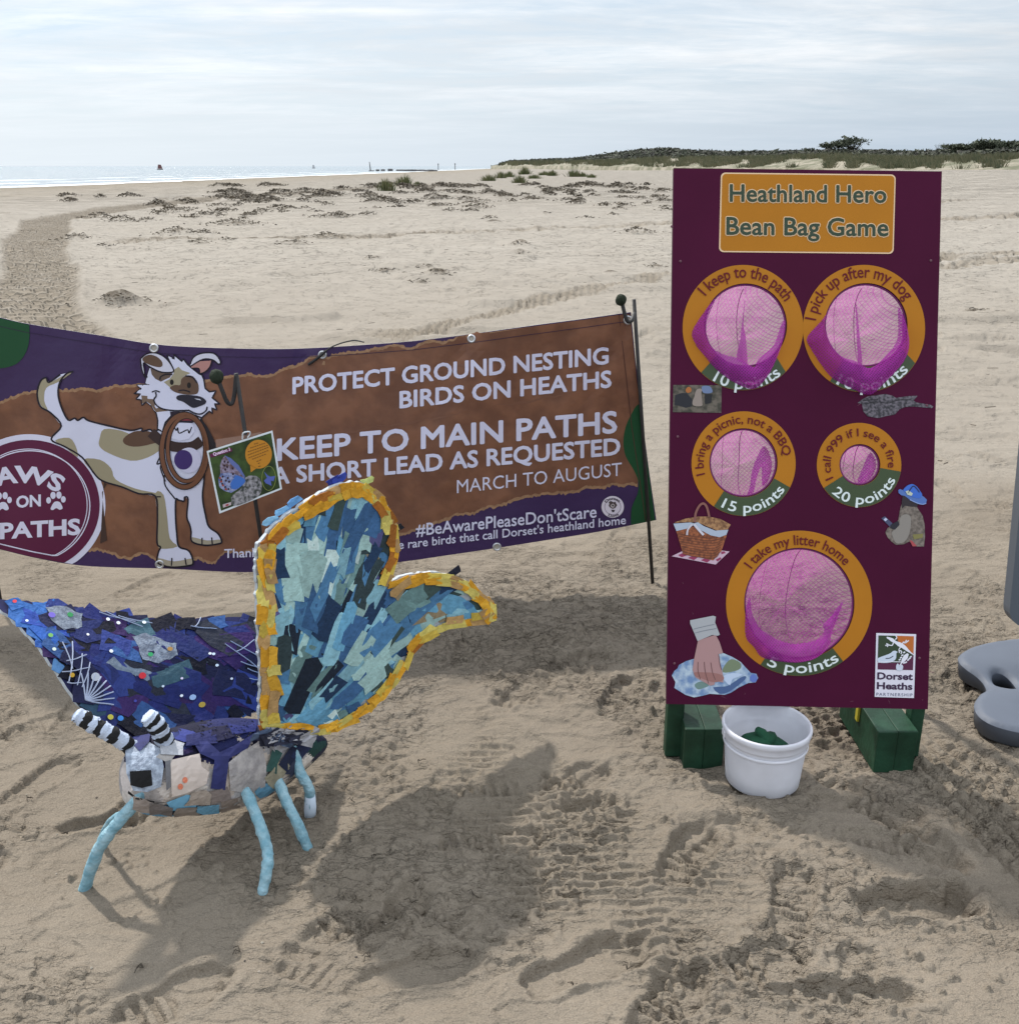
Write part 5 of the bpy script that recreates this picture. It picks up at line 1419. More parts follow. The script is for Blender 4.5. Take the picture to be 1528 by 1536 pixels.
grow_t = ktop - [0, 4.5]; grow_t[:, 1] += _tr.uniform(-1.5, 1.5, len(grow_t)); grow_b = kbot + [0, 4.5]; grow_b[:, 1] += _tr.uniform(-1.5, 1.5, len(grow_b))
kt = grow_t[grow_t[:, 1] > top_y(grow_t[:, 0]) + 0.6]
ko = np.concatenate([kt, [(800, 489.5), (880, 479), (944.5, 470)], [(951.5, 540), (958, 600), (960, 660)], grow_b[grow_b[:, 1] < bot_y(grow_b[:, 0]) - 1]])
decal("torn_paper_edge", ko, banner, LAY, kedge, ban, step=14)
kp_ = decal("brown_paper_print", np.concatenate([kmid, kbot]), banner, 2 * LAY, kraft, ban, step=14)
# faint creases across the paper print
for pts in ([(560, 640), (620, 632), (680, 622), (700, 615)], [(480, 655), (540, 644), (575, 640)], [(740, 608), (800, 600), (860, 588)], [(610, 560), (720, 545), (860, 526)]):
    V, F = ribbon2(torn(pts, 2.0), [0.5, 3.5, 2.5, 0.5], False, 3); mk("paper_crease", banner(V[:, 0], V[:, 1], 2.5 * LAY), F, bmat(112, 76, 58), kp_)
bgreen = mat("banner_green", sh(22, 70, 40), 0.45, transl=0.12)
def gclip(P):
    P = np.asarray(P, float).copy(); P[:, 1] = np.clip(P[:, 1], top_y(P[:, 0]) + 0.8, bot_y(P[:, 0]) - 0.8); return P
decal("green_print", gclip(np.concatenate([[(-96, 456), (-40, 469), (0, 477), (44, 487)], catmull([(44.5, 487), (45, 505), (41, 525), (30, 542), (14, 550), (-10, 553), (-40, 550), (-96, 540)], 4)])), banner, LAY * 3, bgreen, ban, step=12)
decal("green_print", np.concatenate([catmull([(957, 606), (950, 614), (938, 640), (934.5, 664), (938, 684), (950, 705), (957, 722), (956, 740), (947, 762), (946, 787)], 4), [(982, 780), (970, 690), (960.5, 612)]]), banner, LAY * 3, bgreen, ban, step=12)
# hem fold along the right edge
V, F = ribbon2([(928, 472), (938, 560), (947, 640), (962, 740), (968, 782)], 1.0, False, 8); mk("hem_stitch", banner(V[:, 0], V[:, 1], 4 * LAY), F, bmat(74, 46, 40), ban)
V, F = ribbon2(B_TOP + [0, 13], 0.8, False, 8); V = V[:]; mk("hem_stitch", banner(V[:, 0], V[:, 1], 4 * LAY), F, bmat(44, 30, 58), ban)
LT = LAY * 4
for s, p0, p1, cap, bold, grow in (("PROTECT GROUND NESTING", (440, 590.5), (911.5, 545), 24, 0.030, 1), ("BIRDS ON HEATHS", (600, 611.5), (916, 580), 24, 0.030, 1), ("KEEP TO MAIN PATHS", (417, 690), (924, 648), 31, 0.027, 1),
                                   ("A SHORT LEAD AS REQUESTED", (409, 726), (929, 681), 24, 0.030, 1), ("MARCH TO AUGUST", (685, 739.5), (932, 713), 19.5, 0.0, 0), ("#BeAwarePleaseDon'tScare", (624, 803.5), (894, 775.5), 17.5, 0.010, 0),
                                   ("the rare birds that call Dorset's heathland home", (582, 825), (938, 785.5), 12.5, 0.008, 0), ("Thank", (337, 836.5), (388, 834.5), 13, 0.008, 0)):
    text_line("lettering", s, p0, p1, cap, banner, LT, white, ban, spacing=1.0, slant=(0.0, -1.0), thick=0.042 if grow else (0.018 if bold else 0.0))
# round logo on the left
cc = (45.0, 758.0)
def cclip(P): P = np.asarray(P, float).copy(); P[:, 1] = np.minimum(P[:, 1], bot_y(P[:, 0]) - 1.2); return P
disc = decal("round_emblem", cclip(ell(cc, 114, 107, 90)), banner, LT, white, ban, step=14)
wine = mat("banner_wine", sh(84, 22, 56), 0.45, transl=0.12)
decal("emblem_face", cclip(ell(cc, 105.5, 98.5, 90)) - [0, 0.0], banner, LT + LAY, wine, disc, step=14)
for rx, ry, w_, ph_ in ((90, 83, 1.7, 0.02), (88, 84, 1.3, -0.03)):
    P = ell((cc[0] + 40 * ph_, cc[1] + 30 * ph_), rx, ry, 80); P[:, 1] = np.minimum(P[:, 1], bot_y(P[:, 0]) - 9)
    V, F = ribbon2(P, w_, True, 5); mk("emblem_ring", banner(V[:, 0], V[:, 1], LT + 2 * LAY), F, white, disc)
text_arc("lettering", "PAWS", (32, 835), 111, -118, -59.5, 26, banner, LT + 2 * LAY, white, disc, bold=0.036)
text_line("lettering", "ON", (25.5, 761.5), (62.5, 759), 18, banner, LT + 2 * LAY, white, disc, bold=0.034, slant=(0, -1))
text_line("lettering", "PATHS", (1, 808.5), (121.5, 801.5), 24.5, banner, LT + 2 * LAY, white, disc, bold=0.036, slant=(0, -1))
for (x, y) in ((85.5, 754.5), (5, 755.5)):
    pb_ = decal("paw_print", catmull([(x - 8.5, y + 8), (x - 4, y - 1), (x + 1, y - 3), (x + 6, y - 1), (x + 9.5, y + 7), (x + 5, y + 9.5), (x, y + 7), (x - 5, y + 10)], 4, True), banner, LT + 2 * LAY, white, disc)
    for (dx, dy, r_) in ((-11.5, -4.5, 3.6), (-4.8, -12, 4.0), (4.0, -12.5, 4.0), (10.5, -6, 3.6)):
        decal("paw_toe", ell((x + dx, y + dy), r_, r_ * 1.35, 16), banner, LT + 2 * LAY, white, pb_)
# cartoon dog
d1 = TF(0, 460, 3.056); dh = TF(190, 510, 9.55)
dog = None
def dshape(name, tf, pts, k, col, parent, sm=0):
    P = tf(pts)
    if sm: P = catmull(P, sm, True)
    P = np.stack([P[:, 0], np.minimum(P[:, 1], bot_y(P[:, 0]) - 1.0)], 1)
    return decal(name, P, banner, LT + k * LAY, bmat(*col), parent, step=16)
def dline(name, tf, pts, w_, k, parent, col=(26, 20, 32), closed=False, per=4):
    P = catmull(tf(pts), per, closed); V, F = ribbon2(P, w_, closed, 3)
    V[:, 1] = np.minimum(V[:, 1], bot_y(V[:, 0]) - 0.9)
    return mk(name, banner(V[:, 0], V[:, 1], LT + k * LAY), F, bmat(*col), parent)
body_o = [(340, 297), (310, 305), (278, 345), (270, 400), (285, 460), (315, 518), (345, 510), (360, 520), (385, 506), (410, 522), (500, 545), (600, 566), (650, 556), (655, 570), (690, 562), (705, 572), (735, 560), (728, 500), (720, 450), (930, 460), (925, 520), (940, 640), (938, 780), (930, 870), (945, 960), (960, 1008), (1000, 1038), (1018, 1075), (1000, 1086), (940, 1092), (882, 1075), (878, 1030), (872, 1000), (858, 960), (864, 880), (848, 872), (845, 890), (820, 885), (808, 882), (806, 950), (812, 1040), (822, 1098), (868, 1118), (888, 1172), (862, 1186), (785, 1192), (725, 1172), (728, 1125), (738, 1100), (722, 1080), (724, 960), (714, 866), (640, 856), (565, 826), (480, 800), (440, 770), (380, 690), (300, 640), (238, 606), (285, 545), (235, 485), (188, 455), (174, 395), (190, 340), (215, 325), (228, 346), (280, 310)]
dog = dshape("dog_print", d1, body_o, 0.3, (200, 200, 220), ban)
for pts, col in (([(186, 345), (215, 328), (228, 348), (300, 312), (335, 300), (270, 345), (215, 372), (206, 430), (222, 472), (190, 450), (176, 395)], (150, 140, 116)), ([(460, 600), (480, 560), (560, 568), (640, 600), (738, 612), (740, 650), (680, 690), (600, 705), (500, 670), (458, 638)], (150, 140, 116)),
                 ([(256, 612), (320, 600), (350, 640), (358, 688), (300, 642)], (150, 140, 116)), ([(385, 700), (460, 700), (512, 740), (532, 790), (620, 832), (712, 852), (716, 862), (640, 855), (560, 822), (480, 797), (435, 762)], (146, 136, 112)),
                 ([(716, 852), (752, 862), (768, 960), (780, 1060), (815, 1098), (740, 1108), (724, 1080), (724, 960)], (146, 136, 112)), ([(727, 1150), (800, 1166), (886, 1152), (884, 1176), (860, 1184), (785, 1189), (727, 1170)], (156, 146, 128)),
                 ([(881, 1055), (950, 1070), (1017, 1066), (1000, 1084), (940, 1090), (883, 1074)], (156, 146, 128))):
    dshape("dog_marking", d1, pts, 1.0, col, dog, 3)
dshape("dog_marking", d1, [(568, 604), (620, 570), (700, 574), (740, 612), (640, 640), (580, 632)], 1.7, (88, 64, 50), dog, 3)
dline("dog_outline", d1, body_o[:17], 2.5, 2.0, dog); dline("dog_outline", d1, body_o[19:], 2.5, 2.0, dog)
for a in ([(790, 1150), (788, 1186)], [(850, 1150), (856, 1182)], [(928, 1058), (928, 1088)], [(972, 1056), (975, 1086)], [(755, 770), (760, 820), (805, 880)], [(715, 870), (740, 870)], [(735, 690), (722, 720), (745, 715), (738, 740), (760, 800)]): dline("dog_outline", d1, a, 2.0, 2.1, dog)
dshape("hind_leg", d1, [(478, 805), (492, 812), (470, 850), (490, 1040), (494, 1070), (462, 1085)], 0.3, (60, 42, 36), dog)
head_o = [(345, 375), (300, 520), (275, 625), (330, 640), (150, 640), (215, 695), (110, 765), (205, 770), (140, 840), (215, 855), (225, 935), (285, 880), (360, 940), (430, 1040), (455, 1150), (450, 1270), (520, 1310), (560, 1180), (640, 1090), (760, 1040), (1000, 1080), (1080, 1110), (1190, 1015), (1235, 1050), (1225, 970), (1300, 1000), (1265, 910), (1345, 915), (1230, 825), (1285, 725), (1190, 740), (1130, 690), (1110, 560), (1085, 500), (1040, 480), (940, 400), (880, 350), (815, 265), (800, 305), (680, 205), (690, 270), (580, 215), (610, 280), (670, 400), (670, 450), (500, 450)]
hd = dshape("dog_head", dh, head_o, 2.4, (200, 200, 220), dog)
P = dh(head_o); V, F = ribbon2(P, 2.2, True, 3); mk("dog_outline", banner(V[:, 0], V[:, 1], LT + 2.5 * LAY), F, bmat(26, 20, 32), dog)
dshape("dog_marking", dh, [(690, 420), (750, 380), (800, 430), (920, 470), (820, 520), (780, 640), (700, 650), (630, 675), (540, 600), (620, 560), (680, 480)], 3.0, (152, 142, 118), dog)
dshape("dog_marking", dh, [(350, 400), (470, 450), (660, 470), (630, 530), (500, 592), (420, 552), (370, 490)], 3.2, (98, 80, 70), dog)
dshape("dog_marking", dh, [(215, 790), (330, 800), (400, 860), (430, 940), (600, 1012), (430, 1030), (350, 920), (285, 875), (230, 910)], 3.0, (112, 92, 78), dog)
dshape("dog_marking", dh, [(630, 672), (700, 640), (775, 640), (790, 560), (860, 505), (960, 520), (1030, 620), (1037, 720), (1000, 772), (870, 778), (720, 750), (645, 705)], 3.6, (92, 70, 56), dog, 3)
ear = dshape("dog_ear", dh, [(208, 262), (300, 192), (410, 178), (520, 220), (600, 290), (662, 380), (676, 450), (560, 462), (460, 440), (330, 372), (252, 322), (250, 400), (272, 532), (228, 420)], 4.0, (196, 194, 208), dog)
dshape("dog_marking", dh, [(240, 255), (330, 205), (440, 235), (510, 300), (522, 360), (480, 385), (380, 365), (262, 312)], 4.6, (92, 70, 56), dog, 3)
dline("dog_outline", dh, [(208, 262), (300, 192), (410, 178), (520, 220), (600, 290), (662, 380), (676, 450), (560, 462), (460, 440), (330, 372), (252, 322), (262, 420), (272, 532), (228, 420), (208, 262)], 2.0, 4.8, dog)
dshape("dog_ear", dh, [(918, 345), (960, 250), (1060, 192), (1220, 180), (1300, 220), (1352, 310), (1322, 342), (1242, 282), (1100, 272), (925, 372)], 4.0, (196, 194, 208), dog)
dshape("dog_ear_lining", dh, [(930, 372), (1060, 300), (1228, 290), (1190, 380), (1130, 450), (1060, 472), (1040, 405), (942, 402)], 4.3, (168, 122, 116), dog)
dline("dog_outline", dh, [(918, 345), (960, 250), (1060, 192), (1220, 180), (1300, 220), (1352, 310), (1322, 342), (1242, 282), (1100, 272), (925, 372)], 2.0, 4.8, dog)
dline("dog_outline", dh, [(942, 402), (1040, 405), (1060, 475), (1140, 445), (1200, 380), (1228, 290)], 2.0, 4.8, dog)
for c, rx, ry in (((655, 600), 27, 40), ((900, 645), 28, 42)): dshape("dog_eye", dh, ell(c, rx, ry, 20), 4.4, (26, 22, 22), dog)
nose = dshape("dog_nose", dh, [(718, 815), (770, 782), (900, 782), (1060, 805), (1142, 862), (1130, 910), (1060, 942), (980, 968), (920, 952), (820, 882), (740, 855)], 4.4, (36, 34, 46), dog, 3)
dshape("nose_shine", dh, [(975, 828), (1060, 842), (1075, 862), (1010, 848)], 5.0, (190, 190, 205), dog)
for a, w_ in (([(485, 565), (500, 520), (570, 490), (662, 492)], 2.0), ([(850, 510), (950, 530), (1015, 612)], 2.0), ([(370, 742), (430, 722), (486, 742)], 1.8), ([(425, 740), (432, 800), (400, 850), (430, 920), (520, 980), (700, 1008), (900, 1002)], 2.2), ([(890, 998), (1000, 1050), (1080, 1052), (1145, 1005), (1160, 950)], 2.2), ([(750, 722), (830, 714), (918, 742)], 1.8)):
    dline("dog_outline", dh, a, w_, 4.8, dog)
dshape("dog_mouth", dh, [(630, 1022), (760, 1020), (1000, 1065), (1010, 1120), (950, 1185), (700, 1170), (640, 1090)], 4.4, (36, 26, 40), dog)
dshape("dog_tongue", dh, [(750, 1105), (830, 1085), (900, 1095), (940, 1150), (760, 1150)], 5.0, (120, 44, 54), dog)
dshape("dog_chin", dh, [(700, 1180), (950, 1190), (985, 1300), (900, 1410), (760, 1440), (650, 1400), (650, 1280)], 4.4, (200, 200, 220), dog)
dline("dog_outline", dh, [(690, 1240), (720, 1290), (740, 1250), (760, 1330), (880, 1280), (900, 1330), (940, 1240)], 1.8, 5.0, dog)
dline("collar", d1, [(695, 575), (740, 612), (800, 640), (880, 640), (925, 612)], 15, 4.4, dog, (52, 36, 34))
dshape("collar_tag", d1, ell((868, 702), 56, 58, 30), 5.0, (190, 188, 210), dog)
dshape("collar_tag", d1, ell((843, 700), 42, 45, 30), 5.6, (58, 40, 98), dog)
dline("lead_dark_band", d1, [(915, 520), (945, 560), (975, 620), (985, 645), (965, 655), (940, 600)], 8, 5.0, dog, (34, 30, 36))  # dark printed band beside the lead
for c, rx, ry, w_ in (((848, 658), 103, 166, 9.0), ((858, 650), 86, 148, 7.0)):
    P = d1(ell(c, rx, ry, 60)); V, F = ribbon2(P, w_, True, 4); mk("lead_outline", banner(V[:, 0], V[:, 1], LT + 6.2 * LAY), F, bmat(30, 20, 24), dog)
    V, F = ribbon2(P, w_ * 0.66, True, 4); mk("lead", banner(V[:, 0], V[:, 1], LT + 6.8 * LAY), F, bmat(108, 70, 50), dog)
# small round dog badge at the right
bd_ = decal("round_badge", ell((918.5, 760), 16.8, 16.3, 40), banner, LT, mat("banner_198_190_200", sh(198, 190, 200), 0.45), ban)
V, F = ribbon2(ell((918.5, 760), 12, 11.6, 30), 0.7, True, 2); mk("badge_ring", banner(V[:, 0], V[:, 1], LT + LAY), F, bmat(120, 104, 120), bd_)
text_arc("lettering", "Dorset", (918.5, 760.5), 11.2, -145, -38, 4.2, banner, LT + 1.6 * LAY, bmat(40, 32, 40), bd_, bold=0.02)
text_arc("lettering", "Dogs", (918.5, 760), 15.2, 118, 52, 4.2, banner, LT + 1.6 * LAY, bmat(40, 32, 40), bd_, bold=0.02, inward=True)
tfb = TF(880, 730, 19.1)
dshape("badge_dog", tfb, [(620, 430), (680, 400), (760, 440), (810, 420), (830, 470), (860, 520), (810, 600), (740, 625), (670, 600), (620, 540), (640, 480)], 1.6, (70, 58, 58), bd_)
dshape("badge_dog", tfb, [(670, 520), (740, 470), (800, 520), (780, 580), (740, 600), (690, 580)], 2.2, (170, 160, 160), bd_)
dshape("badge_dog", tfb, [(700, 520), (750, 510), (770, 545), (735, 560)], 2.8, (26, 20, 24), bd_)
dshape("badge_dog", tfb, [(690, 650), (800, 660), (770, 720), (720, 720)], 1.6, (50, 40, 44), bd_)
# eyelets and tie
steel = mat("eyelet_metal", (0.62, 0.62, 0.64), 0.35, metal=0.9)
dark_hole = mat("eyelet_hole", (0.42, 0.38, 0.32), 0.9)
for (x, y, r_) in ((231.5, 522, 5.6), (484, 532, 5.2), (707, 508, 5.2), (240, 846, 5.4), (745, 820, 5.2), (941.5, 480, 5.8)):
    P = [banner(np.array(x + r_ * math.cos(w_)), np.array(y + r_ * 0.95 * math.sin(w_)), 0.0025) for w_ in np.linspace(0, 2 * math.pi, 25)]
    V, F = tube(P, 0.0036, 8, cap=False); ey = mk("eyelet", V, F, steel, ban, smooth=True)
    decal("eyelet_hole", ell((x, y), r_ * 0.7, r_ * 0.66, 20), banner, 0.0025, dark_hole, ey)
blk = mat("black_tie", (0.012, 0.012, 0.013), 0.5)
P = [banner(np.array(float(x)), np.array(float(y)), o_) for x, y, o_ in ((463, 547, .006), (474, 539, .008), (484, 531, .012), (492, 524, .012), (500, 519, .004), (515, 514.5, -0.01), (532, 512, -0.02), (546, 514, -0.01))]
V, F = tube(catmull(P, 4), [0.0045] * 9 + [0.0045] * 3 + [0.0022] * 17, 6); mk("cable_tie", V, F, blk, ban)

# ------------------------------------------------------------------ steel stakes with pigtail hooks
rebar = mat("stake_steel", (0.022, 0.020, 0.020), 0.55, var=0.3, vscale=60, bump=0.4, bscale=300)
ball = mat("dark_wool", sh(30, 38, 26), 0.95, var=0.3, vscale=120, bump=0.8, bscale=500, bdist=0.002)
rust = mat("stake_rust", (0.05, 0.028, 0.02), 0.8)
def stake(name, label, base, top, hookpts, ball_c, ball_r, rad=0.006):
    t = thing(name, label, "stake", (base[0], base[1], 0.0), "steel stakes with ball tops")
    b_, tp_ = np.array(base), np.array(top)
    d = (b_ - tp_) / np.linalg.norm(b_ - tp_)
    V, F = tube([tp_, tp_ * 0.6 + b_ * 0.4, b_ + d * 0.06], rad, 10); mk("shaft", V, F, rebar, t, smooth=True)
    V, F = tube(catmull(hookpts, 5), rad, 10); mk("hook", V, F, rebar, t, smooth=True)
    bm = bmesh.new(); bmesh.ops.create_icosphere(bm, subdivisions=4, radius=1); rr = random.Random(3)
    for v in bm.verts:
        c = v.co; k = 1 + 0.07 * math.sin(7 * c.x + 3 * c.z) * math.sin(6 * c.y + 2 * c.x) + 0.02 * rr.uniform(-1, 1); v.co = Vector((c.x * ball_r * k, c.y * ball_r * k, c.z * ball_r * 1.1 * k))
    V = [tuple(np.array(v.co) + ball_c) for v in bm.verts]; F = [[v.index for v in f.verts] for f in bm.faces]; bm.free()
    mk("ball_cap", V, F, ball, t, smooth=True)
    return t
rb = np.array(at_ground(978, 868)); 
rt = at_depth(950.5, 449, rb[1]); 
hp_ = [at_depth(950.5, 449, rb[1]), at_depth(951, 470, rb[1] - 0.02), at_depth(947, 481, rb[1] - 0.05), at_depth(941, 482, rb[1] - 0.055), at_depth(937, 472, rb[1] - 0.055), at_depth(933, 456, rb[1] - 0.05)]
stake("steel_stake", "steel stake with dark ball holding the right end of the banner", rb, rt, hp_[1:], at_depth(931, 450, rb[1] - 0.05), 0.0165)
lb_ = np.array(at_ground(1.5, 903)); lt_ = at_depth(-80, 438, lb_[1] - 0.02)
stake("steel_stake", "steel stake at the left edge of the photo, only its foot showing below the banner", lb_, lt_, [lt_ * 0.98 + np.array(lb_) * 0.02, lt_ + [0.02, -0.03, -0.05], lt_ + [-0.03, -0.04, 0.0]], lt_ + [-0.03, -0.04, 0.02], 0.0165)

# question card on its own stake
QY = 2.80
qb = np.array(at_ground(410, 930)); QY = qb[1]
qt = at_depth(354.5, 560, QY)
hq = [at_depth(354.5, 561, QY), at_depth(352, 590, QY - 0.004), at_depth(348, 605, QY - 0.01), at_depth(341, 603, QY - 0.02), at_depth(334, 587, QY - 0.025), at_depth(326, 566, QY - 0.025)]
stake("steel_stake", "steel stake with dark ball standing in front of the banner carrying the butterfly card", qb, qt, hq, at_depth(325, 565, QY - 0.025), 0.0195, 0.0062)
def card(px, py, off=0.0):
    px = np.asarray(px, float); py = np.asarray(py, float)
    return at_depth(px, py, QY - 0.012 + 0.00003 * (px - 366) * 3 - off)
tq = TF(300, 630, 10.24)
cpos = card(366.0, 770.0)
qc = thing("question_card", "small laminated question card with a blue butterfly picture tied to a stake", "card", tuple(cpos))
cwhite = mat("card_white", sh(200, 205, 208), 0.35)
slab("laminated_sheet", tq([(105, 478), (1115, 160), (1262, 1062), (300, 1438)]), card, 0.0, -0.0012, [cwhite, cwhite], qc)
clear = mat("clear_laminate", sh(120, 96, 86), 0.2, transl=0.3)
decal("laminate_flap", tq([(240, 300), (640, 240), (940, 185), (960, 205), (700, 285), (250, 425)]), card, -0.003, clear, qc)
for (x0, y0) in ((650, 290), (745, 180)):
    pass
P = [card(*tq([(x, y)])[0], o_) for x, y, o_ in ((655, 295, .004), (660, 210, .012), (700, 185, .016), (760, 180, .012), (770, 215, .006), (735, 270, .004))]
V, F = tube(catmull(P, 4), 0.0022, 6); mk("card_tie", V, F, cwhite, qc)
def cshape(name, pts, k, col, parent, sm=0, m=None):
    P_ = tq(pts)
    if sm: P_ = catmull(P_, sm, True)
    return decal(name, P_, card, 0.0006 * k, m or mat("print_%d_%d_%d" % col, sh(*col), 0.4), parent)
cp = cshape("card_picture", [(135, 500), (1092, 198), (1228, 1045), (325, 1395)], 1, (40, 58, 28), qc, m=mat("card_green", sh(30, 44, 22), 0.4, color2=sh(56, 76, 36), vscale=22))
cshape("title_strip", [(150, 525), (485, 425), (500, 480), (170, 580)], 2, (86, 26, 62), cp)
text_line("lettering", "Question 3", tq([(212, 552)])[0], tq([(472, 470)])[0], 5.0, card, 0.0018, mat("print_215_190_215", sh(215, 190, 215), 0.4), cp, bold=0.03)
wspk = mat("wing_speckle", sh(90, 70, 70), 0.5, color2=sh(134, 124, 146), vscale=110, detail=2)
cshape("picture_wing", [(385, 543), (340, 600), (308, 700), (316, 822), (440, 808), (560, 855), (690, 905), (680, 840), (600, 720), (490, 610)], 2, (120, 112, 140), cp, m=wspk)
cshape("picture_wing", [(385, 545), (480, 590), (600, 700), (690, 860), (690, 905), (600, 790), (480, 680)], 2.6, (88, 100, 150), cp)
cshape("picture_wing", [(318, 822), (282, 910), (300, 1030), (380, 1090), (480, 1120), (600, 1050), (690, 940), (640, 870), (540, 830), (430, 806)], 2.4, (130, 130, 150), cp, m=mat("wing_speckle_blue", sh(70, 84, 130), 0.5, color2=sh(140, 146, 176), vscale=110, detail=2))
cshape("picture_wing", [(560, 850), (680, 900), (690, 960), (600, 1040), (500, 1060), (470, 980), (520, 900)], 3.0, (56, 100, 172), cp, 3)
_q = np.random.default_rng(8)
for (x, y) in [(350, 870), (330, 920), (345, 980), (390, 1030), (440, 1060), (375, 700), (390, 760), (420, 720), (430, 650), (505, 745), (430, 890), (450, 950), (400, 930), (510, 830), (380, 640)]:
    cshape("wing_spot", ell((x, y), 15, 18, 10), 3.6, (44, 26, 34), cp)
for (x, y) in [(330, 945), (355, 1005), (310, 890), (400, 1065)]: cshape("wing_spot", ell((x, y), 18, 15, 10), 3.6, (150, 66, 44), cp)
cshape("picture_flower", [(700, 885), (800, 850), (900, 880), (945, 960), (950, 1060), (900, 1170), (700, 1270), (520, 1320), (480, 1190), (560, 1110), (640, 1040)], 2, (120, 120, 120), cp, 2, m=mat("flower_print", sh(52, 56, 54), 0.5, color2=sh(150, 146, 150), vscale=90, detail=6))
cshape("speech_bubble", ell((902, 525), 205, 222, 40), 2.2, (176, 118, 34), cp)
cshape("speech_bubble", [(770, 680), (782, 805), (870, 740)], 2.2, (176, 118, 34), cp)
for i, (xa, xb, ya, yb) in enumerate(((830, 900, 372, 350), (770, 1010, 432, 350), (735, 1050, 490, 385), (735, 1060, 540, 415), (745, 1055, 585, 465), (800, 1020, 605, 520), (870, 950, 640, 605), (890, 925, 672, 655), (895, 940, 720, 700))):
    n_ = max(1, int((xb - xa) / 34))
    for j in range(n_):
        t0, t1 = (j + 0.06) / n_, (j + 0.82) / n_
        V, F = ribbon2(tq([(xa + (xb - xa) * t0, ya + (yb - ya) * t0), (xa + (xb - xa) * t1, ya + (yb - ya) * t1)]), 1.1, False, 3); mk("small_print", card(V[:, 0], V[:, 1], 0.002), F, mat("print_104_66_24", sh(104, 66, 24), 0.4), cp)
V, F = ribbon2(tq(ell((1058, 895), 105, 186, 36)), 0.7, True, 2); mk("inset_ring", card(V[:, 0], V[:, 1], 0.0016), F, mat("print_130_140_70", sh(130, 140, 70), 0.4), cp)
cshape("inset_butterfly", [(985, 790), (1040, 850), (1080, 870), (1160, 860), (1130, 940), (1090, 930), (1100, 1010), (1010, 970), (985, 930), (1030, 890)], 2.4, (78, 92, 160), cp)
cshape("small_badge", [(350, 1298), (480, 1258), (482, 1305), (358, 1348)], 2, (176, 160, 164), cp)
cshape("small_badge", [(395, 1300), (440, 1286), (442, 1312), (398, 1326)], 2.6, (150, 60, 64), cp)

# ------------------------------------------------------------------ patchwork butterfly
bfly = thing("patchwork_butterfly", "large handmade butterfly of blue fabric scraps with yellow edged wing on the sand", "sculpture", (-0.58, 1.85, 0.0))
fab = mat("fabric_scrap", attr='Col', rough=0.85, var=0.20, vscale=55, bump=0.8, bscale=110, bdist=0.0045, spec=0.3, detail=8)
paper = mat("torn_white_paper", sh(160, 166, 172), 0.85, var=0.2, vscale=120, bump=0.6, bscale=300, bdist=0.002)
RW = np.array([(391, 1096), (386, 1030), (383, 975), (382, 920), (384, 865), (386, 832), (395, 808), (416, 785), (441, 765), (468, 745), (496, 730), (526, 723), (551, 726), (570, 737), (584, 754), (595, 774), (601, 796), (601.5, 824), (596, 850), (588, 866), (583, 876), (597, 868), (625, 862), (658, 861), (688, 866), (713, 879), (732, 898), (740, 915), (731, 931), (702, 939), (672, 943), (647, 956), (625, 973), (608, 997), (595, 1016), (578, 1038), (553, 1060), (526, 1077), (504, 1090), (471, 1097), (432, 1097)], float)
def rw_d(px, py): return 1.82 + 0.00155 * (px - 400) - 0.000032 * (py - 1095)
def plane_n(fd, px=500.0, py=950.0):
    p = at_depth(px, py, fd(px, py)); a = at_depth(px + 20, py, fd(px + 20, py)) - p; b_ = at_depth(px, py - 20, fd(px, py - 20)) - p
    n_ = np.cross(a, b_); n_ /= np.linalg.norm(n_)
    return n_ if n_[1] < 0 else -n_
RWN = plane_n(rw_d)
def rw(px, py, off=0.0):
    px, py = np.asarray(px, float), np.asarray(py, float)
    bow = 0.012 * np.sin(px / 60.0) + 0.01 * np.sin(py / 75.0 + 1)
    P_ = at_depth(px, py, rw_d(px, py))
    return P_ + (np.asarray(off, float) + bow)[..., None] * RWN
_rw = np.random.default_rng(12)
def ragged(P_, amp):
    P_ = densify(P_, 3.5); Q_ = P_.copy(); c_ = P_.mean(0)
    t = np.arange(len(P_)); Q_ += np.stack([vn(t / 2.2, t * 0.0, 3), vn(t / 2.2, t * 0.0 + 9, 4)], 1) * amp
    return Q_
rwing = slab("right_wing", ragged(catmull(RW, 3, True), 1.6), rw, 0.0, -0.008, [paper, mat("wing_back_blue", sh(70, 120, 170), 0.85, var=0.3, vscale=30)], bfly, step=16, edge_mat=0)
rwing.name = "wing"
RWc = catmull(RW, 4, True)
C_BL = [((142, 172, 170), 7), ((118, 160, 174), 6), ((88, 138, 166), 6), ((66, 108, 144), 5), ((50, 84, 122), 4), ((26, 48, 76), 3), ((20, 30, 44), 2), ((52, 68, 66), 2), ((40, 54, 58), 2), ((96, 126, 126), 2), ((168, 188, 186), 2), ((130, 116, 92), 1), ((70, 70, 110), 1)]
C_OR = [((190, 138, 36), 6), ((180, 156, 66), 4), ((186, 172, 92), 5), ((140, 86, 30), 3), ((160, 128, 84), 3), ((200, 152, 48), 3)]
def pick(tab, r):
    w_ = np.array([t[1] for t in tab], float); c = tab[r.choice(len(tab), p=w_ / w_.sum())][0]
    return np.array(sh(*c)) * r.uniform(0.82, 1.18)
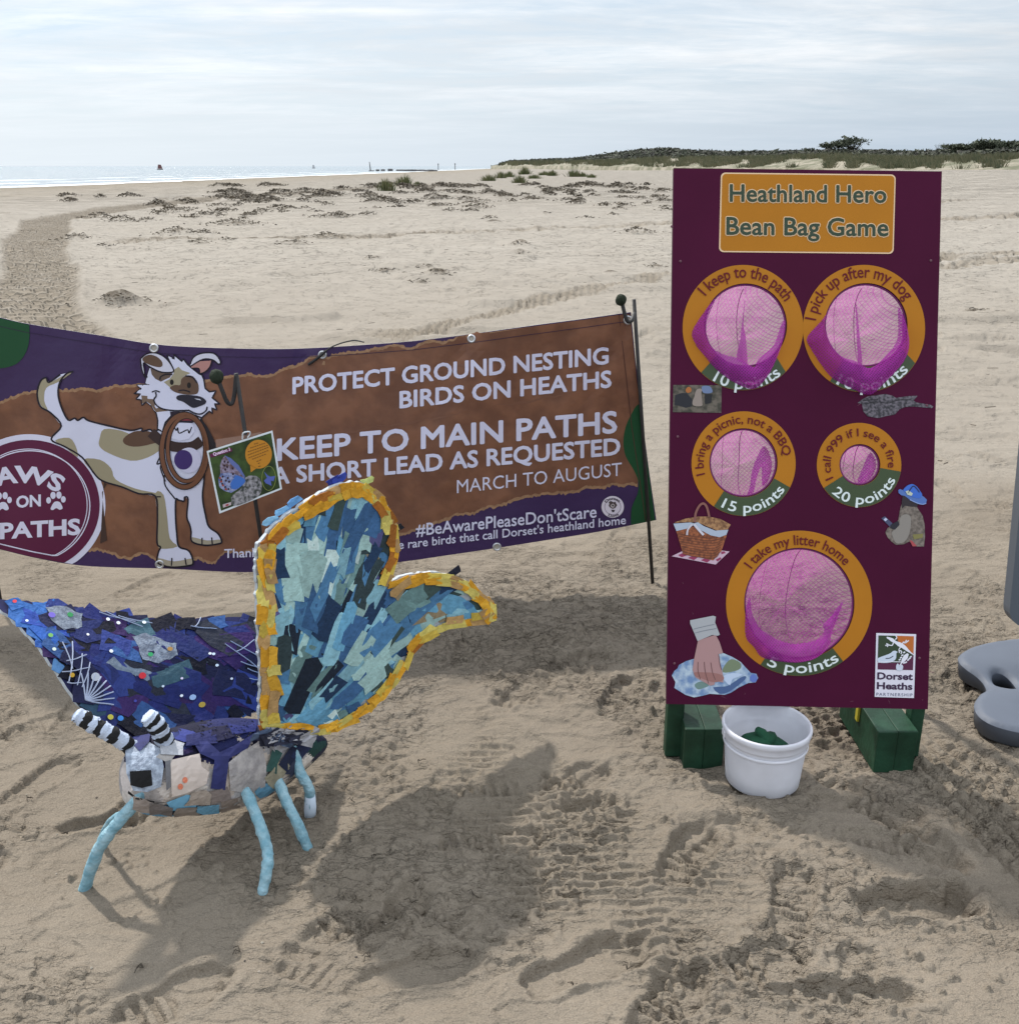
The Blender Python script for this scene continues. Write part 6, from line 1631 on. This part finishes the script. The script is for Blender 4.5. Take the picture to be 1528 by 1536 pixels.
def scrap(mb, surf, c, ang, L, w_, off, col, r, tilt=0.0012, jag=0.0):
    """one fabric scrap: an uneven many-cornered piece, a little thick"""
    e = np.array([math.cos(ang), math.sin(ang)]); n_ = np.array([-e[1], e[0]])
    base = [(-0.5, -0.5), (0.0, -0.52), (0.5, -0.5), (0.52, 0.0), (0.5, 0.5), (0.0, 0.5), (-0.5, 0.5), (-0.5, 0.0)]
    P_ = np.array([c + e * L * (u + r.normal() * 0.07) + n_ * w_ * (v + r.normal() * 0.08) for u, v in base])
    oo = off + r.uniform(0, tilt) + np.array([r.uniform(-1, 1) * tilt * 0.7 for _ in base])
    oo = np.maximum(oo, 0.0008)
    Vf = surf(P_[:, 0], P_[:, 1], oo); cen_ = surf(np.array([P_[:, 0].mean()]), np.array([P_[:, 1].mean()]), np.array([off + tilt * 0.6]))
    Vb = surf(P_[:, 0], P_[:, 1], np.maximum(oo - 0.0012, 0.0002))
    V_ = np.concatenate([Vf, cen_, Vb]); k = 8
    cw = ((P_[1] - P_[0])[0] * (P_[2] - P_[1])[1] - (P_[1] - P_[0])[1] * (P_[2] - P_[1])[0]) > 0
    Ff = []
    for i in range(8):
        j = (i + 1) % 8
        Ff.append((j, i, 8) if True else (i, j, 8)); Ff.append((i, j, 9 + j, 9 + i))
    mb.add(V_, Ff, col)
    return P_
# blue scraps fan out from the wing root
mb = MB(); root = np.array([405.0, 1120.0]); got = 0
g_ = np.stack(np.meshgrid(np.arange(385, 745, 15.0), np.arange(725, 1100, 18.0)), -1).reshape(-1, 2); g_ += _rw.normal(size=g_.shape) * 4
dp = dist_poly(g_, RWc); ins = pip(g_, RWc); g_ = g_[ins & (dp > 14)]; g_ = g_[np.argsort(np.hypot(*(g_ - root).T))[::-1]]
order = np.arange(len(g_)); _rw.shuffle(order)
for i, k in enumerate(order):
    c = g_[k]; v = c - root; ang = math.atan2(v[1], v[0]) + _rw.normal() * 0.11
    if c[0] > 600 and c[1] < 960: ang = math.atan2(-0.25, 1.0) + _rw.normal() * 0.3
    dd_ = dist_poly(c[None], RWc)[0]
    L = min(_rw.uniform(36, 84), max(20, 2.0 * (dd_ - 6))); w_ = min(_rw.uniform(14, 27), max(12, 1.9 * (dd_ - 6)))
    scrap(mb, rw, c, ang, L, w_, 0.0015 + 0.0045 * i / len(order), pick(C_BL, _rw), _rw, 0.0009)
mb.build("fabric_scraps", fab, rwing, colors=True)
# yellow and orange border
mb = MB(); P_ = densify(RWc, 2.0); s_ = 0
N_ = len(P_); i = 0
cent = P_.mean(0)
while i < N_:
    seg = _rw.uniform(14, 30); k = int(seg / 2.0); j = i + k // 2
    a = P_[j % N_]; t = P_[(j + 4) % N_] - P_[(j - 4) % N_]; t /= np.hypot(*t); n_ = np.array([-t[1], t[0]])
    if not pip((a + n_ * 6)[None], RWc)[0]: n_ = -n_
    lead = a[0] < 400 or a[1] < 790
    wd = 22 if lead else 17
    if 460 < a[0] and a[1] > 1040: wd = 15
    for row in range(2):
        if row == 1 and _rw.random() < 0.15: continue
        cpt = a + n_ * (wd * (0.30 if row == 0 else 0.72))
        scrap(mb, rw, cpt, math.atan2(t[1], t[0]) + _rw.normal() * 0.12, seg * _rw.uniform(0.95, 1.35), wd * _rw.uniform(0.5, 0.72), 0.0055 + 0.001 * row + 0.0015 * _rw.random(), pick(C_OR, _rw), _rw, 0.0018)
    i += k
mb.build("yellow_border", fab, rwing, colors=True)
# loose scraps on the back edge
mb = MB()
for (x, y, c) in ((430, 768, (110, 160, 200)), (445, 755, (90, 140, 190)), (505, 722, (30, 40, 110)), (515, 720, (44, 60, 140)), (412, 784, (120, 165, 195)), (606, 796, (20, 22, 30)), (560, 724, (170, 180, 110)), (690, 862, (24, 26, 40))):
    scrap(mb, lambda px, py, o: rw(px, py, np.asarray(o) - 0.012), np.array([x, y], float), _rw.uniform(-0.7, -0.2), 22, 9, 0.001, np.array(sh(*c)), _rw, 0.002); mb.build("loose_scrap", fab, rwing, colors=True); mb = MB()

# left wing, spread low to the left
LW = np.array([(-14, 900), (15, 927), (31, 950), (52, 979), (73, 1006), (95, 1031), (113, 1049), (128, 1061), (159, 1078), (190, 1095), (229, 1102), (270, 1100), (320, 1088), (361, 1074), (430, 1050), (440, 985), (432, 940), (383, 929), (337, 926), (275, 926), (230, 921), (184, 915), (138, 911), (92, 907), (46, 903)], float)
def lw_d(px, py): return 1.75 + 0.00127 * np.asarray(px, float) - 0.00142 * (np.asarray(py, float) - 903)
LWN = plane_n(lw_d, 200.0, 1000.0)
def lw(px, py, off=0.0):
    px, py = np.asarray(px, float), np.asarray(py, float)
    bow = 0.010 * np.sin(px / 55.0 + 0.7) + 0.008 * np.sin(py / 30.0)
    return at_depth(px, py, lw_d(px, py)) + (np.asarray(off, float) + bow)[..., None] * LWN
lwing = slab("wing", ragged(catmull(LW, 3, True), 1.2), lw, 0.0, -0.007, [mat("wing_navy", sh(26, 28, 66), 0.85, var=0.2, vscale=40), paper], bfly, step=16)
LWc = catmull(LW, 4, True)
C_NV = [((32, 40, 86), 6), ((42, 54, 110), 4), ((24, 26, 54), 7), ((15, 15, 28), 6), ((58, 84, 94), 2), ((42, 66, 84), 1), ((48, 30, 76), 4), ((48, 78, 126), 2), ((36, 38, 48), 3), ((104, 114, 126), 1), ((28, 34, 84), 4)]
C_TIP = [((52, 96, 160), 5), ((36, 60, 130), 4), ((84, 126, 172), 1), ((40, 80, 150), 4)]
mb = MB()
g_ = np.stack(np.meshgrid(np.arange(-6, 432, 22.0), np.arange(905, 1104, 14.0)), -1).reshape(-1, 2); g_ += _rw.normal(size=g_.shape) * 4
dp = dist_poly(g_, LWc); g_ = g_[pip(g_, LWc) & (dp > 5)]; _rw.shuffle(g_)
for i, c in enumerate(g_):
    ang = 0.45 + _rw.normal() * 0.35 - (0.5 if c[1] < 950 else 0)
    dd_ = dist_poly(c[None], LWc)[0]
    L = min(_rw.uniform(38, 74), max(20, 2.8 * dd_)); w_ = min(_rw.uniform(22, 38), max(13, 2.2 * dd_))
    tab = C_TIP if c[0] < 75 + _rw.normal() * 12 else C_NV
    scrap(mb, lw, c, ang, L, w_, 0.0015 + 0.0050 * i / len(g_), pick(tab, _rw), _rw, 0.0012)
mb.build("fabric_scraps", fab, lwing, colors=True)
# knitted grey pieces
knit = mat("grey_knit", sh(124, 132, 144), 0.95, color2=sh(92, 98, 110), vscale=70, detail=4, bump=0.9, bscale=240, bdist=0.003)
for pts in ([(64, 915), (92, 912), (122, 922), (118, 945), (88, 952), (72, 936)], [(198, 955), (218, 950), (262, 968), (263, 985), (235, 998), (212, 990)]):
    decal("knit_piece", ragged(np.array(pts, float), 1.5), lambda a, b_, o: lw(a, b_, np.full(np.shape(a), 0.0075)), 0, knit, lwing)
# lace threads
thread = mat("pale_thread", sh(150, 158, 178), 0.7)
mb = MB()
def lthread(p0, p1, w_=0.0016):
    t = np.linspace(0, 1, 5); x = p0[0] + (p1[0] - p0[0]) * t + 1.2 * np.sin(3 * t); y = p0[1] + (p1[1] - p0[1]) * t + 1.0 * np.sin(5 * t)
    mb.add(*tube(lw(x, y, np.full(5, 0.0085)), w_, 5))
for a in np.linspace(-105, 8, 9): lthread((126, 1052), (126 + 46 * math.cos(math.radians(a)), 1052 + 36 * math.sin(math.radians(a))))
mb.build("lace_fan", thread, lwing); mb = MB()
for (p0, p1) in (((84, 972), (100, 1012)), ((90, 1000), (122, 990)), ((84, 1016), (128, 1008)), ((100, 970), (96, 1030)), ((115, 988), (110, 1034)), ((128, 1000), (118, 1036)), ((94, 1030), (116, 1030)),
                 ((330, 972), (376, 1010)), ((338, 968), (380, 996)), ((345, 985), (372, 968)), ((352, 1000), (384, 1012)), ((150, 918), (205, 932)), ((160, 916), (215, 940)), ((180, 922), (230, 934)), ((290, 942), (300, 928)), ((285, 940), (320, 948)), ((362, 1010), (386, 1020)), ((366, 1024), (388, 1028))): lthread(p0, p1, 0.0012)
mb.build("lace_threads", thread, lwing)
# buttons and sequins
for (x, y, r_, c) in ((72, 928, 7, (96, 80, 170)), (101, 926, 6, (20, 120, 60)), (66, 962, 5, (96, 150, 70)), (100, 1020, 5, (180, 140, 30)), (138, 1020, 9, (170, 172, 180)), (212, 1015, 7, (190, 30, 40)), (223, 984, 5, (30, 140, 80)), (162, 981, 4, (220, 220, 230)), (126, 957, 3, (220, 220, 230)), (218, 932, 4, (210, 215, 225)), (162, 929, 4, (210, 215, 225)), (178, 934, 4, (210, 215, 225)), (252, 976, 5, (150, 110, 50)), (288, 1047, 6, (150, 170, 200)), (302, 1058, 6, (170, 140, 50)), (313, 987, 3, (200, 210, 220)), (318, 1004, 3, (200, 210, 220)), (272, 1044, 3, (220, 220, 230)), (33, 938, 3, (200, 215, 230)), (70, 984, 4, (190, 200, 190)), (168, 1074, 6, (180, 170, 60)), (184, 1075, 6, (50, 120, 190)), (340, 1024, 2.5, (230, 230, 230)), (270, 1020, 2.5, (220, 200, 220)), (18, 906, 4, (190, 50, 60)), (308, 986, 3, (220, 225, 230)), (205, 1050, 3, (60, 60, 140)), (244, 1030, 2.5, (200, 210, 230))):
    decal("button", ell((x, y), r_ * 0.8, r_ * 0.65, 14), lambda a, b_, o: lw(a, b_, np.full(np.shape(a), 0.0095)), 0, mat("button_%d_%d_%d" % c, sh(*c), 0.25), lwing)

# body: one stuffed shape covered in scraps
BC = [(196, 1163, 1.655, 0.030), (210, 1163, 1.67, 0.062), (238, 1162, 1.70, 0.078), (270, 1158, 1.745, 0.087), (310, 1152, 1.79, 0.093), (350, 1144, 1.84, 0.092), (390, 1136, 1.89, 0.082), (425, 1128, 1.94, 0.064), (455, 1121, 1.985, 0.044), (478, 1116, 2.02, 0.024), (486, 1114, 2.035, 0.008)]
bc = np.array([list(at_depth(x, y, d)) + [r_] for x, y, d, r_ in BC])
bcs = catmull(bc, 14)
bcs[:, 3] = np.maximum(bcs[:, 3], 0.004)
nS, nU = 132, len(bcs)
axis = np.gradient(bcs[:, :3], axis=0); axis /= np.linalg.norm(axis, axis=1)[:, None]
side = np.cross(axis, [0, 0, 1.0]); side /= np.linalg.norm(side, axis=1)[:, None]; upv = np.cross(side, axis)
TH = np.linspace(0, 2 * math.pi, nS, endpoint=False)
Vb = np.empty((nU, nS, 3)); 
sd = np.random.default_rng(31)
seeds = np.stack([sd.uniform(0, nU, 95), sd.uniform(0, 2 * math.pi, 95)], 1)
colB = []
for u_, th in seeds:
    s_, z_ = math.cos(th), math.sin(th)
    f_ = u_ / nU
    if z_ > 0.42: tab = [((26, 30, 70), 5), ((16, 16, 38), 5), ((40, 50, 100), 3), ((34, 26, 60), 1)]
    elif z_ < -0.55: tab = [((128, 116, 108), 4), ((92, 84, 80), 3), ((84, 130, 160), 3), ((150, 138, 128), 2)]
    else: tab = [((172, 160, 150), 5), ((152, 148, 148), 3), ((118, 118, 122), 2), ((184, 176, 168), 3)]
    if f_ < 0.22 and z_ < 0.5: tab = [((160, 152, 148), 4), ((128, 124, 124), 3), ((176, 168, 162), 2)]
    if f_ > 0.70: tab = [((20, 24, 44), 5), ((30, 60, 56), 2), ((140, 132, 112), 1), ((40, 42, 60), 2)]
    colB.append(pick(tab, sd))
colB = np.array(colB)
U_, T_ = np.meshgrid(np.arange(nU), TH, indexing='ij')
wob_u = U_ + 3.5 * vn(T_ * 5, U_ * 0.12, 3) + 0.9 * np.sign(np.sin(T_ * 60)); wob_t = T_ + 0.10 * vn(T_ * 3, U_ * 0.2, 5) + 0.012 * np.sign(np.sin(U_ * 1.6))
d2 = np.full(U_.shape, 1e9); idx = np.zeros(U_.shape, int); d2b = np.full(U_.shape, 1e9)
for k, (su, st) in enumerate(seeds):
    dt = (wob_t - st + math.pi) % (2 * math.pi) - math.pi
    dd_ = ((wob_u - su) / 13.0) ** 2 + (dt / 0.42) ** 2
    up_ = dd_ < d2; d2b = np.where(up_, d2, np.minimum(d2b, dd_)); idx = np.where(up_, k, idx); d2 = np.where(up_, dd_, d2)
edge_ = np.sqrt(d2b) - np.sqrt(d2)
hgt_ = 0.0022 * np.random.default_rng(2).random(len(seeds))[idx] - 0.0016 * np.exp(-(edge_ / 0.05) ** 2)
rad_ = bcs[:, 3][:, None] * (1 + 0.03 * np.sin(3 * T_ + U_ * 0.05)) + hgt_
Vb = bcs[:, None, :3] + rad_[..., None] * (np.cos(T_)[..., None] * side[:, None] + np.sin(T_)[..., None] * upv[:, None])
Fb, Cb = [], []
for i in range(nU - 1):
    for j in range(nS):
        j2 = (j + 1) % nS
        Fb.append((i * nS + j, (i + 1) * nS + j, (i + 1) * nS + j2, i * nS + j2)); Cb.append(colB[idx[i, j]])
Fb.append(tuple(range(nS))); Cb.append(colB[idx[0, 0]]); Fb.append(tuple((nU - 1) * nS + j for j in range(nS))[::-1]); Cb.append(colB[idx[-1, 0]])
bodyo = mk("body", Vb.reshape(-1, 3), Fb, fab, bfly, cols=Cb)
# a point of the body's visible skin under a picture position
def skin(px, py, off=0.0):
    px, py = np.atleast_1d(np.asarray(px, float)), np.atleast_1d(np.asarray(py, float))
    a, f, u = rays(px, py); D = np.stack([a, f, u], -1); O = np.array([0, 0, CAM_H]); out = []
    for d in D:
        d = d / np.linalg.norm(d)
        best = None
        for s in np.linspace(1.7, 2.6, 450):
            p = O + d * s; q = p - bcs[:, :3]; k = np.argmin((q ** 2).sum(1) - bcs[:, 3] ** 2)
            if (q[k] ** 2).sum() < (bcs[k, 3] + 0.003) ** 2: best = s; break
        if best is None:
            k = None; best = min(np.linspace(1.7, 2.6, 200), key=lambda s: np.min(np.linalg.norm(O + d * s - bcs[:, :3], axis=1) - bcs[:, 3]))
        out.append(O + d * (best - off))
    return np.array(out)
def sdecal(name, pts, off, m, parent, step=6):
    v, f = triang(densify(np.array(pts, float), step), [], step); return mk(name, skin(v[:, 0], v[:, 1], off), f, m, parent)
sdecal("knit_face", [(188, 1118), (222, 1112), (240, 1122), (246, 1150), (242, 1180), (222, 1188), (200, 1186), (190, 1160)], 0.004, mat("pale_knit", sh(150, 160, 174), 0.95, color2=sh(118, 126, 140), vscale=110, detail=2, bump=0.9, bscale=220, bdist=0.003), bodyo)
sdecal("eye", [(195, 1157), (227, 1155), (229, 1178), (213, 1182), (196, 1178)], 0.007, mat("black_felt", (0.008, 0.008, 0.009), 0.95), bodyo)
sdecal("cream_patch", [(256, 1140), (300, 1130), (303, 1150), (314, 1158), (310, 1176), (280, 1190), (258, 1196)], 0.004, mat("cream_cloth", sh(178, 166, 158), 0.85, var=0.08, vscale=60), bodyo)
for c in ((278, 1170), (271, 1180)): sdecal("orange_dot", ell(c, 4, 4.6, 12), 0.0055, mat("orange_dot", sh(190, 110, 84), 0.7), bodyo, 3)
sdecal("blue_patch", [(312, 1112), (330, 1128), (352, 1118), (384, 1098), (372, 1122), (344, 1138), (338, 1185), (316, 1183), (322, 1140), (300, 1130), (290, 1112)], 0.006, mat("royal_cloth", sh(34, 38, 84), 0.8, var=0.2, vscale=50), bodyo)
sdecal("grey_seam", [(248, 1142), (256, 1140), (257, 1180), (250, 1186)], 0.0055, mat("grey_felt", sh(94, 94, 98), 0.9), bodyo)
sdecal("light_blue_patch", [(250, 1204), (280, 1192), (300, 1196), (292, 1216), (258, 1216)], 0.004, mat("sky_cloth", sh(100, 150, 178), 0.85, var=0.1, vscale=40), bodyo)
sdecal("torn_white_patch", [(343, 1144), (362, 1128), (392, 1110), (400, 1150), (398, 1180), (372, 1190), (346, 1186)], 0.005, mat("white_net_cloth", sh(150, 145, 143), 0.9, color2=sh(126, 122, 122), vscale=50, bump=0.8, bscale=200, bdist=0.003), bodyo)
sdecal("mouth_seam", [(193, 1186), (205, 1196), (232, 1202), (232, 1204), (204, 1199), (192, 1190)], 0.006, mat("black_felt", (0.01, 0.01, 0.01)), bodyo, 4)
sdecal("blue_tuft", [(196, 1106), (226, 1100), (224, 1112), (210, 1127), (200, 1116)], 0.008, mat("royal_cloth", sh(46, 52, 116)), bodyo)
# more scraps lapped over the sides and the underside
def on_skin(px, py, o): return skin(px, py, 0.0) * (1 - 0.0) + np.stack([np.zeros(len(np.atleast_1d(px))), -np.atleast_1d(o) * 1.0, np.atleast_1d(o) * 0.4], 1)
mb = MB()
for (x, y, a, L, w_, c) in ((216, 1207, 0.3, 30, 18, (132, 122, 116)), (245, 1214, 0.1, 36, 14, (96, 90, 88)), (282, 1217, -0.1, 34, 12, (126, 116, 108)), (316, 1214, -0.2, 32, 14, (92, 136, 160)), (345, 1206, -0.35, 30, 16, (120, 108, 100)), (372, 1198, -0.4, 28, 16, (150, 142, 136)), (398, 1186, -0.5, 26, 15, (84, 126, 150)),
                            (300, 1196, -0.1, 34, 20, (150, 138, 128)), (330, 1194, -0.3, 26, 18, (110, 100, 96)), (418, 1160, -0.9, 34, 18, (130, 124, 106)), (412, 1142, -1.2, 30, 16, (40, 70, 66)), (436, 1138, -1.0, 34, 18, (22, 28, 50)), (452, 1128, -0.9, 30, 16, (26, 34, 62)), (424, 1120, -0.6, 26, 14, (150, 148, 150)), (442, 1150, -1.0, 26, 12, (44, 48, 66)),
                            (262, 1120, 0.1, 34, 18, (150, 152, 158)), (252, 1132, 0.4, 24, 16, (140, 136, 134)), (304, 1106, -0.2, 44, 20, (28, 32, 74)), (340, 1096, -0.3, 44, 20, (22, 22, 50)), (366, 1090, -0.2, 36, 18, (30, 36, 86)), (280, 1104, 0.2, 30, 16, (44, 52, 110)), (320, 1088, -0.2, 40, 14, (18, 18, 38))):
    scrap(mb, on_skin, np.array([x, y], float), a, L, w_, 0.004 + 0.004 * sd.random(), np.array(sh(*c)) * sd.uniform(0.9, 1.1), sd, 0.002)
mb.build("fabric_scraps", fab, bodyo, colors=True)
sdecal("underside_seam", [(232, 1214), (262, 1219), (300, 1220), (330, 1216), (330, 1219), (300, 1223.5), (260, 1223), (232, 1217)], 0.004, mat("black_felt", (0.01, 0.01, 0.01)), bodyo, 5)
# sequins on the back
mb = MB()
for _ in range(60):
    x, y = sd.uniform(300, 384), sd.uniform(1078, 1112)
    P_ = skin(x, y, 0.004)[0]; r_ = sd.uniform(0.0015, 0.003)
    rim = [P_ + np.array([r_ * math.cos(w_), -0.4 * r_ * math.sin(w_), r_ * math.sin(w_)]) for w_ in np.linspace(0, 2 * math.pi, 8, endpoint=False)]
    mb.add(rim, [tuple(range(8))])
mb.build("sequins", mat("sequin", (0.75, 0.72, 0.65), 0.15, metal=0.9), bodyo)
# frayed cloth at the wing root
mb = MB()
for _ in range(26):
    x, y = sd.uniform(392, 470), sd.uniform(1092, 1116); c = pick([((150, 150, 156), 3), ((40, 42, 58), 4), ((70, 84, 108), 3)], sd)
    scrap(mb, lambda px, py, o: at_depth(px, py, rw_d(np.asarray(px), np.asarray(py)) - 0.012 - np.asarray(o) * 3), np.array([x, y]), sd.uniform(-0.6, 0.6), sd.uniform(18, 34), sd.uniform(9, 16), 0.002, c, sd, 0.004)
mb.build("frayed_cloth", fab, bodyo, colors=True)

# antennae: striped knitted tubes
def antenna(pts, rad, seed):
    r = np.random.default_rng(seed)
    P_ = catmull(np.array(pts), 14); n_ = len(P_)
    t = np.linspace(0, 1, n_)
    rr = rad * (1 + 0.06 * np.sin(t * 40)) * np.interp(t, [0, 0.8, 0.95, 1.0], [1.0, 1.0, 0.92, 0.45])
    V_, F_ = tube(P_, list(rr), 18)
    V_ = np.array(V_) + r.normal(size=(len(V_), 3)) * 0.0007
    cols = []
    wht, bk_ = np.array(sh(168, 178, 196)), np.array([0.012, 0.012, 0.013])
    for i in range(n_ - 1):
        for k in range(18):
            ph_ = (t[i] * 4.6 + 0.10 * math.sin(k / 18 * 2 * math.pi + seed) + 0.25) % 1
            cols.append(wht if (ph_ < 0.5 or t[i] > 0.93) else bk_)
    cols += [wht, wht]
    return mk("antenna", V_, F_, mat("knit_tube", attr='Col', rough=0.95, bump=0.9, bscale=260, bdist=0.003), bfly, smooth=True, cols=cols)
a0 = skin(196, 1120)[0]
antenna([a0 + [0, 0.01, -0.01], at_depth(170, 1103, 1.66), at_depth(140, 1087, 1.655), at_depth(113, 1070, 1.65)], 0.0155, 1)
a1 = skin(246, 1112)[0]
antenna([a1 + [0, 0.01, -0.012], at_depth(243, 1102, 1.69), at_depth(234, 1086, 1.685), at_depth(220, 1073, 1.68)], 0.0175, 2)

# legs: padded pale blue tubes
legm = mat("pale_blue_wrap", sh(108, 146, 160), 0.9, color2=sh(134, 162, 172), vscale=45, detail=9, var=0.12, bump=0.9, bscale=140, bdist=0.005, spec=0.15)
def leg(hip, knee, foot, rad, tipw=False):
    f_ = np.array(at_ground(*foot)); f_[2] = gz(f_[0], f_[1]) - 0.012
    hp2 = skin(*hip)[0]; hp2 = hp2 + np.array([0, 0.03, 0.0])
    n_ = len(knee)
    pts = [hp2]
    for i, (x, y) in enumerate(knee):
        s = (i + 1) / (n_ + 1); d = hp2[1] * (1 - s) + f_[1] * s; d -= 0.02 * math.sin(s * math.pi)
        pts.append(at_depth(x, y, d))
    pts.append(f_)
    P_ = catmull(np.array(pts), 22); n2 = len(P_)
    rr = rad * (1 + 0.03 * np.sin(np.arange(n2) * 0.62) + 0.05 * vn(np.arange(n2) / 7.0, np.zeros(n2) + hip[0], 4)) * np.interp(np.arange(n2) / n2, [0, 0.1, 0.85, 1], [0.8, 1, 1, 0.92])
    V_, F_ = tube(P_, list(rr), 22)
    V_ = np.array(V_); tt_ = np.repeat(np.arange(n2), 22); th_ = np.tile(np.arange(22) / 22.0, n2)
    wrap = (tt_ / 9.0 + th_ + 0.25 * vn(tt_ / 5.0, th_ * 4, 7)) % 1.0
    k_ = 1 + 0.12 * (wrap - 0.5) * (rad > 0.008) + 0.06 * vn(tt_ / 2.5, th_ * 7, 8)
    cc_ = np.repeat(P_, 22, axis=0); V_ = cc_ + (V_ - cc_) * k_[:, None]
    o = mk("leg", V_, F_, legm, bfly, smooth=True)
    if tipw:
        V_, F_ = tube([P_[-19], P_[-10], P_[-1]], [rad * 1.05, rad * 1.22, rad * 1.1], 12); mk("foot_wrap", V_, F_, mat("white_wrap", sh(170, 182, 196), 0.8), o, smooth=True)
leg((212, 1200), [(178, 1233), (148, 1275)], (123, 1324), 0.0118)
leg((356, 1186), [(384, 1222), (400, 1270), (401, 1300)], (391, 1333), 0.0112)
leg((408, 1174), [(430, 1203), (446, 1235)], (463, 1263), 0.0112)
leg((434, 1132), [(450, 1158), (464, 1185)], (464, 1212), 0.0112, True)
leg((226, 1204), [(190, 1216), (165, 1232)], (146, 1248), 0.006)
